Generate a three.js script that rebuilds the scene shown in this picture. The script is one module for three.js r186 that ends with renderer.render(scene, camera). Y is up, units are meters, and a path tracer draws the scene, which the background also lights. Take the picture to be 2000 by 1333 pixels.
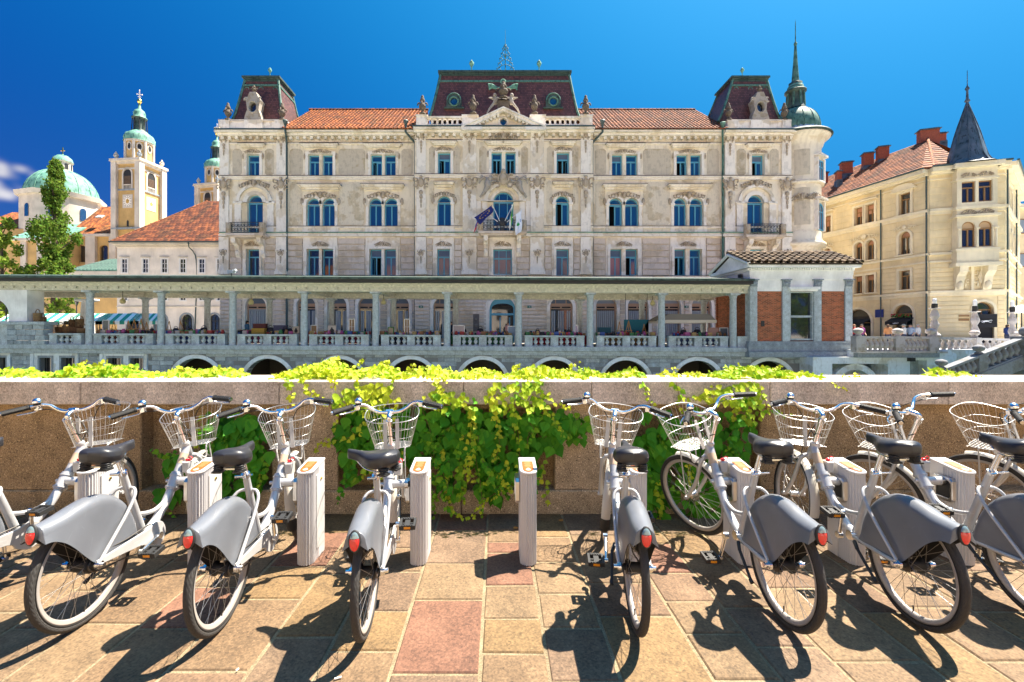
import * as THREE from 'three';
import { mergeGeometries } from 'three/addons/utils/BufferGeometryUtils.js';
import { ConvexGeometry } from 'three/addons/geometries/ConvexGeometry.js';
import { MarchingCubes } from 'three/addons/objects/MarchingCubes.js';

// ---------------------------------------------------------------- camera, sky, sun, exposure
const scene = new THREE.Scene();
const EYE = 1.55, F = 900;                       // eye height in metres, focal length in photograph pixels
const camera = new THREE.PerspectiveCamera(2 * Math.atan(666.5 / F) * 180 / Math.PI, 1.5, 0.1, 2000);
camera.position.set(0, EYE, 0);
camera.setViewOffset(2000, 1333, 30, 16.5, 2000, 1333);   // lens shift: verticals stay vertical
const renderer = new THREE.WebGLRenderer({ antialias: true });
renderer.toneMapping = THREE.LinearToneMapping;
renderer.toneMappingExposure = 3.6;
renderer.shadowMap.enabled = true;

const SUN = new THREE.Vector3(0.47, 1, -0.235).normalize();
const sun = new THREE.DirectionalLight(new THREE.Color(1, 0.9, 0.76), 5);
sun.position.copy(SUN).multiplyScalar(150);
sun.castShadow = true;
sun.shadow.radius = 1;
sun.shadow.mapSize.set(4096, 4096);
Object.assign(sun.shadow.camera, { left: -120, right: 120, top: 120, bottom: -120, near: 1, far: 400 });
scene.add(sun);

const clamp = (x, a = 0, b = 1) => Math.min(b, Math.max(a, x)), mixn = (a, b, t) => a + (b - a) * t;
const smooth = (a, b, x) => { const t = clamp((x - a) / (b - a)); return t * t * (3 - 2 * t); };
function RNG(s) { return () => { s |= 0; s = s + 0x6D2B79F5 | 0; let t = Math.imul(s ^ s >>> 15, 1 | s); t = t + Math.imul(t ^ t >>> 7, 61 | t) ^ t; return ((t ^ t >>> 14) >>> 0) / 4294967296; }; }
const rnd = RNG(20240611), rr = (a, b) => a + (b - a) * rnd(), pick = (a) => a[Math.floor(rnd() * a.length)];

// tileable value noise
function hash2(x, y, s) { let h = Math.imul(x, 374761393) + Math.imul(y, 668265263) + Math.imul(s, 2246822519) | 0; h = Math.imul(h ^ h >>> 13, 1274126177); return ((h ^ h >>> 16) >>> 0) / 4294967296; }
function vnoise(x, y, p, s = 0) {
  const xi = Math.floor(x), yi = Math.floor(y), fx = x - xi, fy = y - yi, m = (a) => ((a % p) + p) % p;
  const u = fx * fx * (3 - 2 * fx), v = fy * fy * (3 - 2 * fy), x0 = m(xi), x1 = m(xi + 1), y0 = m(yi), y1 = m(yi + 1);
  return mixn(mixn(hash2(x0, y0, s), hash2(x1, y0, s), u), mixn(hash2(x0, y1, s), hash2(x1, y1, s), u), v);
}
function fbm(u, v, p, oct = 4, s = 0) { let a = 0, w = 0.5, t = 0; for (let i = 0; i < oct; i++) { a += w * vnoise(u * p, v * p, p, s + i * 17); t += w; w *= 0.5; p *= 2; } return a / t; }

// sky: clear, deep blue, paler towards the sun and the horizon, a few small clouds low on the left
{
  const w = 1024, h = 512, d = new Float32Array(w * h * 4), e = renderer.toneMappingExposure;
  for (let j = 0; j < h; j++) for (let i = 0; i < w; i++) {
    const el = ((j + 0.5) / h - 0.5) * Math.PI, az = ((i + 0.5) / w - 0.5) * 2 * Math.PI;
    const x = Math.cos(el) * Math.cos(az), y = Math.sin(el), z = Math.cos(el) * Math.sin(az);
    const c = x * SUN.x + y * SUN.y + z * SUN.z, near = Math.pow(clamp(c * 0.5 + 0.5), 4.2);
    const low = Math.pow(1 - clamp(Math.abs(y)), 8);
    let r = 0.001 + 0.12 * low, g = 0.045 + 0.57 * near + 0.20 * low, b = 0.36 + 0.92 * near + 0.20 * low;
    const glow = Math.exp(-Math.acos(clamp(c, -1, 1)) * 5) * 1.6 + Math.exp(-Math.acos(clamp(c, -1, 1)) * 12) * 5;
    r += glow; g += glow; b += glow;
    // clouds: two puffy banks, low, to the left of the view (azimuth seen from the camera)
    const va = Math.atan2(x, -z), pe = Math.tan(el) / Math.cos(va) * -1;          // angle left / right of the view axis
    void pe;
    let cl = 0;
    for (const [ca, ce, sa, se] of [[-0.84, 0.205, 0.045, 0.014], [-0.845, 0.239, 0.042, 0.011], [-0.79, 0.233, 0.013, 0.004], [-0.782, 0.222, 0.011, 0.004], [-0.95, 0.20, 0.09, 0.03]]) {
      const q = ((va - ca) / sa) ** 2 + ((el - ce) / se) ** 2, n = fbm(va * 2.6 + 7, el * 5.2 + 3, 26, 5, 5);
      cl = Math.max(cl, smooth(1.3, 0.2, q + (n - 0.5) * 3.4));
    }
    const n2 = 0.75 + 0.5 * fbm(va * 2 + 3, el * 4, 24, 3, 9);
    r = mixn(r, 0.84 * n2, cl * 0.92); g = mixn(g, 0.82 * n2, cl * 0.92); b = mixn(b, 0.86 * n2, cl * 0.92);
    d.set([r / e, g / e, b / e, 1], (j * w + i) * 4);
  }
  const t = new THREE.DataTexture(d, w, h, THREE.RGBAFormat, THREE.FloatType);
  t.mapping = THREE.EquirectangularReflectionMapping; t.magFilter = t.minFilter = THREE.LinearFilter; t.needsUpdate = true;
  scene.background = t; scene.environment = t;
}

// ---------------------------------------------------------------- helpers
const counts = {};
function numbered(n) { const k = counts[n] = (counts[n] ?? -1) + 1; return k ? `${n}_${String(k).padStart(3, '0')}` : n; }
function tag(o, label, category, group) { Object.assign(o.userData, { label, category }); if (group) o.userData.group = group; return o; }
function thing(name, label, category, pos = [0, 0, 0], ry = 0, group) {
  const o = new THREE.Group(); o.name = numbered(name); o.position.set(...pos); o.rotation.y = ry; scene.add(o);
  return tag(o, label, category, group);
}
function sub(name, parent, pos = [0, 0, 0], ry = 0) { const o = new THREE.Group(); o.name = name; o.position.set(...pos); o.rotation.y = ry; parent.add(o); return o; }
function boxUV(g) {
  const p = g.attributes.position, n = p.count, uv = new Float32Array(n * 2), a = new THREE.Vector3(), b = new THREE.Vector3(), c = new THREE.Vector3();
  for (let i = 0; i < n; i += 3) {
    a.fromBufferAttribute(p, i); b.fromBufferAttribute(p, i + 1).sub(a); c.fromBufferAttribute(p, i + 2).sub(a); b.cross(c);
    const x = Math.abs(b.x), y = Math.abs(b.y), z = Math.abs(b.z);
    for (let k = i; k < i + 3; k++) {
      const X = p.getX(k), Y = p.getY(k), Z = p.getZ(k);
      if (y >= x && y >= z) { uv[2 * k] = X; uv[2 * k + 1] = -Z; } else if (x > z) { uv[2 * k] = Z; uv[2 * k + 1] = Y; } else { uv[2 * k] = X; uv[2 * k + 1] = Y; }
    }
  }
  g.setAttribute('uv', new THREE.BufferAttribute(uv, 2));
  return g;
}
function join(geos, keepUV) {
  const list = (Array.isArray(geos) ? geos.flat(9) : [geos]).map((g) => {
    const q = g.index ? g.toNonIndexed() : g.clone();
    for (const k of Object.keys(q.attributes)) if (k !== 'position' && k !== 'normal' && !(keepUV && k === 'uv')) q.deleteAttribute(k);
    if (!q.attributes.normal) q.computeVertexNormals();
    q.morphAttributes = {}; q.groups = [];
    return q;
  });
  const m = list.length === 1 ? list[0] : mergeGeometries(list);
  return keepUV ? m : boxUV(m);
}
function part(name, geos, mat, parent, label, keepUV) {
  const m = new THREE.Mesh(geos.isBufferGeometry && geos.userData.ready ? geos : join(geos, keepUV), mat); m.name = name; parent.add(m);
  if (label) m.userData.label = label;
  return m;
}
function parts(name, geos, mat, parent) { return geos.flat(9).map((g) => part(name, g, mat, parent)); }
function ready(geos, keepUV) { const g = join(geos, keepUV); g.userData.ready = true; return g; }
function structure(name, geos, mat, keepUV) { const m = part(numbered(name), geos, mat, scene, null, keepUV); m.userData.kind = 'structure'; return m; }
const V3 = (x, y, z) => new THREE.Vector3(x, y, z);
const box = (x0, x1, y0, y1, z0, z1) => new THREE.BoxGeometry(Math.abs(x1 - x0), Math.abs(y1 - y0), Math.abs(z1 - z0)).translate((x0 + x1) / 2, (y0 + y1) / 2, (z0 + z1) / 2);
const UPV = V3(0, 1, 0);
function bar(a, b, r, r2 = r, seg = 8) {
  const d = b.clone().sub(a), g = new THREE.CylinderGeometry(r2, r, d.length(), seg);
  return g.applyQuaternion(new THREE.Quaternion().setFromUnitVectors(UPV, d.normalize())).translate((a.x + b.x) / 2, (a.y + b.y) / 2, (a.z + b.z) / 2);
}
function tube(pts, r, seg = 24, rad = 8, closed = false) { return new THREE.TubeGeometry(new THREE.CatmullRomCurve3(pts, closed, 'centripetal'), seg, r, rad, closed); }
const lathe = (prof, seg = 16) => new THREE.LatheGeometry(prof.map(([r, y]) => new THREE.Vector2(Math.max(r, 0.0001), y)), seg);
const ball = (x, y, z, rx, ry = rx, rz = rx, w = 10, h = 7) => new THREE.SphereGeometry(1, w, h).scale(rx, ry, rz).translate(x, y, z);
const torus = (R, r, x, y, z, arc = Math.PI * 2, rot = 0, ts = 14, rs = 5) => new THREE.TorusGeometry(R, r, rs, ts, arc).rotateZ(rot).translate(x, y, z);
// a box whose front (+z) face has chamfered edges: front at z = 0, going back to -d
function blockGeo(w, h, d, c = 0.02) {
  const X = w / 2, Y = h / 2, o = [[-X, -Y], [X, -Y], [X, Y], [-X, Y]], i = [[-X + c, -Y + c], [X - c, -Y + c], [X - c, Y - c], [-X + c, Y - c]], v = [];
  const quad = (a, b, e, f) => v.push(...a, ...b, ...e, ...a, ...e, ...f);
  quad([...i[0], 0], [...i[1], 0], [...i[2], 0], [...i[3], 0]);
  for (let k = 0; k < 4; k++) {
    const l = (k + 1) % 4;
    quad([...o[k], -c], [...o[l], -c], [...i[l], 0], [...i[k], 0]);
    quad([...o[k], -d], [...o[l], -d], [...o[l], -c], [...o[k], -c]);
  }
  const g = new THREE.BufferGeometry(); g.setAttribute('position', new THREE.Float32BufferAttribute(v, 3)); g.computeVertexNormals();
  return g;
}
// a polygon in x, y pushed back from z1 to z0, with holes
function prism(pts, z0, z1, holes = [], bevel = 0) {
  const s = new THREE.Shape(pts.map((p) => new THREE.Vector2(p[0], p[1])));
  for (const h of holes) s.holes.push(new THREE.Path(h.map((p) => new THREE.Vector2(p[0], p[1]))));
  return new THREE.ExtrudeGeometry(s, { depth: z1 - z0 - 2 * bevel, bevelEnabled: bevel > 0, bevelSize: bevel, bevelThickness: bevel, bevelOffset: -bevel, bevelSegments: 1, curveSegments: 6 }).translate(0, 0, z0 + bevel);
}
const rect = (x0, x1, y0, y1) => [[x0, y0], [x1, y0], [x1, y1], [x0, y1]];
// outline of an opening with a round head: the arch rises from y1 - (half width)
function archOutline(x0, x1, y0, y1, n = 12, rise = (x1 - x0) / 2) {
  const p = [[x0, y0], [x1, y0]], cx = (x0 + x1) / 2, r = (x1 - x0) / 2;
  for (let i = 0; i <= n; i++) { const a = Math.PI * i / n; p.push([cx + r * Math.cos(a), y1 - rise + rise * Math.sin(a)]); }
  return p;
}
function quadGeo(a, b, c, d) { const g = new THREE.BufferGeometry(); g.setAttribute('position', new THREE.Float32BufferAttribute([...a, ...b, ...c, ...a, ...c, ...d], 3)); g.computeVertexNormals(); return g; }
// place in the world of a photograph pixel at a given depth
const wx = (px, Z) => (px - 970) * Z / F, wy = (py, Z) => EYE - (py - 650) * Z / F;

// ---------------------------------------------------------------- textures and materials
function makeTex(n, fn, srgb = true, ny = n) {
  const d = new Uint8Array(n * ny * 4);
  for (let j = 0; j < ny; j++) for (let i = 0; i < n; i++) {
    const c = fn(i / n, j / ny);
    const [r, g, b] = typeof c === 'number' ? [c, c, c] : c;
    d.set([clamp(r) * 255, clamp(g) * 255, clamp(b) * 255, 255], (j * n + i) * 4);
  }
  const t = new THREE.DataTexture(d, n, ny); t.wrapS = t.wrapT = THREE.RepeatWrapping; t.magFilter = THREE.LinearFilter; t.minFilter = THREE.LinearMipmapLinearFilter; t.generateMipmaps = true;
  if (srgb) t.colorSpace = THREE.SRGBColorSpace;
  t.needsUpdate = true; return t;
}
function rep(t, metres, my = metres) { const c = t.clone(); c.repeat.set(1 / metres, 1 / my); c.needsUpdate = true; return c; }
function canvasTex(w, h, draw) { const c = document.createElement('canvas'); c.width = w; c.height = h; draw(c.getContext('2d'), w, h); const t = new THREE.CanvasTexture(c); t.colorSpace = THREE.SRGBColorSpace; return t; }
const lin = (r, g = r, b = r) => new THREE.Color().setRGB(r, g, b);
const std = (color, roughness = 0.8, extra = {}) => new THREE.MeshStandardMaterial({ color, roughness, metalness: 0, ...extra });
const metal = (color, roughness = 0.3, extra = {}) => new THREE.MeshStandardMaterial({ color, roughness, metalness: 1, ...extra });

const tFine = makeTex(256, (u, v) => 0.72 + 0.28 * fbm(u, v, 16, 5, 1));                       // soft grain, nearly white
const tStain = makeTex(512, (u, v) => {                                                          // weathered stucco: patches with an edge of their own, runs, flakes
  const a = fbm(u, v, 6, 5, 21), b = fbm(u, v, 40, 3, 4), run = fbm(u * 1, v * 0.25, 48, 3, 8), p = smooth(0.56, 0.66, a + 0.12 * (b - 0.5));
  const q = smooth(0.60, 0.70, run) * 0.2, k = 1 - 0.075 * p - q * 0.22 - 0.05 * (1 - b) - 0.06 * smooth(0.42, 0.34, fbm(u, v, 12, 4, 77));
  return [k, k * (1 - 0.025 * p - 0.02 * q), k * (1 - 0.075 * p - 0.05 * q)];
});
const tAggregate = makeTex(512, (u, v) => {                                                       // exposed pebbles in concrete
  const s = vnoise(u * 128, v * 128, 128, 3), t = vnoise(u * 200, v * 200, 200, 9), m = fbm(u, v, 6, 4, 2);
  let k = 0.66 + 0.22 * m; if (s > 0.80) k += 0.30; if (s < 0.20) k -= 0.32; if (t > 0.88) k += 0.1; if (t < 0.1) k -= 0.13;
  return [k, k * 0.97, k * 0.92];
});
const tAggBump = makeTex(512, (u, v) => 0.5 + 0.5 * (vnoise(u * 128, v * 128, 128, 3) - 0.5) + 0.3 * (vnoise(u * 200, v * 200, 200, 9) - 0.5), false);
const tStone = makeTex(512, (u, v) => {                                                           // sandstone: speckle, a few pits and veins
  const m = fbm(u, v, 5, 4, 31), s = vnoise(u * 170, v * 170, 170, 7), s2 = vnoise(u * 90, v * 90, 90, 17), vein = Math.abs(fbm(u, v * 1.0, 7, 4, 44) - 0.5);
  let k = 0.80 + 0.30 * (m - 0.5) + 0.16 * (s - 0.5) + 0.20 * (s2 - 0.5);
  if (s > 0.91) k += 0.10; if (s < 0.07) k -= 0.10; if (s2 < 0.06) k -= 0.07; if (vein < 0.012) k -= 0.04; k -= 0.06 * smooth(0.60, 0.72, fbm(u, v, 4, 4, 71));
  return [k, k * (0.985 + 0.03 * m), k * (0.95 + 0.06 * m)];
});
const tStoneBump = makeTex(512, (u, v) => 0.5 + 0.5 * (fbm(u, v, 24, 5, 13) - 0.5) + 0.25 * (vnoise(u * 170, v * 170, 170, 7) - 0.5), false);
const tPatina = makeTex(256, (u, v) => { const a = fbm(u, v, 6, 5, 3), s = fbm(u, v * 0.3, 24, 3, 8), k = 0.72 + 0.4 * (a - 0.5) - 0.25 * smooth(0.6, 0.75, s); return [k * (0.95 + 0.3 * (a - 0.5)), k, k * 0.97]; });
const tClay = makeTex(512, (u, v) => {                                                            // clay tiles too small to tell apart: 20 x 20 to the tile of texture
  const c = Math.floor(v * 20), x = u * 20 + (c % 2) * 0.5, i = ((Math.floor(x) % 20) + 20) % 20, fx = x - Math.floor(x), fy = v * 20 - c, t = hash2(i, c, 5);
  let k = 0.70 + 0.38 * (t - 0.5) + 0.18 * (fbm(u, v, 30, 3, 2) - 0.5); if (fx < 0.1) k *= 0.62; if (fy < 0.12) k *= 0.6;
  const moss = smooth(0.6, 0.7, fbm(u, v, 7, 4, 61)) * 0.25;
  return [k * (1 - moss * 0.6), k * (0.98 - 0.2 * moss + 0.1 * (t - 0.5)), k * 0.96];
});
const tClayBump = makeTex(512, (u, v) => { const c = Math.floor(v * 20), x = u * 20 + (c % 2) * 0.5, fx = x - Math.floor(x), fy = v * 20 - c; return 0.25 + 0.6 * Math.sin(Math.PI * fx) * 0.6 + 0.3 * (1 - fy); }, false);
const tSlate = makeTex(512, (u, v) => { const c = Math.floor(v * 32), x = u * 32 + (c % 2) * 0.5, i = ((Math.floor(x) % 32) + 32) % 32, fx = x - Math.floor(x), fy = v * 32 - c; let k = 0.78 + 0.25 * (hash2(i, c, 3) - 0.5) + 0.2 * (fbm(u, v, 5, 4, 9) - 0.5); if (fx < 0.09) k *= 0.75; if (fy < 0.14) k *= 0.66; return k; });
const tBrick = makeTex(512, (u, v) => {                                                           // 8 x 24 bricks, 7 pixels long in the photograph
  const c = Math.floor(v * 24), x = u * 8 + (c % 2) * 0.5, i = ((Math.floor(x) % 8) + 8) % 8, fx = x - Math.floor(x), fy = v * 24 - c, t = hash2(i, c, 12);
  const j = fx < 0.055 || fx > 0.975 || fy < 0.13 || fy > 0.93, g = fbm(u, v, 60, 2, 3);
  if (j) return [0.74 + 0.1 * g, 0.60 + 0.1 * g, 0.48 + 0.1 * g];
  const k = 0.94 + 0.4 * (t - 0.5) + 0.15 * (g - 0.5); return [0.78 * k, 0.42 * k, 0.25 * k];
});
const tBrickBump = makeTex(512, (u, v) => { const c = Math.floor(v * 24), x = u * 8 + (c % 2) * 0.5, fx = x - Math.floor(x), fy = v * 24 - c; return (fx < 0.055 || fx > 0.975 || fy < 0.13 || fy > 0.93) ? 0.2 : 0.8; }, false);
const tRub = makeTex(256, (u, v) => { const a = (u * 64) % 1, b = (v * 8) % 1; return 0.5 + 0.4 * (Math.abs(((v * 6 + u * 0) % 1) - 0.5) < 0.08 || ((a + Math.abs(b - 0.5) * 1.4) % 1) < 0.22 ? -1 : 0.3); }, false);
const tScuff = makeTex(512, (u, v) => { const a = fbm(u, v, 5, 4, 15); let k = 0.90 + 0.14 * (a - 0.5); for (let i = 0; i < 26; i++) { const x = hash2(i, 1, 3), y = hash2(i, 2, 3), an = hash2(i, 3, 3) * 3.1, L = 0.02 + 0.08 * hash2(i, 4, 3), dx = u - x, dy = v - y, q = dx * Math.cos(an) + dy * Math.sin(an), s = -dx * Math.sin(an) + dy * Math.cos(an); if (Math.abs(q) < L && Math.abs(s) < 0.0016) k += 0.10; } return k; });

const tClean = makeTex(256, (u, v) => 0.93 + 0.09 * (fbm(u, v, 5, 5, 51) - 0.5) * 2 + 0.04 * (fbm(u, v * 0.2, 40, 2, 52) - 0.5)), clean = (c, m = 5) => std(c, 0.9, { map: rep(tClean, m) });
const stucco = (c, m = 11) => std(c, 0.9, { map: rep(tStain, m) });
const MAT = {
  facade: stucco(lin(0.95, 0.85, 0.67)), facadeTrim: stucco(lin(0.97, 0.90, 0.79), 7), facadeGrey: stucco(lin(0.66, 0.575, 0.44), 5), facadePatch: stucco(lin(0.80, 0.71, 0.55), 4), facadeRust: stucco(lin(0.74, 0.64, 0.54), 8), ornament: std(lin(0.52, 0.43, 0.32), 0.9, { map: rep(tStain, 2) }),
  flashing: std(lin(0.14, 0.115, 0.09), 0.6), dormer: std(lin(0.44, 0.39, 0.33), 0.9, { map: rep(tStain, 2) }),
  urn: std(lin(0.15, 0.12, 0.09), 0.9, { map: rep(tStain, 1.2) }),
  clay: std(lin(0.66, 0.19, 0.04), 0.85, { map: rep(tClay, 7), bumpMap: rep(tClayBump, 7), bumpScale: 0.08 }),
  clayDark: std(lin(0.45, 0.135, 0.045), 0.85, { map: rep(tClay, 8), bumpMap: rep(tClayBump, 8), bumpScale: 0.08 }),
  clayBrown: std(lin(0.38, 0.105, 0.034), 0.85, { map: rep(tClay, 9), bumpMap: rep(tClayBump, 9), bumpScale: 0.08 }),
  mansard: std(lin(0.205, 0.078, 0.062), 0.55, { map: rep(tSlate, 6), bumpMap: rep(tSlate, 6), bumpScale: 0.02 }),
  copper: std(lin(0.30, 0.66, 0.52), 0.7, { map: rep(tPatina, 4) }), copperDark: std(lin(0.10, 0.16, 0.14), 0.6, { map: rep(tPatina, 3) }), copperMid: std(lin(0.17, 0.37, 0.31), 0.65, { map: rep(tPatina, 2) }),
  blueFrame: std(lin(0.11, 0.40, 0.55), 0.5), brownFrame: std(lin(0.30, 0.16, 0.055), 0.5), tanFrame: std(lin(0.42, 0.27, 0.17), 0.6), whiteFrame: std(lin(0.78, 0.76, 0.74), 0.5),
  glass: new THREE.MeshPhysicalMaterial({ color: lin(0.012, 0.075, 0.19), roughness: 0.04, ior: 2.1 }), glassDark: new THREE.MeshPhysicalMaterial({ color: lin(0.02, 0.022, 0.026), roughness: 0.04, ior: 2.0 }), glassCurtain: new THREE.MeshPhysicalMaterial({ color: lin(0.28, 0.33, 0.36), roughness: 0.12, ior: 1.7 }), glassVeil: new THREE.MeshPhysicalMaterial({ color: lin(0.13, 0.17, 0.22), roughness: 0.05, ior: 1.9 }),  // glass: sky reflection put into its dark blue base colour
  glassClear: new THREE.MeshPhysicalMaterial({ color: lin(1), roughness: 0.02, transmission: 1, thickness: 0, ior: 1.5 }),
  dark: std(lin(0.012), 0.9), black: std(lin(0.02), 0.6), iron: std(lin(0.03, 0.032, 0.035), 0.5), pipe: std(lin(0.05, 0.085, 0.085), 0.5),
  gold: metal(lin(0.9, 0.62, 0.16), 0.3),
  grayStone: std(lin(0.58, 0.67, 0.78), 0.9, { map: rep(tStone, 1.6) }), grayStone2: std(lin(0.46, 0.53, 0.62), 0.9, { map: rep(tStone, 1.3) }), grayStone3: std(lin(0.70, 0.79, 0.89), 0.9, { map: rep(tStone, 1.9) }),
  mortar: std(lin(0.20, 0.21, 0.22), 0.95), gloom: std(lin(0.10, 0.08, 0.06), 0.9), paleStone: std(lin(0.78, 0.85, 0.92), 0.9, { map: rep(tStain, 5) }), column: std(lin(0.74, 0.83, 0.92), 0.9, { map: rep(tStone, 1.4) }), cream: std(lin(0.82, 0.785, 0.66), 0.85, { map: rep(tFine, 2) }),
  white: std(lin(0.95), 0.8, { map: rep(tClean, 3) }), brick: std(lin(0.68, 0.66, 0.68), 0.9, { map: rep(tBrick, 1.9), bumpMap: rep(tBrickBump, 1.9), bumpScale: 0.01 }),
  redBrick: std(lin(0.48, 0.13, 0.075), 0.9, { map: rep(tFine, 1) }),
  yellow: clean(lin(0.93, 0.77, 0.47)), yellowPale: clean(lin(0.95, 0.84, 0.60)), creamHouse: clean(lin(0.95, 0.86, 0.76)), churchYellow: clean(lin(0.64, 0.42, 0.165)), churchWhite: clean(lin(0.70, 0.63, 0.53)),
  grayRoof: std(lin(0.16, 0.215, 0.30), 0.5, { map: rep(tPatina, 2) }),
  concretePale: std(lin(0.80, 0.62, 0.42), 0.95, { map: rep(tAggregate, 0.62), bumpMap: rep(tAggBump, 0.62), bumpScale: 0.005 }),
  concrete: std(lin(0.58, 0.42, 0.24), 0.95, { map: rep(tAggregate, 0.62), bumpMap: rep(tAggBump, 0.62), bumpScale: 0.005 }),
  coping: std(lin(0.95, 0.80, 0.69), 0.9, { map: rep(tStone, 0.75), bumpMap: rep(tAggBump, 0.7), bumpScale: 0.0015 }),
};
// ---------------------------------------------------------------- the setting: pavement, river, plaza
const STONES = [[0.52, 0.345, 0.195], [0.52, 0.355, 0.21], [0.57, 0.395, 0.225], [0.49, 0.315, 0.195], [0.57, 0.375, 0.175], [0.49, 0.33, 0.215], [0.53, 0.365, 0.235], [0.54, 0.27, 0.175]].map((c) => std(lin(c[0] * 0.47, c[1] * 0.445, c[2] * 0.425), 0.85, { map: rep(tStone, 0.9), bumpMap: rep(tStoneBump, 0.9), bumpScale: 0.0022 }));
{
  const pav = new THREE.Group(); pav.name = 'pavement'; pav.userData.kind = 'structure'; scene.add(pav);
  const mortar = std(lin(0.36, 0.28, 0.17), 0.95, { map: rep(tStone, 0.5), bumpMap: rep(tStoneBump, 0.4), bumpScale: 0.003 });
  part('bedding', box(-14, 14, -0.4, -0.009, -4.2, 8), mortar, pav);
  const cols = [-4.75, -4.32, -3.98, -3.62, -3.22, -2.9, -2.55, -2.21, -1.89, -1.52, -1.137, -0.82, -0.486, -0.075, 0.24, 0.558, 0.97, 1.28, 1.59, 2.02, 2.30, 2.66, 3.05, 3.4, 3.78, 4.12, 4.55];
  const r = RNG(5), known = { 12: [1.25, 1.72, 2.095, 2.678, 3.10, 3.62, 4.02], 13: [1.2, 1.6, 1.96, 2.23, 2.5, 2.83, 3.25, 3.42, 3.62, 4.02], 14: [1.3, 1.75, 2.05, 2.42, 2.74, 3.12, 3.5, 4.02] };
  const tone = { '12_2': 7, '13_3': 4, '13_4': 2, '12_3': 2, '12_1': 5 };
  for (let c = 0; c < cols.length - 1; c++) {
    let zs = known[c];
    if (!zs) { zs = [1.1 + r() * 0.3]; while (zs[zs.length - 1] < 3.8) zs.push(zs[zs.length - 1] + 0.27 + r() * 0.42); zs[zs.length - 1] = 4.02; if (zs[zs.length - 1] - zs[zs.length - 2] < 0.2) zs.splice(-2, 1); }
    for (let k = 0; k < zs.length - 1; k++) {
      const g = 0.0065 + r() * 0.004, w = cols[c + 1] - cols[c] - 2 * g, d = zs[k + 1] - zs[k] - 2 * g, skew = (r() - 0.5) * 0.012, skew2 = (r() - 0.5) * 0.01;
      const geo = blockGeo(w, d, 0.05, 0.006).rotateX(-Math.PI / 2), p = geo.attributes.position;
      for (let i = 0; i < p.count; i++) { const x = p.getX(i), z = p.getZ(i); p.setX(i, x + skew * z / d); p.setZ(i, z + skew2 * x / w); }
      const u0 = r() * 7, v0 = r() * 7;
      geo.translate(u0, 0, v0);
      const s = part('paving_stone', geo, STONES[tone[c + '_' + k] ?? [0, 1, 2, 3, 4, 5, 6, 0, 1, 2, 4, 6, 2, 7][Math.floor(r() * 14)]], pav);
      s.position.set((cols[c] + cols[c + 1]) / 2 - u0, -0.001 - r() * 0.0025, -(zs[k] + zs[k + 1]) / 2 - v0);
    }
  }
}
// the river, its bed below, the square beyond the colonnade
const waterMat = new THREE.MeshPhysicalMaterial({ color: lin(0.07, 0.13, 0.085), roughness: 0.08, bumpMap: rep(tFine, 3), bumpScale: 0.05 });
structure('river', box(-300, 300, -5, -3.6, -35, -3), waterMat);
const plazaMat = std(lin(0.80, 0.73, 0.63), 0.9, { map: rep(tFine, 3) });
structure('bounce_bank', prism([[4.6, -0.4], [9.5, -3.3], [9.5, -3.9], [4.6, -3.9]], -120, 120).rotateY(Math.PI / 2), plazaMat);  // unseen pale slope, added to bounce sunlight across the river
structure('square', box(-300, 300, -6, 0.66, -420, -36.95), plazaMat);
structure('ground', box(-300, 300, -6, -0.401, -3.9, 300), plazaMat);

// ---------------------------------------------------------------- the near parapet wall
{
  const w = thing('parapet_wall', 'long brown exposed-aggregate concrete parapet with pale slabs on top, behind the row of bicycles', 'wall');
  const top = 1.1415, cb = 0.945;
  // coping slabs, joints where the photograph has them
  const js = [-6.3, -4.75, -3.5, -1.83, -0.28, 0.8, 2.3, 3.8, 5.3, 7];
  for (let i = 0; i < js.length - 1; i++) part('coping_slab', blockGeo(js[i + 1] - js[i] - 0.005, top - cb, 0.56, 0.006).translate((js[i] + js[i + 1]) / 2, (top + cb) / 2, -3.87), MAT.coping, w);
  // wall core and pillars between recessed panels
  part('wall_core', box(-6.5, 7, -0.3, cb, -4.35, -4.09), MAT.concrete, w);
  const panels = [[-3.05, -1.93], [-1.36, 0.50], [1.16, 2.26], [4.2, 5.4]], yb = 0.20, yt = 0.90;
  let x = -6.5;
  for (const [a, b] of [...panels, [7, 7]]) { part('pillar', blockGeo(a - x, yt + 0.045 - yb, 0.14, 0.008).translate((a + x) / 2, (yt + 0.045 + yb) / 2, -3.95), a > -2 && a < 2 ? MAT.concretePale : MAT.concrete, w); x = b; }
  for (const [a, b] of panels) part('lintel_band', box(a, b, yt, yt + 0.045, -4.09, -3.953), MAT.concrete, w);
  for (const [a, b, m] of [[-6.5, -2.6, 0], [-2.6, -0.3, 1], [-0.3, 2.2, 1], [2.2, 7, 0]]) part('base_course', blockGeo(b - a - 0.006, yb + 0.01, 0.16, 0.012).translate((a + b) / 2, (yb - 0.01) / 2, -3.935), m ? MAT.concretePale : MAT.concrete, w);
  // broken stones set in the panels
  const r = RNG(91);
  for (const [a, b] of panels) for (let k = 0; k < Math.round((b - a) / 0.16); k++) {
    const px = a + 0.06 + r() * (b - a - 0.18), py = yb + 0.05 + r() * 0.55, n = [];
    for (let q = 0; q < 9; q++) n.push(V3((r() - 0.5) * 0.17, (r() - 0.5) * 0.34, (r() - 0.5) * 0.1));
    part('panel_stone', new ConvexGeometry(n).rotateZ((r() - 0.5) * 1.2).translate(px + 0.03, py, -4.08), MAT.concrete, w);
  }
}
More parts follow.
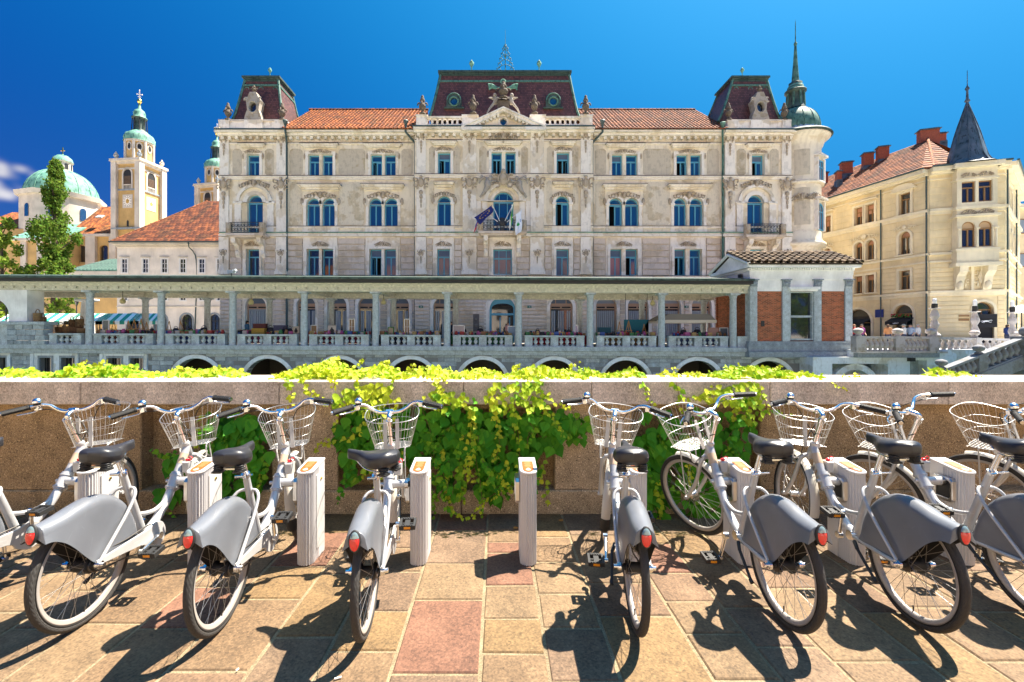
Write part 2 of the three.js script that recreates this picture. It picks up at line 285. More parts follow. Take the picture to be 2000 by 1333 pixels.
// ---------------------------------------------------------------- far bank: embankment with arches, colonnade, pavilion, bridge
const ZC = 32, COL0 = wx(873, ZC), COLD = 4.965, TILT = -0.0046;
const yC = (py) => wy(py, ZC);
{
  const e = thing('river_embankment', 'grey stone river embankment with a row of white arches under the colonnade', 'embankment');
  e.rotation.z = TILT;
  const arches = []; for (let k = -4; k <= 4; k++) arches.push(COL0 + COLD * (k + 0.5));
  const cy = yC(749), R = 1.92, r = 1.64, base = -3.9, x0 = -45, x1 = wx(1600, ZC);
  const winX = [[-2, 14], [80, 103], [122, 148], [213, 239], [257, 282]].map((p) => p.map((q) => wx(q, ZC)));
  const holes = arches.map((a) => { const p = [[a - r, base + 0.3], [a + r, base + 0.3]]; for (let i = 0; i <= 16; i++) { const t = Math.PI * i / 16; p.push([a + r * Math.cos(t), cy + r * Math.sin(t)]); } return p; });
  for (const [a, b] of winX) holes.push(rect(a, b, yC(760), yC(703)));
  part('wall_face', prism(rect(x0, x1, base, yC(694)), -32.5, -31.95, holes), MAT.mortar, e);
  const ring = []; for (let i = 0; i <= 20; i++) { const t = Math.PI * i / 20; ring.push([R * Math.cos(t), R * Math.sin(t)]); } for (let i = 20; i >= 0; i--) { const t = Math.PI * i / 20; ring.push([r * Math.cos(t), r * Math.sin(t)]); }
  const ringG = ready([prism(ring, -0.62, 0.09, [], 0.02), box(-R, -r, -2, 0, -0.6, 0.07), box(r, R, -2, 0, -0.6, 0.07)]);
  for (const a of arches) part('arch_ring', ringG, MAT.paleStone, e).position.set(a, cy, -31.95);
  // coursed stones between the arches
  const q = RNG(33), mats = [MAT.grayStone, MAT.grayStone2, MAT.grayStone3], rows = [-1.9, -1.5, -1.16, -0.8, -0.5, -0.22, yC(694) - 0.005];
  for (let i = 0; i < rows.length - 1; i++) {
    let x = wx(290, ZC) + q() * 0.3;
    while (x < x1 - 0.3) {
      const w = 0.42 + q() * 0.62, yb = rows[i], yt = rows[i + 1];
      const inn = (px, py) => arches.some((a) => Math.hypot(px - a, Math.max(0, py - cy)) < 1.78);
      const out = arches.some((a) => [[x, yb], [x + w, yb], [x, yt], [x + w, yt]].every(([u, v]) => Math.hypot(u - a, Math.max(0, v - cy)) < R));
      if (!out && ![[x, yb], [x + w, yb], [x, yt], [x + w, yt], [x + w / 2, yb]].some(([u, v]) => inn(u, v)) && Math.min(x + w, x1) - x > 0.2) part('stone', blockGeo(Math.min(w, x1 - x) - 0.02, yt - yb - 0.02, 0.05, 0.012).translate(x + Math.min(w, x1 - x) / 2, (yb + yt) / 2, -31.92 + q() * 0.012), mats[Math.floor(q() * 3)], e);
      x += w;
    }
  }
  for (const [a, b] of [[25, 62], [157, 197]]) for (let i = 2; i < 6; i++) { let x = wx(a, ZC); while (x < wx(b, ZC) - 0.2) { const w = Math.min(0.4 + q() * 0.4, wx(b, ZC) - x); part('stone', blockGeo(w - 0.02, rows[i + 1] - rows[i] - 0.02, 0.05, 0.012).translate(x + w / 2, (rows[i] + rows[i + 1]) / 2, -31.91), mats[Math.floor(q() * 3)], e); x += w; } }
  for (const [a, b] of [[-40, 24], [63, 156], [198, 290]]) {   // rendered bays with small windows, framed by thin pilasters
    const bayHoles = winX.filter(([u]) => u > wx(a, ZC) - 0.1 && u < wx(b, ZC)).map(([u, v]) => rect(u - 0.12, v + 0.12, -3, yC(699)));
    part('rendered_bay', prism([[wx(a, ZC), -2], [wx(b, ZC), -2], [wx(b, ZC), yC(694.5)], [wx(a, ZC), yC(694.5)]], -31.95, -31.9, bayHoles.map((h) => h.map(([x, y]) => [x, Math.max(y, -1.99)]))), MAT.paleStone, e);
    for (const s of [a + 3, b - 3]) part('bay_pilaster', box(wx(s - 3, ZC), wx(s + 3, ZC), -1.1, yC(695), -31.9, -31.82), MAT.paleStone, e);
  }
  for (const [a, b] of winX) { const w = sub('window', e); part('frame', [box(a - 0.12, a, -2, yC(699), -32, -31.86), box(b, b + 0.12, -2, yC(699), -32, -31.86), box(a - 0.12, b + 0.12, yC(703), yC(699), -32.02, -31.85)], MAT.grayStone2, w); part('pane', box(a, b, -2, yC(703), -32.3, -32.25), MAT.glassDark, w); part('grille', [0.25, 0.5, 0.75].map((t) => box(mixn(a, b, t) - 0.02, mixn(a, b, t) + 0.02, -2, yC(703), -32.2, -32.16)), MAT.iron, w); }
  part('ledge', [box(x0, x1, yC(685.5), yC(677), -32.4, -31.6), box(x0, x1, yC(694), yC(686), -32.4, -31.72)], MAT.grayStone3, e);
  // the vaulted gallery behind the arches
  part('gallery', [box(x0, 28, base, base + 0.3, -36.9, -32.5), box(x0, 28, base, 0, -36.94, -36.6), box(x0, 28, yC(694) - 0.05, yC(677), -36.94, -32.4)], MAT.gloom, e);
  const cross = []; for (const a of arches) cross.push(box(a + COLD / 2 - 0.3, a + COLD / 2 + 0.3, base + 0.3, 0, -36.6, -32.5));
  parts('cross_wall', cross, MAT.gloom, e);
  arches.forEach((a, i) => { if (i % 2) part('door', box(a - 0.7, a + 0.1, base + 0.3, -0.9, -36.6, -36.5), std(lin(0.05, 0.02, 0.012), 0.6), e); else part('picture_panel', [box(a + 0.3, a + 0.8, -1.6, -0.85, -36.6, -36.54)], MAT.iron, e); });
}
const baluster = (h, r) => lathe([[0, 0], [r * 0.9, 0], [r * 0.9, h * 0.08], [r * 0.55, h * 0.12], [r * 0.5, h * 0.2], [r * 0.9, h * 0.36], [r * 1.0, h * 0.45], [r * 0.95, h * 0.54], [r * 0.5, h * 0.72], [r * 0.42, h * 0.82], [r * 0.75, h * 0.88], [r * 0.85, h * 0.93], [r * 0.85, h], [0, h]], 12);
{
  const c = thing('market_colonnade', 'long open market colonnade with stone columns, cream entablature and stone balustrade across the river', 'colonnade');
  c.rotation.z = TILT;
  const fl = yC(677), xa = wx(-300, ZC), xb = wx(1456, ZC), capT = 4.33;
  part('floor', box(xa, xb, fl - 0.3, fl, -36.9, -32.4), MAT.grayStone3, c);
  // roof: low-pitched metal sheets, dark boarded eave, gutter
  part('roof', [prism([[30.9, 5.22], [34.6, 5.75], [38.0, 5.22], [38.0, 5.12], [34.6, 5.6], [30.9, 5.12]], xa, xb).rotateY(Math.PI / 2)], MAT.copperDark, c);
  const seams = []; for (let x = xa; x < xb; x += 1.24) seams.push(box(x, x + 0.05, 5.10, 5.25, -31.02, -30.84));
  part('eave_board', box(xa, xb, 4.9, 5.12, -31.75, -31.0), MAT.black, c); part('gutter', [box(xa, xb, 5.1, 5.24, -30.98, -30.86)], MAT.copperDark, c); part('gutter_bracket', seams, MAT.copperDark, c);
  part('entablature', [box(xa, xb, 4.62, 4.9, -32.3, -31.62), box(xa, xb, capT + 0.005, 4.62, -32.3, -31.72), box(xa, xb, 4.78, 4.9, -31.62, -31.5), box(xa, xb, 4.62, 5.0, -37.15, -36.6), box(xa, xb, capT - 0.12, 4.62, -37.1, -36.65)], MAT.cream, c);
  part('ceiling', box(xa, xb, 4.62, 4.7, -36.6, -32.3), MAT.cream, c);
  for (let x = xa + 0.3; x < xb - 0.2; x += 0.7185) if (x > wx(-20, ZC)) part('dentil', box(x, x + 0.15, 4.46, 4.6, -31.72, -31.6), MAT.cream, c);
  const colG = ready([lathe([[0.27, 0], [0.25, 0.05], [0.235, 0.1], [0.235, 1.2], [0.215, 3.32], [0.21, 3.36], [0.24, 3.38], [0.24, 3.43], [0.22, 3.45], [0.26, 3.52], [0.33, 3.58], [0, 3.58]], 20), box(-0.34, 0.34, 3.58, 3.70, -0.34, 0.34)]);
  const hgt = capT - fl, s = hgt / 3.70;
  const bal = ready(baluster(0.56, 0.155));
  for (let k = -6; k <= 4; k++) {
    const x = COL0 + COLD * k;
    if (k > -6) { const f = part('front_column', colG, MAT.column, c); f.position.set(x, fl, -ZC); f.scale.y = s; }
    if (k > -6) { const b = part('rear_column', colG, MAT.column, c); b.position.set(x + 0.15, fl, -36.85); b.scale.y = s * 0.97; part('cross_beam', box(x - 0.19, x + 0.3, capT - 0.02, 4.62, -36.6, -32.3), MAT.cream, c); }
    // balustrade of the bay to the right of the column
    if (k > -6 || true) {
      const l = k === -6 ? wx(100, ZC) : x + 0.42, rgt = (k === 4) ? wx(1448, ZC) : x + COLD - 0.42;
      if (k === -6 || k < 4) {
        const w = rgt - l, B = sub('balustrade', c), n = w > 3.2 ? 6 : 3, top = fl + 0.78;
        part('rail', box(l, rgt, top - 0.13, top, -32.22, -31.74), MAT.grayStone3, B); part('plinth', box(l, rgt, fl - 0.01, fl + 0.07, -32.18, -31.78), MAT.grayStone3, B);
        const pw = 0.55, piers = n === 6 ? [l, l + w / 2 - pw / 2, rgt - pw] : [l, rgt - pw];
        for (const p of piers) part('pier', box(p + 0.01, p + pw - 0.01, fl + 0.07, top - 0.13, -32.16, -31.8), MAT.grayStone3, B);
        for (let i = 0; i < piers.length - 1; i++) for (let j = 0; j < 3; j++) { const a = piers[i] + pw, b = piers[i + 1]; part('baluster', bal, MAT.column, B).position.set(a + (b - a) * (j + 0.5) / 3, fl + 0.07, -31.98); }
      }
    }
  }
  const be = sub('balustrade', c); part('rail', box(wx(1437, ZC), wx(1462, ZC), fl + 0.65, fl + 0.78, -32.22, -31.74), MAT.grayStone3, be); part('pier', box(wx(1438, ZC), wx(1461, ZC), fl, fl + 0.65, -32.16, -31.8), MAT.grayStone3, be);
  // the end block on the left with its arched opening
  const ar = archOutline(wx(-80, ZC), wx(25, ZC), yC(632), yC(583), 14, 1.25);
  part('end_block', [prism(rect(wx(-300, ZC), wx(60, ZC), yC(633), capT), -32.9, -31.7, [ar]), box(wx(60, ZC), wx(60, ZC) + 0.01, yC(633), capT, -32.9, -31.7)], MAT.white, c);
  part('end_parapet', [box(xa, wx(99, ZC), yC(639), yC(633), -32.5, -31.5), box(xa, wx(22, ZC), yC(677), yC(639), -32.3, -31.7)], MAT.grayStone3, c);
  const q = RNG(8); for (const [y0, y1] of [[639, 648], [648, 659], [659, 669.5], [669.5, 677]]) { let x = wx(24, ZC); while (x < wx(97, ZC) - 0.2) { const w = Math.min(0.45 + q() * 0.4, wx(97, ZC) - x); part('stone', blockGeo(w - 0.02, yC(y0) - yC(y1) - 0.02, 0.7, 0.015).translate(x + w / 2, (yC(y0) + yC(y1)) / 2, -31.6), [MAT.grayStone, MAT.grayStone2, MAT.grayStone3][Math.floor(q() * 3)], c); x += w; } }
  const gr = sub('window', c); part('frame', [-68, -45, -22, 0, 18].map((p) => box(wx(p, ZC) - 0.03, wx(p, ZC) + 0.03, yC(632), yC(590), -32.4, -32.34)).concat([box(wx(-80, ZC), wx(25, ZC), yC(612), yC(610), -32.4, -32.35)]), MAT.iron, gr);
}
// hanging pear-shaped lamps
const lampGlass = std(lin(0.55, 0.48, 0.26), 0.3);
for (const [px, py, Z, lb] of [[239, 588, 34, 'leftmost pear-shaped hanging lamp, in front of the cream house'], [490, 590, 34, 'pear-shaped hanging lamp beneath the left pavilion of the large palace'], [749, 590, 34, 'pear-shaped hanging lamp just left of the middle of the colonnade'], [1275, 592, 34, 'pear-shaped hanging lamp near the right end of the colonnade']]) {
  const l = thing('hanging_lamp', lb, 'lamp', [wx(px, Z), wy(py, Z), -Z], 0, 'pear-shaped lamps hanging in the colonnade');
  part('shade', lathe([[0, -0.22], [0.12, -0.2], [0.19, -0.1], [0.19, 0], [0.12, 0.12], [0.05, 0.22], [0, 0.24]], 14), lampGlass, l);
  part('cord', bar(V3(0, 0.22, 0), V3(0, 4.62 - wy(py, Z) - 0.004 * 1, 0), 0.02), MAT.iron, l);
}
{
  // ---- brick pavilion at the end of the colonnade
  const ZP = 31.5, X = (p) => wx(p, ZP), Y = (p) => wy(p, ZP), p = thing('brick_pavilion', 'small brick pavilion with grey pilasters and brown barrel-tile roof ending the colonnade', 'pavilion');
  const xl = X(1465), xr = X(1665), zb = -36.4, f = -ZP, base = Y(687);
  part('plinth', [box(xl - 0.15, xr + 0.15, base, Y(673), zb, f + 0.12), box(xl - 0.1, xr + 0.1, Y(673), Y(667), zb, f + 0.06)], MAT.grayStone2, p);
  part('footing', box(xl - 0.2, xr + 0.25, Y(698), base, zb, f + 0.3), MAT.grayStone2, p);
  const wl = X(1543), wr = X(1590);
  part('brick_wall', [prism([[xl + 0.1, Y(667)], [xr - 0.1, Y(667)], [xr - 0.1, Y(569)], [xl + 0.1, Y(569)]], f - 0.4, f - 0.1, [rect(wl, wr, Y(666), Y(569.5))]), box(xl + 0.1, xl + 0.4, Y(667), Y(569), zb + 0.1, f - 0.4), box(xr - 0.4, xr - 0.1, Y(667), Y(569), zb + 0.1, f - 0.4), box(xl, xr, Y(667), Y(569), zb, zb + 0.1)], MAT.brick, p);
  part('white_band', [box(xl + 0.06, xr - 0.06, Y(569), Y(563.5), zb, f - 0.07), box(xl + 0.08, xr - 0.08, Y(563.5), Y(546), zb, f - 0.05)], MAT.white, p);
  part('entablature', [box(xl - 0.02, xr + 0.02, Y(546), Y(538), zb - 0.02, f + 0.02), box(xl - 0.05, xr + 0.05, Y(538), Y(529), zb - 0.05, f + 0.05), box(xl - 0.3, xr + 0.3, Y(524), Y(517), zb - 0.3, f + 0.42), box(xl - 0.1, xr + 0.1, Y(529), Y(524), zb - 0.1, f + 0.1)], MAT.white, p);
  const dn = []; for (let x = xl - 0.04; x < xr; x += 0.16) dn.push(box(x, x + 0.09, Y(528.5), Y(524.2), f + 0.1, f + 0.2)); for (let z = zb + 0.1; z < f; z += 0.16) dn.push(box(xl - 0.2, xl - 0.1, Y(528.5), Y(524.2), z, z + 0.09));
  part('dentil_row', dn, MAT.white, p).userData.kind = 'stuff';
  const cap = (w) => ready([box(-w * 0.5, w * 0.5, 0, 0.06, -0.02, 0.17), box(-w * 0.66, w * 0.66, 0.42, 0.5, -0.02, 0.24), ...[-1, 0, 1].flatMap((s) => [ball(s * w * 0.32, 0.2, 0.16, 0.1, 0.14, 0.05), torus(0.07, 0.028, s * w * 0.34, 0.35, 0.17)]), box(-w * 0.46, w * 0.46, 0.06, 0.42, -0.02, 0.13)]);
  for (const [a, b] of [[1465, 1479], [1528.5, 1543], [1590, 1604.5], [1651, 1665]]) { const P = sub('pilaster', p); part('shaft', box(X(a), X(b), Y(667), Y(560), f - 0.1, f + 0.03), MAT.column, P); part('capital', cap(X(b) - X(a)), MAT.grayStone2, P).position.set((X(a) + X(b)) / 2, Y(560), f - 0.08); }
  const sp = sub('pilaster', p); part('shaft', box(xl - 0.03, xl + 0.12, Y(667), Y(560), f - 0.55, f - 0.08), MAT.column, sp); part('capital', cap(0.5), MAT.grayStone2, sp).position.set(xl + 0.03, Y(560), f - 0.3); sp.children[1].rotation.y = -Math.PI / 2;
  const W = sub('window', p); part('frame', [box(wl, wl + 0.1, Y(665), Y(570), f - 0.35, f - 0.05), box(wr - 0.1, wr, Y(665), Y(570), f - 0.35, f - 0.05), box(wl + 0.1, wr - 0.1, Y(620.5), Y(616.5), f - 0.33, f - 0.08), box(wl + 0.1, wr - 0.1, Y(665), Y(662), f - 0.33, f - 0.06), box(wl + 0.1, wr - 0.1, Y(572), Y(570), f - 0.33, f - 0.08)], MAT.column, W);
  for (const [a, b] of [[616.5, 572], [662, 620.5]]) part('pane', box(wl + 0.1, wr - 0.1, Y(a), Y(b), f - 0.28, f - 0.25), MAT.glassDark, W);
  part('hood', [box(X(1539), X(1598), Y(566), Y(561), f - 0.05, f + 0.25), box(X(1542), X(1595), Y(569.5), Y(566), f - 0.05, f + 0.14)], MAT.white, p);
  part('vent', box(X(1488), X(1495), Y(638), Y(627), f - 0.12, f - 0.08), MAT.black, p);
  // gable roof, ridge along x
  const zr = -33.95, yr = 7.42, ye = Y(517) + 0.02, ze = f + 0.5, xL = xl - 0.33, xR = xr + 0.33;
  part('roof', prism([[-ze, ye], [-zr, yr - 0.08], [-(2 * zr - ze), ye], [-(2 * zr - ze), ye - 0.1], [-zr, yr - 0.22], [-ze, ye - 0.1]].map(([a, b]) => [a, b]), xL, xR).rotateY(Math.PI / 2), std(lin(0.05, 0.036, 0.025), 0.9), p);
  part('gable', prism([[-zb, Y(517)], [-zr, yr - 0.3], [-f, Y(517)]].map(([a, b]) => [a, b]), xl - 0.12, xl + 0.3).rotateY(Math.PI / 2), MAT.white, p);
  part('gable_moulding', [bar(V3(xL + 0.05, ye - 0.02, ze - 0.05), V3(xL + 0.05, yr - 0.14, zr), 0.14, 0.14, 4), bar(V3(xL + 0.05, ye - 0.02, 2 * zr - ze), V3(xL + 0.05, yr - 0.14, zr), 0.14, 0.14, 4), box(xL, xl - 0.1, Y(524), Y(518), zb - 0.2, f + 0.3)], MAT.white, p);
  const n = 15, courses = 6, L = Math.hypot(yr - ye, ze - zr), an = Math.atan2(yr - ye, ze - zr), tl = L / courses;
  const tg = ready(new THREE.CylinderGeometry(0.13, 0.18, tl * 1.12, 9, 1, true, -Math.PI / 2, Math.PI).rotateX(-Math.PI / 2 + 0)), pg = ready(prism([[-0.17, 0.05], [-0.1, 0], [0.1, 0], [0.17, 0.05], [0.17, 0.08], [0.1, 0.03], [-0.1, 0.03], [-0.17, 0.08]], -tl * 0.55, tl * 0.55));
  const tm = [[0.15, 0.10, 0.058], [0.105, 0.07, 0.042], [0.20, 0.14, 0.085], [0.08, 0.055, 0.036]].map((q) => std(lin(...q), 0.9, { map: rep(tStain, 1.5) })), q = RNG(4);
  for (let i = 0; i <= n; i++) for (let k = 0; k < courses; k++) {
    const t = (k + 0.5) / courses, x = xL + 0.12 + (xR - xL - 0.24) * i / n, y = mixn(ye, yr, t), z = mixn(ze, zr, t);
    const a = part('roof_tile', tg, tm[Math.floor(q() * 4)], p); a.position.set(x, y + 0.03 + q() * 0.015, z); a.rotation.x = an - 0.03;
    if (i < n) { const b = part('roof_tile', pg, tm[Math.floor(q() * 4)], p); b.position.set(x + (xR - xL - 0.24) / n / 2, y + 0.01, z); b.rotation.x = an; }
  }
  part('ridge_tile', Array.from({ length: 13 }, (_, i) => new THREE.CylinderGeometry(0.15, 0.17, (xR - xL) / 12.6, 9).rotateZ(Math.PI / 2).translate(xL + (xR - xL) * (i + 0.5) / 13, yr - 0.02, zr)), tm[1], p);
}
{
  // ---- right bank wall below the bridge
  const Z = 30.6, X = (p) => wx(p, Z), Y = (p) => wy(p, Z), e = thing('bridge_abutment', 'pale concrete river wall with one white arch and a shuttered doorway below the right balustrade', 'wall');
  part('wall_face', prism(rect(X(1588), X(2300), -4, Y(698)), -32, -Z, [rect(X(1626), X(1735), -3.9, Y(711)), rect(X(1778), X(1811), -3.9, Y(702))]), MAT.paleStone, e);
  const ar = []; for (let i = 0; i <= 20; i++) { const t = Math.PI * i / 20; ar.push([1.65 * Math.cos(t), 1.65 * Math.sin(t)]); } for (let i = 20; i >= 0; i--) { const t = Math.PI * i / 20; ar.push([1.25 * Math.cos(t), 1.25 * Math.sin(t)]); }
  part('arch_ring', prism(ar, -0.6, 0).translate(X(1676), Y(760), -Z - 0.2), MAT.paleStone, e);
  part('back_wall', box(X(1600), X(1990), -4, Y(702), -33.2, -32.9), MAT.paleStone, e);
  const sh = []; for (let p = 1779; p < 1810; p += 3.2) sh.push(box(X(p), X(p + 2.2), -4, Y(703), -31.3, -31.2)); part('shutter', sh, MAT.grayStone3, e);
  part('ledge', box(X(1668), X(1826), Y(698.5), Y(689.5), -31.8, -Z + 0.35), MAT.grayStone2, e);
  part('bracket_lamp', box(X(1772), X(1781), Y(706), Y(699), -Z, -Z + 0.3), MAT.black, e);
}
const BAL2 = ready(lathe([[0, 0], [0.15, 0], [0.15, 0.06], [0.09, 0.1], [0.19, 0.28], [0.2, 0.38], [0.16, 0.52], [0.07, 0.72], [0.12, 0.78], [0.12, 0.82], [0, 0.82]], 12));
function stoneBalustrade(name, label, a, b, posts, nBal, m, h = 1.06) {
  const t = thing(name, label, 'balustrade'), d = b.clone().sub(a), L = Math.hypot(d.x, d.z), ang = Math.atan2(-d.z, d.x), slope = d.y / L;
  t.position.copy(a); t.rotation.y = ang;
  const sh = (g) => { const p = g.attributes.position; for (let i = 0; i < p.count; i++) p.setY(i, p.getY(i) + slope * p.getX(i)); g.computeVertexNormals(); return g; };
  const ln = (x0, x1, y0, y1, z0, z1) => sh(box(x0, x1, y0, y1, z0, z1));
  part('rail', ln(0, L, h - 0.14, h, -0.22, 0.22), m, t); part('plinth', ln(0, L, 0, 0.12, -0.2, 0.2), m, t);
  const st = [0, ...posts, 1].map((p) => p * L);
  for (const p of posts) { part('post', ln(p * L - 0.3, p * L + 0.3, 0.12, h + 0.02, -0.25, 0.25), m, t); part('ball_finial', lathe([[0, 0], [0.2, 0], [0.16, 0.08], [0.1, 0.12], [0.24, 0.2], [0.3, 0.33], [0.24, 0.46], [0, 0.54]], 14), m, t).position.set(p * L, h + 0.02 + slope * p * L, 0); }
  for (let i = 0; i < st.length - 1; i++) for (let k = 0; k < nBal; k++) { const x0 = st[i] + (i ? 0.3 : 0), x1 = st[i + 1] - (i < st.length - 2 ? 0.3 : 0), x = mixn(x0, x1, (k + 0.5) / nBal); if (x1 - x0 < 1) continue; const bb = part('baluster', BAL2, m, t); bb.position.set(x, 0.12 + slope * x, 0); bb.scale.y = (h - 0.26) / 0.82; }
  return t;
}
const bridgeStone = std(lin(0.52, 0.48, 0.46), 0.9, { map: rep(tStain, 2.5) }), darkStone = std(lin(0.22, 0.23, 0.25), 0.9, { map: rep(tStain, 2.5) });
{
  const Z = 30.3, q = (px, Zq, y) => V3(wx(px, Zq), y, -Zq);
  structure('bridge', [box(wx(1668, 30.6), 75, -0.3, 0.42, -36.95, -30.62)], MAT.paleStone);
  stoneBalustrade('stone_balustrade', 'pale stone balustrade with ball finials directly right of the brick pavilion', q(1668, Z, 0.25), q(1823, Z, 0.22), [0.055, 0.55, 0.97], 6, bridgeStone);
  stoneBalustrade('stone_balustrade', 'pale stone balustrade receding right from the first lamp, behind the dark stair', q(1824, 30.4, 0.2), q(2010, 34.5, 0.0), [0.4, 0.86], 6, bridgeStone);
  const s = stoneBalustrade('stair_balustrade', 'dark grey sloping stone balustrade of the stair at the right edge', q(1800, 26.5, -2.05), q(1990, 27.6, 0.12), [0.2, 0.58], 6, darkStone, 1.08);
  const L = Math.hypot(wx(1990, 27.6) - wx(1800, 26.5), 1.1), sl = 2.17 / L, st = new THREE.Shape([[0, -0.9], [0, 0.02], [L, 0.02 + sl * L], [L, sl * L - 0.75]].map((p) => new THREE.Vector2(...p)));
  part('stair_string', new THREE.ExtrudeGeometry(st, { depth: 0.5, bevelEnabled: false }).translate(0, 0, -0.25), darkStone, s);
  part('end_pier', [box(L, L + 1.6, 0.5 + 0.1, sl * L + 1.2, -0.4, 0.4), box(L, L + 4, sl * L - 0.8, 0.62, -0.3, 0.3)], darkStone, s);
  part('ball_finial', ball(L + 0.5, sl * L + 1.5, 0, 0.3), darkStone, s);
  const lm = new THREE.MeshPhysicalMaterial({ color: lin(0.85), roughness: 0.25 });
  for (const [px, Zl, yb, lb] of [[1826, 30.4, 1.27, 'leftmost baluster-shaped stone lamp post with white glass cylinder, at the bend of the balustrade'], [1905, 33, 0.6, 'middle baluster-shaped stone lamp post, in front of the black shop doorway'], [1978, 34.5, 0.6, 'rightmost baluster-shaped stone lamp post, near the right edge of the photo']]) {
    const Yt = wy(583 + (px - 1826) * 0.03, Zl), H = Yt - yb, l = thing('street_lamp', lb, 'lamp post', [wx(px, Zl), yb, -Zl], 0, 'baluster lamps of the bridge');
    part('post', lathe([[0, 0], [0.4, 0], [0.3, 0.06], [0.14, 0.12], [0.13, 0.2], [0.24, 0.3], [0.23, 0.34], [0.12, 0.44], [0.24, 0.52], [0.25, 0.56], [0.13, 0.7], [0.1, 0.72], [0.3, 0.73], [0.3, 0.745], [0, 0.745]].map(([r, y]) => [r, y * H]), 14), bridgeStone, l);
    part('collar', lathe([[0, 0.745], [0.16, 0.745], [0.16, 0.85], [0.13, 0.86], [0, 0.86]].map(([r, y]) => [r, y * H]), 12), MAT.black, l);
    part('lamp_glass', lathe([[0, 0.84], [0.11, 0.84], [0.12, 0.96], [0.09, 0.99], [0, 1]].map(([r, y]) => [r, y * H]), 12), lm, l);
  }
}
// ---------------------------------------------------------------- the large palace
// scroll-and-cartouche relief, made once per size class: w wide, h high, hanging down from y = 0
function relief(w, h, seed, drop = 0.4) {
  const r = RNG(seed), g = [], top = h * (1 - drop);
  g.push(ball(0, -top * 0.42, 0.04, w * 0.17, top * 0.34, 0.09), torus(w * 0.2, w * 0.045, 0, -top * 0.42, 0.06, Math.PI * 2, 0, 12, 4));
  for (const s of [-1, 1]) {
    g.push(torus(w * 0.13, w * 0.04, s * w * 0.33, -top * 0.22, 0.04, 4.6, s > 0 ? -1 : 2.6, 10, 4), torus(w * 0.1, w * 0.035, s * w * 0.32, -top * 0.62, 0.04, 4.4, s > 0 ? 0.4 : 1.6, 10, 4), ball(s * w * 0.42, -top * 0.1, 0.04, w * 0.07, w * 0.06, 0.06, 6, 5), ball(s * w * 0.2, -top * 0.8, 0.03, w * 0.06, top * 0.12, 0.05, 6, 5));
    for (let k = 0; k < 3; k++) g.push(ball(s * w * (0.15 + r() * 0.3), -top * r(), 0.03, w * 0.05, w * 0.04, 0.05, 6, 4));
  }
  g.push(ball(0, -top * 0.02, 0.06, w * 0.1, top * 0.12, 0.1, 7, 5));
  if (drop) for (let k = 0; k < 4; k++) g.push(ball(0, -top - h * drop * (0.1 + k * 0.26), 0.03, w * (0.13 - k * 0.028), h * drop * 0.15, 0.06, 7, 5));
  return ready(g);
}
function scroll(w, h, seed) {            // a wide, low spray of scrolls centred on a shell
  const g = [ball(0, h * 0.3, 0.05, w * 0.07, h * 0.34, 0.08, 8, 6), torus(w * 0.08, w * 0.02, 0, h * 0.3, 0.05, 6.28, 0, 12, 4)];
  for (const s of [-1, 1]) for (let k = 0; k < 4; k++) { const R = h * (0.26 - k * 0.035), x = s * w * (0.15 + k * 0.105), y = h * (0.32 - k * 0.075); g.push(torus(R, h * 0.06, x, y, 0.04, 4.4, s * (0.6 + k) + seed, 9, 4), ball(x + s * R, y + R * 0.6, 0.03, h * 0.1, h * 0.06, 0.05, 6, 4)); }
  return ready(g);
}
const urnG = (h) => lathe([[0, 0], [0.3, 0], [0.3, 0.09], [0.14, 0.13], [0.11, 0.2], [0.2, 0.25], [0.31, 0.36], [0.33, 0.46], [0.24, 0.54], [0.15, 0.6], [0.2, 0.65], [0.24, 0.71], [0.17, 0.81], [0.11, 0.88], [0.13, 0.93], [0, 1]].map(([r, y]) => [r * h * 0.85, y * h]), 12);
const URN = ready([urnG(1.6), ...[0, 1, 2, 3].map((k) => torus(0.2, 0.07, 0, 0, 0, 4, 0, 8, 4).translate(0.42, 0.75, 0).rotateY(k * Math.PI / 2))]);
const FINIAL = ready([lathe([[0, 0], [0.06, 0], [0.05, 0.5], [0.12, 0.55], [0.1, 0.62], [0.2, 0.72], [0.26, 0.9], [0.14, 1.0], [0.2, 1.05], [0.08, 1.15], [0, 1.3]], 10)]);
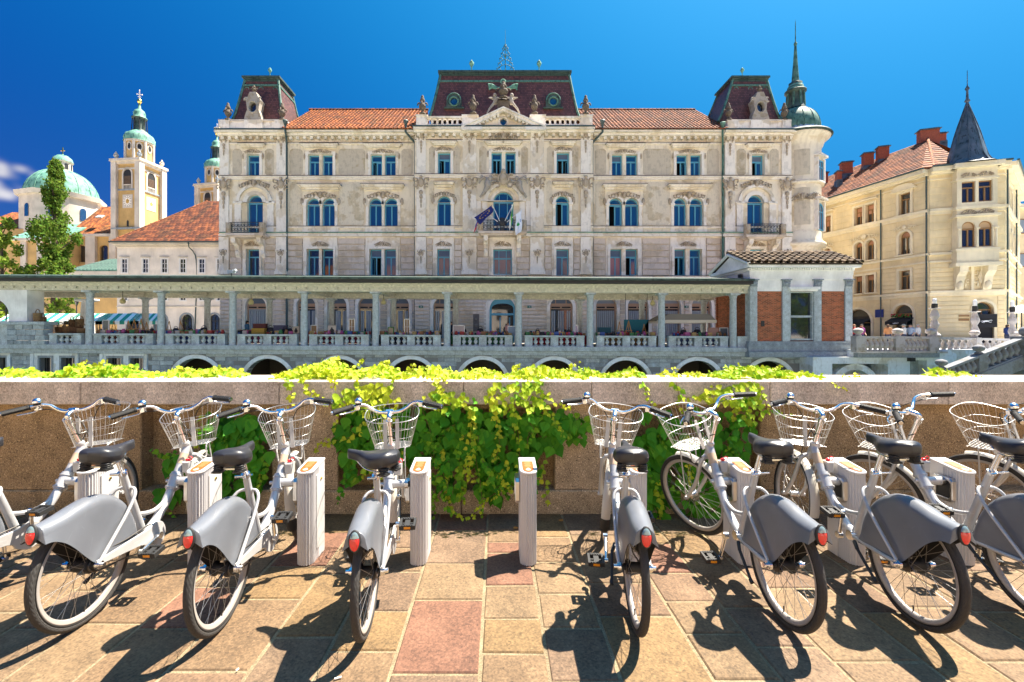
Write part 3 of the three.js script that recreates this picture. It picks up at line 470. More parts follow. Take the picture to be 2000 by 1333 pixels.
// one window: frame, glass, transom and mullion; leaves may stand open on a dark room
function windowUnit(par, x0, x1, y0, y1, z, o = {}) {
  const w = sub('window', par), fm = o.frame ?? MAT.blueFrame, gm = o.glass ?? MAT.glass, t = o.t ?? 0.105, fr = [], W = x1 - x0, H = y1 - y0, d = 0.09, arch = o.arch, yt = arch ? y1 - W / 2 * (o.riseK ?? 1) : y1 - H * (o.top ?? 0.29);
  if (arch) fr.push(prism(archOutline(x0, x1, y0, y1, 10, W / 2 * (o.riseK ?? 1)), z - d, z, [archOutline(x0 + t, x1 - t, y0 + t, y1 - t, 10, (W / 2 - t) * (o.riseK ?? 1))]));
  else fr.push(box(x0, x0 + t, y0, y1, z - d, z), box(x1 - t, x1, y0, y1, z - d, z), box(x0 + t, x1 - t, y0, y0 + t, z - d, z), box(x0 + t, x1 - t, y1 - t, y1, z - d, z));
  const mulls = o.mull ?? [0.5];
  fr.push(box(x0 + t, x1 - t, yt - t * 0.6, yt + t * 0.6, z - d, z + 0.02));
  for (const m of mulls) { const x = mixn(x0, x1, m), tt = t * (m === 0.5 ? 0.85 : 0.6); fr.push(box(x - tt / 2 * 1.2, x + tt / 2 * 1.2, y0 + t, yt - t * 0.6, z - d, z + 0.012)); if (o.topMull) fr.push(box(x - tt / 2, x + tt / 2, yt + t * 0.6, y1 - t, z - d, z)); }
  part('frame', fr, fm, w);
  const op = o.open;      // 'left', 'right', 'both'
  const low = o.low ?? gm, xm = (x0 + x1) / 2, gz = z - 0.06;
  if (arch) part('pane', prism(archOutline(x0 + t / 2, x1 - t / 2, yt, y1 - t / 2, 10, (W / 2 - t / 2) * (o.riseK ?? 1)).map(([x, y]) => [x, Math.max(y, yt)]), gz - 0.02, gz), gm, w); else part('pane', box(x0 + t / 2, x1 - t / 2, yt, y1 - t / 2, gz - 0.02, gz), o.topGlass ?? gm, w);
  if (!op) part('pane', box(x0 + t / 2, x1 - t / 2, y0 + t / 2, yt, gz - 0.021, gz - 0.001), low, w);
  else {
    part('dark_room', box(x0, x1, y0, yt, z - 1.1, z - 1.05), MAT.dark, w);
    for (const side of [-1, 1]) {
      const isOpen = op === 'both' || (op === 'left' && side < 0) || (op === 'right' && side > 0), hx = side < 0 ? x0 + t : x1 - t, lw = W / 2 - t;
      const leaf = sub('casement', w, [hx, 0, z - 0.05], isOpen ? (side < 0 ? 1 : -1) * 1.25 : 0);
      const a = side < 0 ? 0 : -lw, b = side < 0 ? lw : 0;
      // a casement is one mesh here: its rails and its glass edge
      const lf = join([box(a, a + 0.06, y0 + t, yt - t * 0.6, -0.03, 0.02), box(b - 0.06, b, y0 + t, yt - t * 0.6, -0.03, 0.02), box(a + 0.06, b - 0.06, y0 + t, y0 + t + 0.07, -0.03, 0.02), box(a + 0.06, b - 0.06, yt - t * 0.6 - 0.07, yt - t * 0.6, -0.03, 0.02)]);
      leaf.updateMatrix(); lf.applyMatrix4(leaf.matrix); const gl = boxUV(box(a + 0.06, b - 0.06, y0 + t + 0.07, yt - t * 0.6 - 0.07, -0.012, -0.004).toNonIndexed()).applyMatrix4(leaf.matrix);
      w.remove(leaf); lf.userData.ready = gl.userData.ready = true; part('casement', lf, fm, w); part('pane', gl, gm, w);
    }
  }
  return w;
}
{
  const p = thing('city_palace', 'large weathered cream palace with blue windows and three mansard towers, in the centre', 'building');
  const ZW = 44, ZS = 43.8, ZM = 43.14, GY = 0.66;
  const at = (Z) => ({ Z, X: (q) => wx(q, Z), Y: (q) => wy(q, Z) });
  const seg = { wing: at(ZW), pav: at(ZS), mid: at(ZM) };
  const blank = { glass: MAT.glass };
  const reflPink = std(lin(0.45, 0.22, 0.24), 0.2), tree = MAT.glassDark, curt = MAT.glassVeil;  // reflPink: mirrored pink house painted in as the pane colour
  const archG = { frame: MAT.tanFrame, glass: MAT.glassCurtain };
  // each bay: level, x0, x1 (pixels), options
  const bays = {
    lw: { s: 'wing', x: [562, 810], wins: [
      [3, 602, 623], [3, 629, 650], [3, 724, 746, { open: 'left' }], [3, 751, 773], [2, 598, 624.5], [2, 628.5, 654], [2, 720, 745.5], [2, 750.5, 777],
      [1, 600, 623, { low: tree, topGlass: tree }], [1, 629, 652, { low: tree, topGlass: tree }], [1, 722, 745, { open: 'both', topGlass: curt }], [1, 751, 774, { topGlass: curt, low: curt }], [0, 579, 616], [0, 639, 677], [0, 699, 737], [0, 762, 799]] },
    rw: { s: 'wing', x: [1158, 1410], wins: [
      [3, 1195, 1216, { topGlass: curt }], [3, 1223, 1245], [3, 1321, 1343, { open: 'both' }], [3, 1349, 1370], [2, 1189, 1216, { open: 'left' }], [2, 1221, 1248], [2, 1316, 1341.5], [2, 1347, 1374],
      [1, 1191, 1215, { low: reflPink, topGlass: curt }], [1, 1221, 1245, { open: 'left', topGlass: curt }], [1, 1316, 1340, { open: 'both', topGlass: curt }], [1, 1346, 1370], [0, 1164, 1205], [0, 1226, 1267], [0, 1288, 1330], [0, 1351, 1390]] },
    lp: { s: 'pav', x: [430, 562], wins: [[3, 482, 507], [4, 482, 513, {}], [1, 482, 508, { low: tree, topGlass: tree }], [0, 479, 520]] },
    rp: { s: 'pav', x: [1410, 1545], wins: [[3, 1468, 1493, { open: 'left', topGlass: curt }], [4, 1460, 1492], [1, 1462, 1490], [0, 1455, 1497]] },
    mid: { s: 'mid', x: [810, 1158], wins: [[3, 855, 880, { open: 'left', topGlass: curt }], [3, 960, 980, { open: 'both' }], [3, 987, 1007, { open: 'both' }], [3, 1087, 1112, { open: 'both', topGlass: curt }], [2, 854, 881], [5, 963.5, 1003], [2, 1085, 1112, { open: 'left' }],
      [1, 854, 879, { low: curt, topGlass: curt }], [6, 963.5, 1000], [1, 1086, 1111, { low: curt, topGlass: curt }], [0, 846, 890], [7, 956, 1007], [0, 1074, 1119]] },
  };
  const dy = { wing: 0, pav: 0, mid: -5 };     // the middle stands nearer, so its lines sit higher in the photograph
  const lev = { 0: [655, 579, true], 1: [539, 487, false], 2: [442, 387, true], 3: [347, 302, false], 4: [461, 381, true], 5: [457, 377, true], 6: [537, 487, false], 7: [655, 580, true] };
  const R = relief(1.35, 2.6, 3, 0.5), Rc = relief(1.5, 3.4, 5, 0.55), Rs = relief(0.9, 1.6, 8, 0.5), SC = scroll(3.0, 0.9, 0.3), SCs = scroll(1.9, 0.75, 1.2), HB = [];
  for (const [key, b] of Object.entries(bays)) {
    const { Z, X, Y } = seg[b.s], z = -Z, x0 = X(b.x[0]), x1 = X(b.x[1]), o = dy[b.s], holes = [], top = Y(252 + (b.s === 'mid' ? -6 : 0));
    const E = (q) => wy(q + (b.s === 'mid' ? -6 : 0), Z - 0.8), trim = [], grey = [], rust = [], sill = [], wall = sub('wall', p);
    const L = (q) => Y(q + (b.s === 'mid' && q < 460 ? mixn(-6, 0, (q - 252) / 208) : 0));
    for (const [l, a, c, w = {}] of b.wins) {
      const [yb, yt, arch] = lev[l], e = { ...w, arch }, xa = X(a), xb = X(c), y0 = l === 0 || l === 7 ? GY : L(yb), y1 = L(yt + (b.s === 'mid' && l === 2 ? -2 : 0));
      holes.push(arch ? archOutline(xa, xb, y0, y1, 12) : rect(xa, xb, y0, y1));
      const zw = z - 0.32;
      if (l === 0) {
        const ys = L(604), yq = L(597);
        const g = { frame: MAT.tanFrame, glass: a > 1160 ? MAT.glassCurtain : curt, mull: a > 840 && a < 1120 ? [0.27, 0.73] : [0.5], topMull: a > 840 && a < 1120, t: 0.11 };
        windowUnit(p, xa, xb, yq, y1, zw, { ...g, arch: true, riseK: (y1 - yq - 0.02) / ((xb - xa) / 2) > 1 ? 1 : (y1 - yq - 0.13) / ((xb - xa) / 2) });
        const W = sub('shop_window', p); part('frame', [box(xa, xb, ys, yq, zw - 0.1, zw + 0.03), box(xa, xa + 0.14, GY, ys, zw - 0.1, zw), box(xb - 0.14, xb, GY, ys, zw - 0.1, zw), box(xa + 0.14, xb - 0.14, GY, GY + 0.35, zw - 0.1, zw)], MAT.tanFrame, W);
        part('vent', [[0.08, 0.46], [0.54, 0.92]].map(([u, v]) => box(mixn(xa, xb, u), mixn(xa, xb, v), ys + 0.1, yq - 0.1, zw + 0.02, zw + 0.045)), MAT.dark, W);
        part('pane', box(xa + 0.1, xb - 0.1, GY + 0.3, ys, zw - 0.08, zw - 0.06), a < 500 ? MAT.glassCurtain : MAT.glassDark, W);
        const cu = []; for (let k = 0; k < 9; k++) if (k % 4 !== 2 || a > 1100) cu.push(new THREE.CylinderGeometry(0.09, 0.09, ys - GY - 0.5, 6).translate(mixn(xa + 0.25, xb - 0.25, k / 8), (ys + GY) / 2 + 0.1, zw - 0.055 + 0.02).scale(1, 1, 1)); part('blind', cu, MAT.glassCurtain, W);
        trim.push(prism(archOutline(xa - 0.28, xb + 0.28, GY, y1 + 0.28, 12), z, z + 0.08, [archOutline(xa, xb, GY + 0.001, y1, 12)]));
        continue;
      }
      if (l === 7) {
        part('portal_door', [prism(archOutline(xa, xb, GY, y1, 14), zw - 0.1, zw, [rect(xa + 0.2, xb - 0.2, GY + 0.01, L(616)), archOutline(xa + 0.2, xb - 0.2, L(612), y1 - 0.6, 12, 0.45)]), box(xa + 0.95, xa + 1.05, GY, L(620), zw - 0.2, zw - 0.1), box(xb - 0.6, xb - 0.5, GY, L(620), zw - 0.2, zw - 0.1)], MAT.blueFrame, p);
        part('portal_glass', box(xa + 0.15, xb - 0.15, GY, y1 - 0.7, zw - 0.35, zw - 0.3), MAT.glassDark, p);
        const gr = []; for (let k = -4; k <= 4; k++) gr.push(bar(V3((xa + xb) / 2 + k * 0.04, y1 - 0.75, zw - 0.04), V3((xa + xb) / 2 + k * 0.26, y1 - 0.08 - k * k * 0.025, zw - 0.04), 0.03, 0.03, 4)); part('portal_grille', gr, MAT.iron, p);
        trim.push(prism(archOutline(xa - 0.5, xb + 0.5, GY, y1 + 0.4, 14), z, z + 0.14, [archOutline(xa, xb, GY + 0.001, y1, 14)]));
        continue;
      }
      if (l === 5) Object.assign(e, { mull: [0.3, 0.7], topMull: true, t: 0.11 });
      if (l === 4) Object.assign(e, { t: 0.1 });
      if (l === 6) Object.assign(e, { mull: [0.3, 0.7], topMull: true, low: curt, topGlass: curt, top: 0.36 });
      windowUnit(p, xa, xb, y0, y1, zw, e);
      if (l !== 4 && l !== 5) sill.push(box(xa - 0.12, xb + 0.12, y0 - 0.1, y0, z - 0.1, z + 0.1));
    }
    part('stucco', prism(rect(x0, x1, GY - 0.3, top), z - 0.5, z, holes), MAT.facade, wall);
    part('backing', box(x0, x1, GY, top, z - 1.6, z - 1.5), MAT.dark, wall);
    // horizontal bands
    const bandC = [[352, 348, 0.16], [348, 345.5, 0.26], [459, 456, 0.18], [462.5, 459, 0.3], [446, 443, 0.14], [545, 540, 0.2]];
    for (const [a, c, d] of bandC) trim.push(box(x0, x1, L(a), L(c), z - 0.05, z + d));
    trim.push(box(x0, x1, L(282), L(279.5), z - 0.05, z + 0.1), box(x0, x1, L(270), L(268), z, z + 0.12), box(x0, x1, E(262), E(257.5), z, z + 0.55), box(x0 - 0.02, x1 + 0.02, E(257.5), E(254), z - 0.1, z + 0.85));
    parts('flashing', [[345.5, 0.3], [443, 0.18], [279.5, 0.14], [540, 0.24], [254, 0]].slice(0, 4).map(([q, d]) => box(x0, x1, L(q), L(q - 1), z - 0.02, z + d)), MAT.flashing, wall); part('copper_flashing', box(x0, x1, L(456), L(454.6), z - 0.02, z + 0.34), MAT.copper, wall);
    parts('cornice', trim, MAT.facadeTrim, wall); parts('window_sill', sill, MAT.facadeTrim, wall);
    const md = []; for (let x = x0 + 0.3; x < x1 - 0.25; x += 0.66) md.push(box(x, x + 0.26, E(268), E(262.2), z, z + 0.42)); part('modillion_row', md, MAT.facadeTrim, wall).userData.kind = 'stuff';
    part('gutter', [box(x0 - 0.05, x1 + 0.05, E(254), E(251.6), z + 0.7, z + 0.95)], MAT.pipe, wall);
    // rusticated courses between the openings
    const rows = (y0, y1, n, list, m, gap) => { const g = []; for (let i = 0; i < n; i++) { const a = mixn(y0, y1, i / n) + gap, c = mixn(y0, y1, (i + 1) / n) - gap; let x = x0 + 0.03; for (const [u, v] of [...list, [x1 - 0.03, x1]]) { if (u - x > 0.12) g.push(blockGeo(u - x, c - a, 0.165, 0.025).translate((u + x) / 2, (a + c) / 2, z + 0.15)); x = v; } } return g; };
    const cut = (l, m) => b.wins.filter((w) => l.includes(w[0])).map((w) => [X(w[1]) - m, X(w[2]) + m]).reduce((a, w) => { const q = a[a.length - 1]; if (q && w[0] < q[1] + 0.25) q[1] = Math.max(q[1], w[1]); else a.push([...w]); return a; }, []);
    const pil = { lp: [[430, 448], [541, 560]], rp: [[1415, 1434], [1526, 1544]], mid: [[814, 832], [904, 930], [1036, 1062], [1134, 1153]], lw: [], rw: [] }[key], pc = pil.map(([a, c]) => [X(a) - 0.1, X(c) + 0.1]);
    const mergeCut = (a) => a.sort((q, w) => q[0] - w[0]).reduce((s, w) => { const q = s[s.length - 1]; if (q && w[0] < q[1] + 0.1) q[1] = Math.max(q[1], w[1]); else s.push([...w]); return s; }, []);
    parts('rusticated_course', rows(L(539), L(466), 6, mergeCut([...cut([1, 6], 0.45), ...pc]), 0, 0.034), MAT.facadeRust, wall);
    parts('rusticated_course', rows(GY + 0.1, L(578), 12, mergeCut(cut([0, 7], 0.3)), 0, 0.032), MAT.facadeRust, wall);
    parts('rusticated_course', rows(L(578), L(546), 4, [], 0, 0.032), MAT.facadeRust, wall);
    // pilasters
    for (const [a, c] of pil) {
      const P = sub('pilaster', p), xa = X(a), xb = X(c), xm = (xa + xb) / 2;
      part('shaft', [box(xa, xb, L(454), L(352), z, z + 0.2), box(xa - 0.03, xb + 0.03, L(537), L(464), z, z + 0.24), box(xa, xb, L(343), L(271), z, z + 0.16), box(xa - 0.12, xb + 0.12, L(537), L(531), z, z + 0.36), box(xa - 0.06, xb + 0.06, L(531), L(527), z, z + 0.3), box(xa - 0.05, xb + 0.05, L(493), L(489), z, z + 0.3)], MAT.facadeTrim, P);
      part('capital', Rc, MAT.ornament, P).position.set(xm, L(350), z + 0.22); part('cartouche', R, MAT.ornament, P).position.set(xm, L(260), z + 0.18); part('pendant', Rs, MAT.ornament, P).position.set(xm, L(489), z + 0.28);
      P.children[1].scale.set(1.05, 0.85, 1.3); P.children[2].scale.set(0.75, 0.85, 1.3); P.children[3].scale.set(0.8, 0.8, 1);
    }
    // window surrounds and hoods, for pairs and single windows
    const groups = (l) => b.wins.filter((w) => w[0] === l).reduce((a, w) => { const q = a[a.length - 1]; if (q && w[1] - q[1] < 9) q[1] = w[2]; else a.push([w[1], w[2]]); return a; }, []);
    const sur = [], orn = [], hoods = [], patch = [];
    const fr = (xa, xb, y0, y1, t, d) => [box(xa - t, xa, y0, y1 + t, z, z + d), box(xb, xb + t, y0, y1 + t, z, z + d), box(xa, xb, y1, y1 + t, z, z + d)];
    for (const [a, c] of groups(3)) {
      const xa = X(a), xb = X(c), y0 = L(347), y1 = L(302), bd = c - a > 30; hoods.push(box(xa - 0.64, xb + 0.64, L(284), L(283.3), z, z + 0.53));
      sur.push(...fr(xa, xb, y0, y1, 0.26, 0.1), box(xa - 0.5, xb + 0.5, L(288), L(285.5), z, z + 0.4), box(xa - 0.4, xb + 0.4, L(290), L(288), z, z + 0.26), box(xa - 0.62, xb + 0.62, L(285.5), L(284), z, z + 0.5));
      const s = part('scroll_relief', SCs, MAT.ornament, p); s.position.set((xa + xb) / 2, L(299.5), z + 0.1); s.scale.set(bd ? 1 : 0.8, 0.75, 1);
      for (const q of [xa - 0.32, xb + 0.32]) orn.push(ball(q, y1 - 0.2, z + 0.08, 0.1, 0.3, 0.08, 6, 5));
    }
    for (const [a, c] of groups(2)) {
      const xa = X(a), xb = X(c), pair = c - a > 40, t = 0.24;
      for (const w of b.wins.filter((w) => w[0] === 2 && w[1] >= a && w[2] <= c)) { const u = X(w[1]), v = X(w[2]), yt = L(387 + (b.s === 'mid' ? -2 : 0)), ys = yt - (v - u) / 2; sur.push(prism(archOutline(u - t, v + t, ys, yt + t, 12).slice(0), z, z + 0.14, [archOutline(u, v, ys + 0.001, yt, 12)])); }
      if (pair) { const xm = (X(b.wins.find((w) => w[1] === a && w[0] === 2)[2]) + X(b.wins.find((w) => w[2] === c && w[0] === 2)[1])) / 2; part('colonnette', [bar(V3(xm, L(442), z - 0.08), V3(xm, L(402), z - 0.08), 0.1, 0.085, 10), box(xm - 0.16, xm + 0.16, L(402), L(399), z - 0.25, z + 0.1)], MAT.facadeTrim, p); }
      for (const q of [xa - 0.13, xb + 0.13]) sur.push(box(q - 0.13, q + 0.13, L(442), L(402), z, z + 0.1), box(q - 0.2, q + 0.2, L(402), L(398), z, z + 0.2));
      const hy = pair ? 365 : 363, hw = pair ? 0.55 : 0.2; hoods.push(box(xa - hw - 0.12, xb + hw + 0.12, L(hy - 1.6), L(hy - 2.4), z, z + 0.63)); sur.push(box(xa - hw, xb + hw, L(hy + 3), L(hy), z, z + 0.5), box(xa - hw - 0.1, xb + hw + 0.1, L(hy), L(hy - 1.6), z, z + 0.6), box(xa - hw + 0.15, xb + hw - 0.15, L(hy + 7), L(hy + 3), z, z + 0.25));
      const s = part('scroll_relief', SC, MAT.ornament, p); s.position.set((xa + xb) / 2, L(387), z + 0.12); s.scale.set(pair ? 0.95 : 0.62, pair ? 1.0 : 0.8, 1.4);
      for (const q of [xa - 0.4, xb + 0.4]) orn.push(ball(q, L(394), z + 0.08, 0.16, 0.34, 0.1, 7, 5));
      sur.push(box(xa - 0.35, xb + 0.35, L(455), L(446), z, z + 0.09));
    }
    for (const l of [1, 6]) for (const [a, c] of groups(l)) {
      const xa = X(a), xb = X(c); sur.push(...fr(xa, xb, L(539), L(487), 0.22, 0.22), box(xa - 0.36, xb + 0.36, L(482), L(464.5), z, z + 0.1), box(xa - 0.4, xa - 0.23, L(539), L(481), z, z + 0.09), box(xb + 0.23, xb + 0.4, L(539), L(481), z, z + 0.09));
      const s = part('scroll_relief', SCs, MAT.ornament, p); s.position.set((xa + xb) / 2, L(481), z + 0.13); s.scale.set(0.75, 0.9, 1);
      if (c - a > 40) sur.push(box(X(a + 23) , X(c - 23), L(539), L(487), z - 0.2, z + 0.05));
    }
    for (const [a, c] of groups(4)) {
      const xa = X(a), xb = X(c), xm = (xa + xb) / 2, yt = L(381), ys = yt - (xb - xa) / 2;
      sur.push(prism(archOutline(xa - 0.35, xb + 0.35, ys, yt + 0.35, 14), z, z + 0.1, [archOutline(xa, xb, ys + 0.001, yt, 14)]), prism(archOutline(xa - 0.95, xb + 0.95, ys, yt + 0.95, 14), z, z + 0.24, [archOutline(xa - 0.68, xb + 0.68, ys + 0.001, yt + 0.68, 14)]));
      for (const s of [-1, 1]) sur.push(box(xm + s * 1.55 - 0.3, xm + s * 1.55 + 0.3, L(455), ys - 0.1, z, z + 0.16), box(xm + s * 1.55 - 0.42, xm + s * 1.55 + 0.42, ys - 0.1, ys + 0.1, z, z + 0.24), box(xm + s * 2.35 - 0.2, xm + s * 2.35 + 0.2, L(440), L(400), z, z + 0.05));
      const s = part('scroll_relief', SC, MAT.ornament, p); s.position.set(xm, yt + 0.72, z + 0.1); s.scale.set(0.92, 1.15, 1.8);
    }
    for (const [a, c] of groups(5)) {
      const xa = X(a), xb = X(c), xm = (xa + xb) / 2, yt = L(377), ys = yt - (xb - xa) / 2;
      sur.push(prism(archOutline(xa - 0.25, xb + 0.25, ys, yt + 0.25, 14), z, z + 0.12, [archOutline(xa, xb, ys + 0.001, yt, 14)]), prism(archOutline(xa - 0.85, xb + 0.85, ys, yt + 0.8, 14), z, z + 0.45, [archOutline(xa - 0.55, xb + 0.55, ys + 0.001, yt + 0.5, 14)]));
      for (const s of [-1, 1]) sur.push(box(xm + s * 1.75 - 0.25, xm + s * 1.75 + 0.25, L(455), ys, z, z + 0.15), box(xm + s * 1.75 - 0.35, xm + s * 1.75 + 0.35, ys, ys + 0.15, z, z + 0.3), box(xm + s * 2.5 - 0.4, xm + s * 2.5 + 0.4, L(452), L(395), z, z + 0.06));
    }
    parts('flashing', hoods, MAT.flashing, wall); parts('window_surround', sur, MAT.facadeTrim, wall); parts('bracket', orn, MAT.ornament, wall);
    // bare grey render panels with notched corners between the windows
    const panel = (a, c, y0, y1, list = grey) => { const u = X(a), v = X(c), q = L(y0), w = L(y1), n = 0.22; list.push(prism([[u + n, q], [v - n, q], [v, q + n], [v, w - n], [v - n, w], [u + n, w], [u, w - n], [u, q + n]], z, z + 0.025)); };
    ({ lw: [[565.5, 591], [661, 713], [784, 806]], rw: [[1162, 1184], [1256, 1310], [1381, 1404]], lp: [[454, 472], [517, 535]], rp: [[1439, 1457], [1504, 1521]], mid: [[838, 850], [886, 898], [936, 950], [1018, 1031], [1068, 1080], [1118, 1130]] })[key].forEach(([a, c]) => panel(a, c, 343, 291));
    ({ lw: [[565.5, 590], [663, 711]], rw: [[1163, 1182], [1256, 1308], [1381, 1405]], lp: [], rp: [], mid: [[838, 848], [888, 899], [1067, 1079], [1119, 1129]] })[key].forEach(([a, c]) => panel(a, c, 440, 356, patch));
    parts('render_panel', patch, MAT.facadePatch, wall);
    parts('render_panel', grey, MAT.facadeGrey, wall);
    // the side walls of what stands forward, and the roof parapets
    if (key === 'mid') part('side_wall', [box(x0, x0 + 0.5, GY, top, -ZW, z - 0.5), box(x1 - 0.5, x1, GY, top, -ZW, z - 0.5)], MAT.facade, wall);
    if (key === 'lp') part('side_wall', [box(x0, x0 + 0.5, GY, top, -62, z - 0.5), box(x0 - 0.3, x0 + 0.2, L(262), L(253), -62, z + 0.5)], MAT.facade, wall);
  }
  const { X, Y } = seg.wing;
  part('rear_wall', box(X(430), X(1560), 0.66, Y(253), -58, -57.5), MAT.facade, p);
  // red tile roofs of the wings, laid course over course
  for (const [a, c] of [[556, 816], [1150, 1414]]) {
    const roof = sub('roof', p), n = 16, z0 = -43.0, z1 = -50.2, y0 = wy(251.2, 43.0), y1 = wy(215, 50.2), g = [], xa = X(a), xb = X(c);
    for (let i = 0; i < n; i++) { const t0 = i / n, t1 = (i + 1) / n, ya = mixn(y0, y1, t0), yb = mixn(y0, y1, t1), za = mixn(z0, z1, t0), zb = mixn(z0, z1, t1) - 0.06; g.push(prism([[-za, ya + 0.07], [-zb, yb + 0.02], [-zb, yb - 0.1], [-za, ya - 0.06]], xa, xb).rotateY(Math.PI / 2)); }
    part('tile_course', g, a > 1000 ? MAT.clayDark : MAT.clay, roof);
    const rg = []; for (let x = xa; x < xb; x += 0.42) rg.push(new THREE.CylinderGeometry(0.12, 0.14, 0.42, 7).rotateZ(Math.PI / 2).translate(x, y1 + 0.05, z1)); part('ridge_tile', rg, MAT.clayBrown, roof);
    const rib = []; for (let x = xa + 0.15; x < xb; x += 0.36) rib.push(prism([[-z0, y0 + 0.1], [-z1, y1 + 0.06], [-z1, y1 - 0.02], [-z0, y0]], x, x + 0.09).rotateY(Math.PI / 2)); part('tile_rib', rib, a > 1000 ? MAT.clayDark : MAT.clay, roof);
    part('rear_slope', prism([[50.2, y1], [58, y0], [58, y0 - 0.2], [50.2, y1 - 0.2]], xa, xb).rotateY(Math.PI / 2), MAT.clay, roof);
  }
  part('snow_guard', [box(X(1192.5), X(1194.5), Y(236), Y(226), -45.5, -45.4)], MAT.grayStone2, p);
  // mansard towers: a curved-hip frustum with copper hips and a crest
  function mansard(b, t, yb, yt, cap, parent) {   // b, t = [x0, x1, zNear, zFar] at bottom and top
    const m = sub('mansard_roof', parent), n = 7, g = [], hips = [], cor = (k, s) => { const q = Math.pow(s, 0.82), x0 = mixn(b[0], t[0], q), x1 = mixn(b[1], t[1], q), z0 = mixn(b[2], t[2], q), z1 = mixn(b[3], t[3], q), y = mixn(yb, yt, s); return [[x0, y, z0], [x1, y, z0], [x1, y, z1], [x0, y, z1]][k]; };
    for (let i = 0; i < n; i++) for (let k = 0; k < 4; k++) g.push(quadGeo(cor(k, i / n), cor((k + 1) % 4, i / n), cor((k + 1) % 4, (i + 1) / n), cor(k, (i + 1) / n)));
    for (let k = 0; k < 4; k++) hips.push(tube(Array.from({ length: n + 1 }, (_, i) => V3(...cor(k, i / n))), 0.13, 10, 5));
    part('slates', g, MAT.mansard, m); parts('copper_hip', hips, MAT.copperMid, m);
    const h = cap; part('crest', [box(t[0] - 0.05, t[1] + 0.05, yt - h * 0.9, yt - h * 0.25, t[3] - 0.05, t[2] + 0.05), box(t[0] - 0.14, t[1] + 0.14, yt - h * 0.25, yt - h * 0.05, t[3] - 0.14, t[2] + 0.14), box(t[0] - 0.25, t[1] + 0.25, yt - h * 0.05, yt + h * 0.2, t[3] - 0.25, t[2] + 0.25)], MAT.copperDark, m);
    part('crest_band', [box(t[0] - 0.2, t[1] + 0.2, yt - h * 1.15, yt - h * 0.92, t[3] - 0.2, t[2] + 0.2)], MAT.copperMid, m);
    part('roof_rail', [box(t[0] + 0.2, t[1] - 0.2, yt + h * 0.2 + 0.22, yt + h * 0.2 + 0.26, t[2] - 0.3, t[2] - 0.26), ...[0.1, 0.5, 0.9].map((q) => box(mixn(t[0], t[1], q), mixn(t[0], t[1], q) + 0.04, yt + h * 0.2, yt + h * 0.2 + 0.24, t[2] - 0.3, t[2] - 0.26))], MAT.iron, m);
    for (const q of [0.07, 0.5, 0.93]) part('copper_rosette', torus(0.2, 0.06, mixn(t[0], t[1], q), yt - h * 1.5, t[2] + 0.12, 6.28, 0, 14, 5), MAT.copperMid, m);
    return m;
  }
  const zf = (px, py, Z) => [wx(px, Z), wy(py, Z)];
  const urn = (px, py, Z, s = 1) => { const u = part('stone_urn', URN, MAT.urn, p); u.position.set(wx(px, Z), wy(py, Z), -Z); u.scale.set(s * 0.8, s * 1.25, s * 0.8); };
  const fin = (px, py, Z, s = 1) => { const u = part('copper_finial', FINIAL, MAT.copper, p); u.position.set(wx(px, Z), wy(py, Z), -Z); u.scale.setScalar(s); };
  // left and right pavilion: parapet, mansard, stone dormer, urns
  for (const [a, c, b0, b1, t0, t1, dx, urns, fx, name] of [[428, 560, 452, 553, 479, 543, 497, [445, 551], 527, 'l'], [1418, 1548, 1402, 1527, 1432, 1497, 1482, [1423, 1532], 1450, 'r']]) {
    const Z = 44.1, par = [box(wx(a + 4, Z), wx(c - 3, Z), wy(254, Z), wy(238, Z), -44.6, -44)], caps = [box(wx(a, Z), wx(c, Z), wy(238, Z), wy(235, Z), -44.7, -43.9)];
    for (const [u, v] of [[a + 1, a + 22], [c - 22, c - 1], [dx - 18, dx + 18]]) par.push(box(wx(u, Z), wx(v, Z), wy(254, Z), wy(236.5, Z), -44.5, -43.85));
    part('roof_parapet', par, MAT.facadeTrim, p); part('parapet_coping', caps, MAT.facadeRust, p);
    const s = name === 'l' ? 1 : -1;
    const yb = wy(238, 44.6), yt = wy(153, 45.4), tw = [wx(t0, 45.4), wx(t1, 45.4)];
    mansard([wx(b0, 44.6), wx(b1, 44.6), -44.6, -49.8], [...tw, -45.4, -48.5], yb, yt, 0.75, p);
    part('pavilion_deck', box(wx(a, Z), wx(c, Z), wy(254, Z) - 0.3, wy(254, Z), -52, -44), MAT.copperDark, p);
    const D = sub('stone_dormer', p), Zd = 44.35, dxw = wx(dx, Zd), d0 = wy(236, Zd), H = wy(183, Zd) - d0;
    const out = [[-0.85, 0], [0.85, 0], [0.7, 0.5], [0.55, 0.9], [0.62, H * 0.6], [0.72, H * 0.72], [0.5, H * 0.82], [0.3, H], [-0.3, H], [-0.5, H * 0.82], [-0.72, H * 0.72], [-0.62, H * 0.6], [-0.55, 0.9], [-0.7, 0.5]];
    const ov = Array.from({ length: 18 }, (_, i) => [0.34 * Math.cos(i / 18 * 6.283), H * 0.45 + 0.48 * Math.sin(i / 18 * 6.283)]);
    part('surround', prism(out, -0.9, 0, [ov]).translate(dxw, d0, -Zd + 0.35), MAT.dormer, D); part('oval_pane', box(-0.45, 0.45, H * 0.25, H * 0.66, -0.3, -0.25).translate(dxw, d0, -Zd + 0.3), MAT.glassDark, D);
    part('moulding', [torus(0.43, 0.07, 0, 0, 0, 6.28, 0, 20, 6).scale(1, 1.3, 1).translate(dxw, d0 + H * 0.45, -Zd + 0.36), ...[-1, 1].map((q) => torus(0.2, 0.08, dxw + q * 0.66, d0 + H * 0.72, -Zd + 0.3, 4.5, q, 10, 5))], MAT.dormer, D);
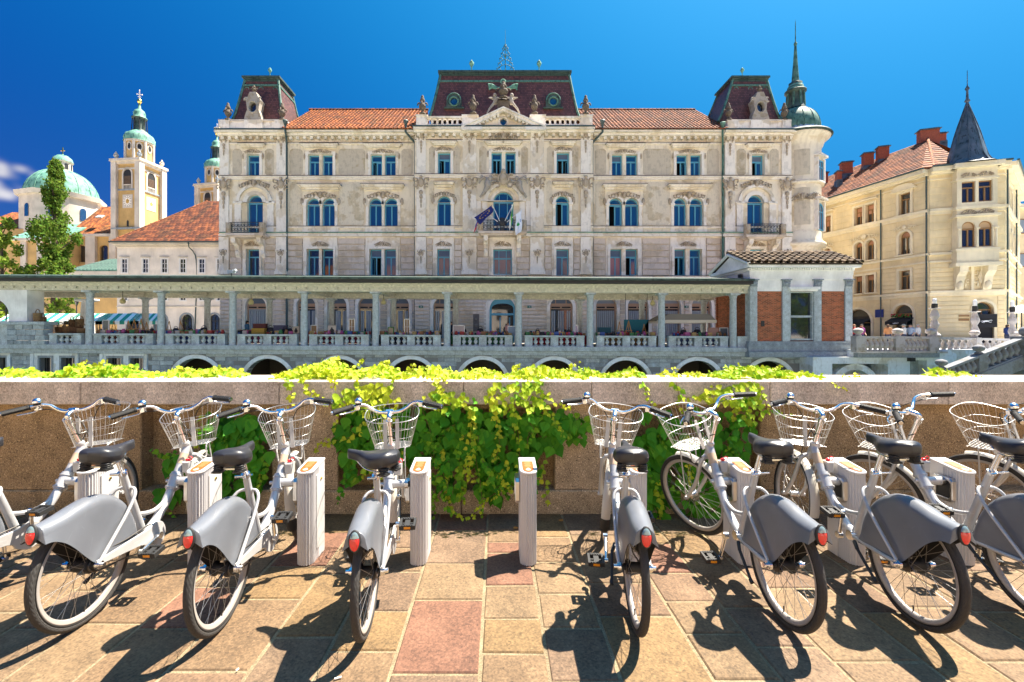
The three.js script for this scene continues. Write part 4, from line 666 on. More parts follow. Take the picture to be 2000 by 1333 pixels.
    const du = part('urn', URN, MAT.urn, D); du.position.set(dxw, d0 + H, -Zd + 0.1); du.scale.setScalar(0.48);
    urns.forEach((q) => urn(q, 236, 44.1, 0.88)); fin(fx, 150, 46.5, 0.75);
  }
  // the middle: pierced parapet, pediment, big mansard
  {
    const Z = 43.0, X = (q) => wx(q, Z), Y = (q) => wy(q, Z), z = -Z, par = [], D = (a, c) => { par.push(box(X(a), X(c), Y(247), Y(244), z - 0.3, z + 0.05), box(X(a), X(c), Y(231), Y(227.5), z - 0.3, z + 0.08)); const n = 7; for (let i = 0; i < n; i++) par.push(torus(0.27, 0.085, X(mixn(a, c, (i + 0.5) / n)), Y(237.5), z - 0.12, 6.28, 0, 16, 5)); };
    D(834, 903); D(1065, 1134); part('pierced_parapet', par, MAT.facadeTrim, p);
    part('parapet_pier', [[813, 834], [903, 933], [1036, 1065], [1134, 1157]].map(([a, c]) => [box(X(a), X(c), Y(247), Y(228), z - 0.5, z + 0.1), box(X(a) - 0.06, X(c) + 0.06, Y(228), Y(225), z - 0.55, z + 0.16)]), MAT.facadeTrim, p);
    [[825, 225], [924, 224], [1044, 224], [1144, 225]].forEach(([q, y]) => urn(q, y, 43.0, 0.95));
    const P = sub('pediment', p), cy = wy(248.5, 42.3), ap = wy(211, 42.3), xl = X(902), xr = X(1065), xm = X(983), zq = z + 0.75;
    part('tympanum', prism([[xl + 0.3, cy], [xr - 0.3, cy], [xm, ap - 0.35]], z - 0.3, z + 0.25, [Array.from({ length: 16 }, (_, i) => [xm + 0.36 * Math.cos(i / 16 * 6.283), Y(240.5) + 0.36 * Math.sin(i / 16 * 6.283)])]), MAT.facade, P);
    const rk = (s) => { const xe = s < 0 ? xl : xr; return [prism([[xe, cy], [xm, ap], [xm, ap - 0.3], [xe + s * -0.85, cy]], z - 0.2, zq), prism([[xe, cy + 0.06], [xm, ap + 0.08], [xm, ap - 0.06], [xe, cy - 0.08]], z - 0.2, zq + 0.12)]; };
    part('raking_cornice', [...rk(-1), ...rk(1), box(xl, xl + 1.9, cy - 0.28, cy, z, zq + 0.1), box(xr - 1.9, xr, cy - 0.28, cy, z, zq + 0.1)], MAT.facadeTrim, P);
    const mo = []; for (const s of [-1, 1]) for (let k = 1; k < 9; k++) { const t = k / 9.4, x = mixn(s < 0 ? xl + 0.7 : xr - 0.7, xm, t), y = mixn(cy - 0.05, ap - 0.42, t); mo.push(box(x - 0.11, x + 0.11, y - 0.12, y + 0.12, z + 0.2, z + 0.6)); } part('modillion_row', mo, MAT.facadeTrim, P);
    part('round_window', torus(0.4, 0.1, xm, Y(240.5), z + 0.27, 6.28, 0, 20, 6), MAT.facadeTrim, P); part('pane', box(xm - 0.4, xm + 0.4, Y(240.5) - 0.4, Y(240.5) + 0.4, z - 0.1, z - 0.05), MAT.glass, P);
    const mk = part('mask_relief', relief(1.0, 1.3, 11, 0.15), MAT.ornament, p); mk.position.set(xm, Y(255), z + 0.3); const ms = part('scroll_relief', SC, MAT.ornament, p); ms.position.set(xm, Y(274), z + 0.25); ms.scale.set(0.85, 1, 1.6);
    const yb = wy(230, 44.2), yt = wy(143, 45.15);
    const M = mansard([wx(838, 44.2), wx(1132, 44.2), -44.2, -54], [wx(861, 45.15), wx(1111, 45.15), -45.15, -52], yb, yt, 0.85, p);
    part('deck', box(X(806), X(1162), Y(250), Y(247), -54, z), MAT.copperDark, M);
    for (const q of [887, 1080]) { const d = sub('copper_dormer', p, [wx(q, 44.6), wy(201, 44.6), -44.3]); part('housing', [prism(archOutline(-0.72, 0.72, -0.55, 0.85, 12, 0.6), -1.4, 0, [Array.from({ length: 16 }, (_, i) => [0.36 * Math.cos(i / 16 * 6.283), 0.36 * Math.sin(i / 16 * 6.283)])]), box(-0.95, 0.95, -0.68, -0.55, -1.4, 0.06)], MAT.copperDark, d); part('rim', [torus(0.42, 0.09, 0, 0, 0.02, 6.28, 0, 20, 6), torus(0.66, 0.06, 0, 0.12, 0.02, 3.14, 0, 16, 5)], MAT.copperMid, d); part('pane', box(-0.4, 0.4, -0.4, 0.4, -0.2, -0.15), MAT.glass, d); }
    fin(921, 141, 47, 1.0); fin(1053, 141, 47, 1.0);
    // wrought iron crest with tall spike
    const I = sub('iron_crest', p, [wx(987, 47), wy(141, 47), -47]), cr = [], H = wy(58, 47) - wy(141, 47); for (const s of [-1, 1]) for (let k = 0; k < 5; k++) { const y = 0.25 + k * 0.52, w = 0.95 - k * 0.17; cr.push(torus(0.22 - k * 0.02, 0.03, s * w * 0.75, y, 0, 4.8, s > 0 ? 0.6 : -2, 12, 4), tube([V3(0, y + 0.55, 0), V3(s * w * 0.5, y + 0.35, 0), V3(s * w, y - 0.1, 0)], 0.03, 8, 4)); }
    part('scrolls', cr, MAT.copperMid, I); part('spike', [bar(V3(0, 0, 0), V3(0, H * 0.45, 0), 0.05, 0.035, 6), bar(V3(0, H * 0.45, 0), V3(0, H, 0), 0.035, 0.012, 6), ball(0, 1.6, 0, 0.12), ball(0, 2.6, 0, 0.1)], MAT.copperMid, I);
    // statue group on the pediment, copper dragon wings behind
    const S = sub('statue_group', p, [xm, ap + 0.05, z + 0.2]);
    const child = (s) => [ball(s * 0.72, 0.85, 0, 0.24, 0.4, 0.22), ball(s * 0.78, 1.35, 0.04, 0.18, 0.2, 0.18), bar(V3(s * 0.8, 0.65, 0.1), V3(s * 1.25, 0.1, 0.15), 0.15, 0.1, 7), bar(V3(s * 1.25, 0.1, 0.15), V3(s * 1.5, -0.35, 0.1), 0.1, 0.07, 7), bar(V3(s * 0.6, 1.1, 0.1), V3(s * 0.2, 1.0, 0.15), 0.1, 0.07, 6), bar(V3(s * 0.9, 1.1, -0.05), V3(s * 1.35, 1.2, -0.1), 0.14, 0.04, 6)];
    part('putto', child(-1), MAT.dormer, S); part('putto', child(1), MAT.dormer, S); part('pedestal', [box(-0.55, 0.55, -0.1, 0.75, -0.4, 0.3), lathe([[0.6, 0.75], [0.3, 1.0], [0.25, 1.2]], 10)], MAT.urn, S); const su = part('urn', URN, MAT.urn, S); su.position.y = 1.0; su.scale.setScalar(1.05);
    const wg = []; for (const s of [-1, 1]) for (let k = 0; k < 4; k++) wg.push(tube([V3(0, 0, 0), V3(s * 0.6, 0.05 - k * 0.05, 0), V3(s * (1.0 + k * 0.05), 0.28 - k * 0.1, 0), V3(s * (1.45 - k * 0.03), 0.34 - k * 0.18, 0)], 0.075, 8, 5)); wg.push(torus(0.22, 0.06, 0, 0.6, 0)); part('dragon_wings', wg, MAT.copper, p).position.set(xm, wy(172, 44.6), -44.55);
    // sculptures over the balcony door
    const B = sub('sculpture', p, [xm, 0, z]), yy = (q) => Y(q - 3), wing = (s, k) => tube([V3(s * (0.9 + k * 0.12), yy(366), 0.4), V3(s * (1.5 + k * 0.1), yy(358 - k * 2), 0.45), V3(s * (2.1 + k * 0.05), yy(349 + k * 5), 0.35)], 0.11 - k * 0.012, 8, 5);
    for (const s of [-1, 1]) part('winged_figure', [ball(s * 1.45, yy(366), 0.45, 0.3, 0.5, 0.28), ball(s * 1.25, yy(355), 0.5, 0.2, 0.24, 0.2), bar(V3(s * 1.5, yy(371), 0.5), V3(s * 1.75, yy(382), 0.5), 0.24, 0.17), bar(V3(s * 1.75, yy(382), 0.5), V3(s * 2.15, yy(391), 0.4), 0.17, 0.09), bar(V3(s * 1.3, yy(362), 0.5), V3(s * 0.7, yy(360), 0.5), 0.13, 0.08), ...[0, 1, 2, 3].map((k) => wing(s, k))], MAT.dormer, B);
    part('arms_cartouche', [ball(0, yy(355), 0.4, 0.4, 0.65, 0.25), torus(0.48, 0.1, 0, yy(355), 0.45, 6.28, 0, 16, 5), ball(0, yy(342), 0.4, 0.26, 0.3, 0.24), ...[-1, 1].flatMap((s) => [torus(0.3, 0.11, s * 0.75, yy(352), 0.35, 4.6, s, 10, 5), torus(0.22, 0.09, s * 0.6, yy(367), 0.35, 4.6, s * 2, 10, 5)])], MAT.ornament, B);
    part('grey_backing', box(X(937), X(1030), Y(401), Y(350), z, z + 0.04), MAT.facadeGrey, B);  // flat grey panel behind the sculptures
  }
  // balconies with iron railings
  for (const [cx, Z, w, y] of [[491, 43.8, 3.1, 461], [1482, 43.8, 3.3, 464], [981, 43.14, 4.0, 457]]) {
    const b = sub('balcony', p, [wx(cx, Z), wy(y, Z), -Z]), d = 1.15, h = 1.05, ir = [];
    part('slab', [box(-w / 2 - 0.2, w / 2 + 0.2, -0.22, 0, 0, d + 0.15), box(-w / 2, w / 2, -0.36, -0.22, 0, d)], MAT.facadeRust, b);
    for (const s of [-1, 1]) part('console', [prism([[0, 0], [d * 0.95, 0], [d * 0.9, -0.35], [d * 0.4, -0.7], [0.3, -1.5], [0.12, -1.8], [0, -1.8]], -0.2, 0.2).rotateY(-Math.PI / 2).translate(0, 0, 0), ball(0, -0.35, d * 0.75, 0.22, 0.24, 0.24), ball(0, -1.3, 0.3, 0.2, 0.3, 0.2)].map((g) => g.translate(s * w * 0.38, -0.36, 0)), MAT.facadeTrim, b);
    for (const s of [-1, 1]) part('balcony_pier', [box(s * w / 2 - 0.22, s * w / 2 + 0.22, 0, h * 0.95, d - 0.35, d + 0.05), ball(s * w / 2, h * 0.5, d + 0.05, 0.17, 0.4, 0.1)], MAT.ornament, b);
    ir.push(box(-w / 2, w / 2, h - 0.05, h, d - 0.1, d - 0.05), box(-w / 2, w / 2, 0.08, 0.12, d - 0.1, d - 0.05)); const n = Math.round(w / 0.3);
    for (let k = 0; k < n; k++) { const x = -w / 2 + w * (k + 0.5) / n, bz = d - 0.05 + 0.16 * Math.sin(Math.PI * (k + 0.5) / n); ir.push(torus(0.12, 0.022, x, h * 0.68, bz, 5.2, k % 2 ? 0.5 : -2, 10, 4), torus(0.12, 0.022, x, h * 0.33, bz, 5.2, k % 2 ? 2.6 : 3.6, 10, 4), bar(V3(x + 0.14, 0.1, bz - 0.03), V3(x + 0.14, h, bz - 0.03), 0.018, 0.018, 4)); }
    part('railing', ir, MAT.iron, b);
    if (cx === 981) part('shield', [ball(0, h * 0.75, d + 0.2, 0.28, 0.36, 0.1), torus(0.36, 0.05, 0, h * 0.75, d + 0.2, 6.28, 0, 14, 4), box(-0.14, 0.14, 0.05, 0.3, d + 0.05, d + 0.3)], MAT.iron, b);
  }
  // drain pipes
  const pipe = (px, Z, bend, y0, y1 = 545, m = MAT.pipe) => part('drain_pipe', [tube([V3(wx(px + bend, Z), wy(y0, Z), -Z + 0.8), V3(wx(px + bend, Z), wy(y0 + 14, Z), -Z + 0.75), V3(wx(px, Z), wy(y0 + 30, Z), -Z + 0.2), V3(wx(px, Z), wy(y1, Z), -Z + 0.2)], 0.1, 24, 6), bar(V3(wx(px, Z), wy(y0 + 30, Z), -Z + 0.2), V3(wx(px, Z), 0.7, -Z + 0.2), 0.1, 0.1, 6), lathe([[0, 0], [0.12, 0], [0.24, 0.35], [0.24, 0.45], [0, 0.45]], 8).translate(wx(px + bend, Z), wy(y0, Z), -Z + 0.8)], m, p);
  pipe(561.5, 43.9, 3, 252); pipe(811.5, 43.9, -16, 252); pipe(1156, 43.9, 17, 252); pipe(1410, 43.9, -6, 256, 545, MAT.copperMid);
  // round corner turret on the right with its copper dome and spire
  {
    const Z = 45.4, T = sub('corner_turret', p, [wx(1554, Z), 0, -Z]), Y = (q) => wy(q, 43.6), r = 2.1;
    part('drum', lathe([[r, 0.66], [r, Y(545)], [r + 0.15, Y(543)], [r + 0.15, Y(539)], [r, Y(538)], [r, Y(484)], [r + 0.4, Y(480)], [r + 0.42, Y(474)], [r + 0.1, Y(468)], [r + 0.1, Y(452)], [r, Y(451)], [r, Y(360)], [r + 0.25, Y(358)], [r + 0.25, Y(354)], [r, Y(351)], [r, Y(285)], [r + 0.15, Y(280)], [r + 0.3, Y(270)], [r + 0.75, Y(263)], [r + 0.8, Y(260)], [0, Y(260)]], 40), MAT.facade, T);
    part('eave', lathe([[0, Y(261)], [r + 0.8, Y(261)], [r + 0.95, Y(259)], [r + 0.8, Y(255)], [r - 0.1, Y(252)], [r - 0.1, Y(243)], [0, Y(243)]], 40), MAT.copperDark, T);
    part('drum_ring', lathe([[r - 0.05, Y(254)], [r - 0.02, Y(252)], [r - 0.02, Y(243.5)], [0, Y(243)]], 32), MAT.facadeTrim, T);
    const dome = [[r * 0.99, 246]]; for (let i = 0; i <= 10; i++) { const a = i / 10 * 1.3; dome.push([r * 1.0 * Math.cos(a), 240 - 46 * Math.sin(a)]); }
    part('copper_dome', lathe(dome.map(([q, y]) => [q, Y(y)]), 28), MAT.copperMid, T);
    part('dome_rib', Array.from({ length: 14 }, (_, k) => tube(dome.slice(1).map(([q, y]) => V3((q + 0.01) * Math.cos(k / 14 * 6.283), Y(y), (q + 0.01) * Math.sin(k / 14 * 6.283))), 0.035, 8, 4)), MAT.copperMid, T);
    part('lantern', lathe([[0.95, 197], [0.85, 194], [0.75, 185], [0.68, 175], [0.66, 164], [0.95, 162], [0.95, 159], [0.7, 158], [0.72, 152], [0.55, 147], [0.6, 143], [0.42, 141], [0, 141]].map(([q, y]) => [q, Y(y)]), 16), MAT.copperDark, T);
    part('lantern_column', Array.from({ length: 8 }, (_, k) => bar(V3(0.78 * Math.cos(k * 0.785), Y(192), 0.78 * Math.sin(k * 0.785)), V3(0.72 * Math.cos(k * 0.785), Y(164), 0.72 * Math.sin(k * 0.785)), 0.1, 0.09, 6)), MAT.copperMid, T);
    part('lantern_cap', lathe([[0.74, 158], [0.66, 150], [0.5, 146]].map(([q, y]) => [q + 0.02, Y(y)]), 16), MAT.copper, T);
    part('spire', lathe([[0.36, 142], [0.2, 100], [0.1, 66], [0.16, 64], [0.14, 61], [0.05, 58], [0.03, 20], [0, 12]].map(([q, y]) => [q, Y(y)]), 10), MAT.copperMid, T);
    for (const [y0, y1, arch] of [[355, 313, false], [450, 397, true]]) {   // narrow windows on the right flank, seen edge-on
      for (const a of [0.95]) { const W = sub('window', T, [0, 0, 0], 0), g = [], w = 0.62, m = new THREE.Matrix4().makeRotationY(Math.PI / 2 - a).multiply(new THREE.Matrix4().makeTranslation(0, 0, r)); const mk = (q) => q.applyMatrix4(m);
        part('frame', [arch ? prism(archOutline(-w, w, Y(y0), Y(y1), 10), -0.15, 0.06, [archOutline(-w + 0.1, w - 0.1, Y(y0) + 0.1, Y(y1) - 0.1, 10)]) : prism(rect(-w, w, Y(y0), Y(y1)), -0.15, 0.06, [rect(-w + 0.1, w - 0.1, Y(y0) + 0.1, Y(y1) - 0.1)]), box(-0.05, 0.05, Y(y0), Y(y1), -0.1, 0.05), box(-w, w, mixn(Y(y0), Y(y1), 0.66), mixn(Y(y0), Y(y1), 0.66) + 0.1, -0.1, 0.05)].map(mk), MAT.blueFrame, W);
        part('pane', mk(arch ? prism(archOutline(-w, w, Y(y0), Y(y1), 10), -0.1, 0.02) : prism(rect(-w, w, Y(y0), Y(y1)), -0.1, 0.02)), MAT.glass, W);
        part('surround', [box(-w - 0.25, w + 0.25, Y(y1) + 0.3, Y(y1) + 0.5, -0.2, 0.4), box(-w - 0.25, -w, Y(y0), Y(y1) + 0.2, -0.2, 0.16), box(w, w + 0.25, Y(y0), Y(y1) + 0.2, -0.2, 0.16)].map(mk), MAT.facadeTrim, W); }
    }
    const tp = []; for (const [a, y0, y1] of [[2.0, 343, 293], [2.0, 440, 368]]) { const q = new THREE.CylinderGeometry(r + 0.04, r + 0.04, Y(y1) - Y(y0), 10, 1, true, -0.62, 0.62).translate(0, (Y(y0) + Y(y1)) / 2, 0); tp.push(q); } part('render_panel', tp, MAT.facadeGrey, T);
    for (const a of [1.9, 1.3]) { const q = part('scroll_relief', SCs, MAT.ornament, T); q.rotation.y = Math.PI / 2 - a; q.position.set(Math.cos(a) * (r + 0.05), Y(391), Math.sin(a) * (r + 0.05)); q.scale.set(0.9, 1.3, 1.2); }
  }
}
// ---------------------------------------------------------------- the other buildings
{
  // yellow corner building on the right
  const b = thing('corner_building', 'pale yellow corner building with brown windows and grey corner spire, on the right', 'building');
  const G = 0.66, top = 15.7, A0 = [wx(1815, 40), -40], A1 = [wx(1963, 38.4), -38.4], B = [wx(1992, 47.8), -47.8];
  const face = (a, c, fn) => { const dx = c[0] - a[0], dz = c[1] - a[1]; return { g: sub('facade', b, [a[0], 0, a[1]], Math.atan2(-dz, dx)), L: Math.hypot(dx, dz) }; };
  const LL = 17, d = [-0.204, -1].map((q) => q / Math.hypot(0.204, 1)), far = [A0[0] + d[0] * LL, A0[1] + d[1] * LL];
  const fl = face(far, A0), fc = face(A0, A1), fr = face(A1, B);
  const cls = { frame: MAT.brownFrame, glass: MAT.glassDark, t: 0.09 };
  const blind = std(lin(0.50, 0.25, 0.15), 0.8), shopG = MAT.glassDark;
  function build({ g, L }, wins, rust) {
    // windows are flattened into the facade group: thing > facade > piece
    const holes = [], trim = [], pale = [], frames = [], panes = [], blinds = [];
    for (const [x0, x1, y0, y1, arch, bl] of wins) {
      holes.push(arch ? archOutline(x0, x1, y0, y1, 12) : rect(x0, x1, y0, y1));
      const t = 0.08, z = -0.25, xm = (x0 + x1) / 2, yt = arch ? y1 - (x1 - x0) / 2 : y1 - (y1 - y0) * 0.28;
      part('window_frame', [arch ? prism(archOutline(x0, x1, y0, y1, 12), z - 0.08, z, [archOutline(x0 + t, x1 - t, y0 + t, y1 - t, 12)]) : prism(rect(x0, x1, y0, y1), z - 0.08, z, [rect(x0 + t, x1 - t, y0 + t, y1 - t)]), box(x0 + t, x1 - t, yt - 0.05, yt + 0.05, z - 0.06, z + 0.02), box(xm - 0.045, xm + 0.045, y0 + t, yt - 0.05, z - 0.06, z + 0.02)], MAT.brownFrame, g);
      part('window_pane', arch ? prism(archOutline(x0 + 0.04, x1 - 0.04, y0 + 0.04, y1 - 0.04, 12), z - 0.07, z - 0.05) : box(x0 + 0.04, x1 - 0.04, y0 + 0.04, y1 - 0.04, z - 0.07, z - 0.05), MAT.glassDark, g);
      if (bl) part('roller_blind', arch ? prism(archOutline(x0 + t, x1 - t, yt + 0.05, y1 - t, 12).map(([x, y]) => [x, Math.max(y, yt + 0.05)]), z - 0.04, z - 0.025) : box(x0 + t, x1 - t, mixn(y1, y0, bl), y1 - t, z - 0.04, z - 0.025), blind, g);
      const w = 0.2; if (arch) pale.push(prism(archOutline(x0 - w, x1 + w, y0, y1 + w, 12), 0, 0.1, [archOutline(x0, x1, y0 + 0.001, y1, 12)])); else pale.push(box(x0 - w, x0, y0, y1 + w, 0, 0.1), box(x1, x1 + w, y0, y1 + w, 0, 0.1), box(x0, x1, y1, y1 + w, 0, 0.1));
      if (y0 > 4) pale.push(box(x0 - 0.3, x1 + 0.3, y0 - 0.12, y0, 0, 0.2));
    }
    part('wall', prism(rect(0, L, G - 0.3, top), -0.5, 0, holes), MAT.yellow, g);
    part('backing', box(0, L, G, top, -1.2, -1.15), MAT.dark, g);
    trim.push(box(-0.05, L + 0.05, top - 0.35, top, -0.2, 0.75), box(0, L, top - 0.55, top - 0.35, 0, 0.4), box(0, L, top - 0.95, top - 0.85, 0, 0.12), box(0, L, 12.0, 12.25, 0, 0.22), box(0, L, 11.75, 12, 0, 0.1), box(0, L, 8.25, 8.45, 0, 0.2), box(0, L, 7.6, 7.75, 0, 0.14), box(0, L, 4.95, 5.15, 0, 0.25), box(0, L, 4.7, 4.95, 0, 0.12));
    parts('cornice', trim, MAT.yellowPale, g); parts('window_surround', pale, MAT.yellowPale, g);
    const sorted = wins.filter((w) => w[2] < 8).sort((a, c) => a[0] - c[0]);
    const rows = [];
    const rustRows = (y0, y1, n, list, gap, dep) => { for (let i = 0; i < n; i++) { const a = mixn(y0, y1, i / n) + gap, c = mixn(y0, y1, (i + 1) / n) - gap; let x = 0.02; for (const [u, v] of [...list, [L - 0.02, L]]) { if (u - x > 0.15) rows.push(blockGeo(u - x, c - a, 0.06, 0.02).translate((x + u) / 2, (a + c) / 2, dep)); x = Math.max(x, v); } } };
    const cuts = (f) => wins.filter(f).map((w) => [w[0] - 0.25, w[1] + 0.25]).sort((a, c) => a[0] - c[0]).reduce((a, w) => { const q = a[a.length - 1]; if (q && w[0] < q[1] + 0.1) q[1] = Math.max(q[1], w[1]); else a.push([...w]); return a; }, []);
    rustRows(0.9, 4.65, 10, cuts((w) => w[2] < 3), 0.034, 0.055); rustRows(5.2, 7.55, 6, cuts((w) => w[2] > 4.5 && w[3] < 8), 0.034, 0.055);
    rustRows(8.5, 11.7, 5, cuts((w) => w[2] > 8 && w[3] < 11.5), 0.022, 0.035); rustRows(12.3, 14.7, 4, cuts((w) => w[2] > 12), 0.022, 0.035);
    parts('rusticated_course', rows, MAT.yellow, g);
    part('gutter', [box(-0.1, L + 0.1, top - 0.02, top + 0.12, 0.7, 0.85)], MAT.pipe, g);
  }
  const at = (t) => LL - t, W = [];
  const pair = (t, h, y0, y1, arch, bl) => { for (const s of [-1, 1]) W.push([at(t) + s * 0.58 - h, at(t) + s * 0.58 + h, y0, y1, arch, bl]); };
  W.push([at(1.95) - 0.5, at(1.95) + 0.5, 12.3, 14.25, false, 0], [at(1.95) - 0.5, at(1.95) + 0.5, 8.65, 10.75, true, 0.35], [at(1.95) - 0.48, at(1.95) + 0.48, 5.45, 7.2, false, 0], [at(2.1) - 0.85, at(2.1) + 0.85, G, 4.1, true, 0]);
  pair(5.7, 0.43, 12.3, 14.1, false, 0.5); pair(5.7, 0.43, 8.65, 10.6, true, 0.3); pair(5.7, 0.43, 5.45, 7.2, false, 0.3);
  pair(10.3, 0.43, 12.3, 14.1, false, 0.6); pair(10.3, 0.43, 8.65, 10.6, true, 0.3); pair(10.3, 0.43, 5.45, 7.2, false, 0.3); pair(14.6, 0.43, 12.3, 14.1, false, 0.4); pair(14.6, 0.43, 8.65, 10.6, true, 0);
  W.push([at(6.3) - 1.45, at(6.3) + 1.3, G, 3.9, true, 0]);
  build(fl, W); const cw = [[3.0, 4.35, G, 4.15, true, 0]]; build(fc, cw); build(fr, [[2, 2.9, 12.3, 14.2, false, 0], [5, 5.9, 12.3, 14.2, false, 0], [2, 2.9, 8.7, 10.7, true, 0], [5, 5.9, 8.7, 10.7, true, 0], [2, 2.9, 5.5, 7.2, false, 0], [8, 8.9, 8.7, 10.7, true, 0]]);
  const hood = (g, x, y, w) => part('scroll_relief', scroll(w, 0.6, x), MAT.yellowPale, g).position.set(x, y, 0.08);
  hood(fl.g, at(1.95), 10.95, 1.9); hood(fl.g, at(5.7), 10.85, 2.6); hood(fl.g, at(10.3), 10.85, 2.6);
  parts('window_hood', [at(1.95)].map((x) => [prism(archOutline(x - 0.95, x + 0.95, 14.55, 15.05, 10, 0.42), 0, 0.3), box(x - 1.05, x + 1.05, 14.45, 14.56, 0, 0.35)]).flat().concat([5.7, 10.3].map((t) => box(at(t) - 1.35, at(t) + 1.35, 14.5, 14.64, 0, 0.35))), MAT.yellowPale, fl.g);
  const dp = (x, g) => part('drain_pipe', bar(V3(x, 1, 0.15), V3(x, 15.3, 0.15), 0.06, 0.06, 6), MAT.pipe, g); dp(at(4.0), fl.g); dp(at(0.1), fl.g); dp(9, fr.g); dp(0.2, fr.g);
  // ---- oriel on the corner face
  {
    const O = sub('oriel', b, [A0[0], 0, A0[1]], fc.g.rotation.y), x0 = 1.55, x1 = 4.2, dpt = 0.75, xm = (x0 + x1) / 2, holes = [], k = (a) => mixn(x0, x1, a), ws = [[0.12, 0.46], [0.54, 0.88]], P = [];
    for (const [u, v] of ws) { holes.push(rect(k(u), k(v), 12.45, 14.2), archOutline(k(u), k(v), 8.7, 10.85, 12)); }
    part('wall', [prism(rect(x0, x1, 8.0, top - 0.2), dpt - 0.3, dpt, holes), box(x0, x0 + 0.3, 8, top - 0.2, 0, dpt - 0.3), box(x1 - 0.3, x1, 8, top - 0.2, 0, dpt - 0.3)], MAT.yellowPale, O);
    for (const [u, v] of ws) for (const [y0, y1, arch] of [[12.45, 14.2, 0], [8.7, 10.85, 1]]) { const a = k(u), c = k(v), z = dpt - 0.15, m = (a + c) / 2; part('window_frame', [arch ? prism(archOutline(a, c, y0, y1, 10), z - 0.08, z, [archOutline(a + 0.09, c - 0.09, y0 + 0.09, y1 - 0.09, 10)]) : prism(rect(a, c, y0, y1), z - 0.08, z, [rect(a + 0.09, c - 0.09, y0 + 0.09, y1 - 0.09)]), box(m - 0.05, m + 0.05, y0, mixn(y0, y1, 0.7), z - 0.06, z + 0.02), box(a, c, mixn(y0, y1, 0.68), mixn(y0, y1, 0.74), z - 0.06, z + 0.02)], MAT.brownFrame, O); part('window_pane', box(a, c, y0, y1 - (arch ? 0.4 : 0), z - 0.07, z - 0.05), MAT.glassDark, O); if (arch) part('roller_blind', prism(archOutline(a + 0.05, c - 0.05, y1 - 0.62, y1 - 0.05, 10, (c - a) / 2 - 0.06), z - 0.05, z - 0.03), std(lin(0.55, 0.38, 0.22), 0.8), O); }
    P.push(box(x0 - 0.1, x1 + 0.1, 11.9, 12.15, 0, dpt + 0.1), box(x0 - 0.16, x1 + 0.16, 11.25, 11.42, 0, dpt + 0.2), box(x0 - 0.1, x1 + 0.1, 14.35, 14.5, 0, dpt + 0.06), box(x0 - 0.12, x1 + 0.12, 8.4, 8.6, 0, dpt + 0.12), box(x0 - 0.2, x1 + 0.2, 7.1, 7.4, 0, dpt + 0.25), box(x0 - 0.05, x1 + 0.05, 7.4, 8.4, 0, dpt + 0.08), box(x0 - 0.3, x1 + 0.3, top - 0.35, top, -0.2, dpt + 0.4));
    for (const q of [0.04, 0.5, 0.96]) P.push(bar(V3(k(q), 8.7, dpt + 0.03), V3(k(q), 10.2, dpt + 0.03), 0.09, 0.08, 8), box(k(q) - 0.14, k(q) + 0.14, 10.2, 10.32, dpt - 0.1, dpt + 0.15));
    parts('cornice', P, MAT.yellowPale, O);
    for (const [u, v] of ws) { for (const y of [14.6, 11.5]) { const s = part('scroll_relief', scroll(k(v) - k(u), 0.55, y), MAT.ornament, O); s.position.set((k(u) + k(v)) / 2, y, dpt + 0.02); } }
    for (const q of [0.15, 0.85]) part('console', [prism([[0, 0], [dpt + 0.2, 0], [dpt + 0.15, -0.4], [0.5, -0.8], [0.25, -1.9], [0, -2.2]], -0.28, 0.28).rotateY(-Math.PI / 2).translate(k(q), 7.1, 0), ball(k(q), 6.75, dpt * 0.8, 0.3), ball(k(q), 5.6, 0.3, 0.25, 0.4, 0.25)], MAT.yellowPale, O);
    const rl = part('relief_panel', [relief(1.2, 1.9, 4, 0.1), relief(1.2, 1.9, 9, 0.1).clone().translate(1.3, 0, 0), box(0.55, 0.75, -1.95, 0.1, -0.1, 0.16)], MAT.yellowPale, O); rl.position.set(xm - 0.65, 7.0, 0.06);
    // spire: flared square-to-octagon pyramid in grey sheet metal
    const S = sub('corner_spire', b, [A0[0], 0, A0[1]], fc.g.rotation.y), H = wy(190, 38.6), yb = top + 0.02, prof = [[2.1, yb], [1.6, yb + 0.2], [1.3, yb + 0.7], [0.74, yb + 3.1], [0.05, H]];
    part('spire_roof', lathe(prof, 8).toNonIndexed().rotateY(Math.PI / 8).translate(xm, 0, -0.5), MAT.grayRoof, S);
    part('spire_seam', Array.from({ length: 8 }, (_, i) => { const a = i * Math.PI / 4 + Math.PI / 8; return tube(prof.slice(1).map(([q, y]) => V3(xm + q * Math.sin(a), y + 0.02, -0.5 + q * Math.cos(a))), 0.045, 8, 4); }), MAT.grayRoof, S);
    part('spire_finial', [lathe([[0.06, 0], [0.05, 0.15], [0.2, 0.3], [0.1, 0.5], [0.07, 1.2], [0.17, 1.35], [0.06, 1.6], [0.03, 1.7], [0.02, 2.9], [0, 3.0]], 10).translate(xm, H - 0.15, -0.5)], MAT.grayRoof, S);
  }
  // roofs and chimneys
  const ridgeY = 20.4, back = 5.5, nrm = [-d[1] * -1, d[0] * -1];      // from the facade into the building
  const inn = [0.98, 0.2], off = (p, a) => [p[0] + inn[0] * a, p[1] - inn[1] * a];
  const v = (p, y) => [p[0], y, p[1]], e0 = [far[0] - inn[0] * 0.75, far[1] + inn[1] * 0.75], e1 = [A0[0] - inn[0] * 0.75, A0[1] + inn[1] * 0.75], r0 = off(far, back), r1 = [A0[0] + 4.6, A0[1] - 5.0];
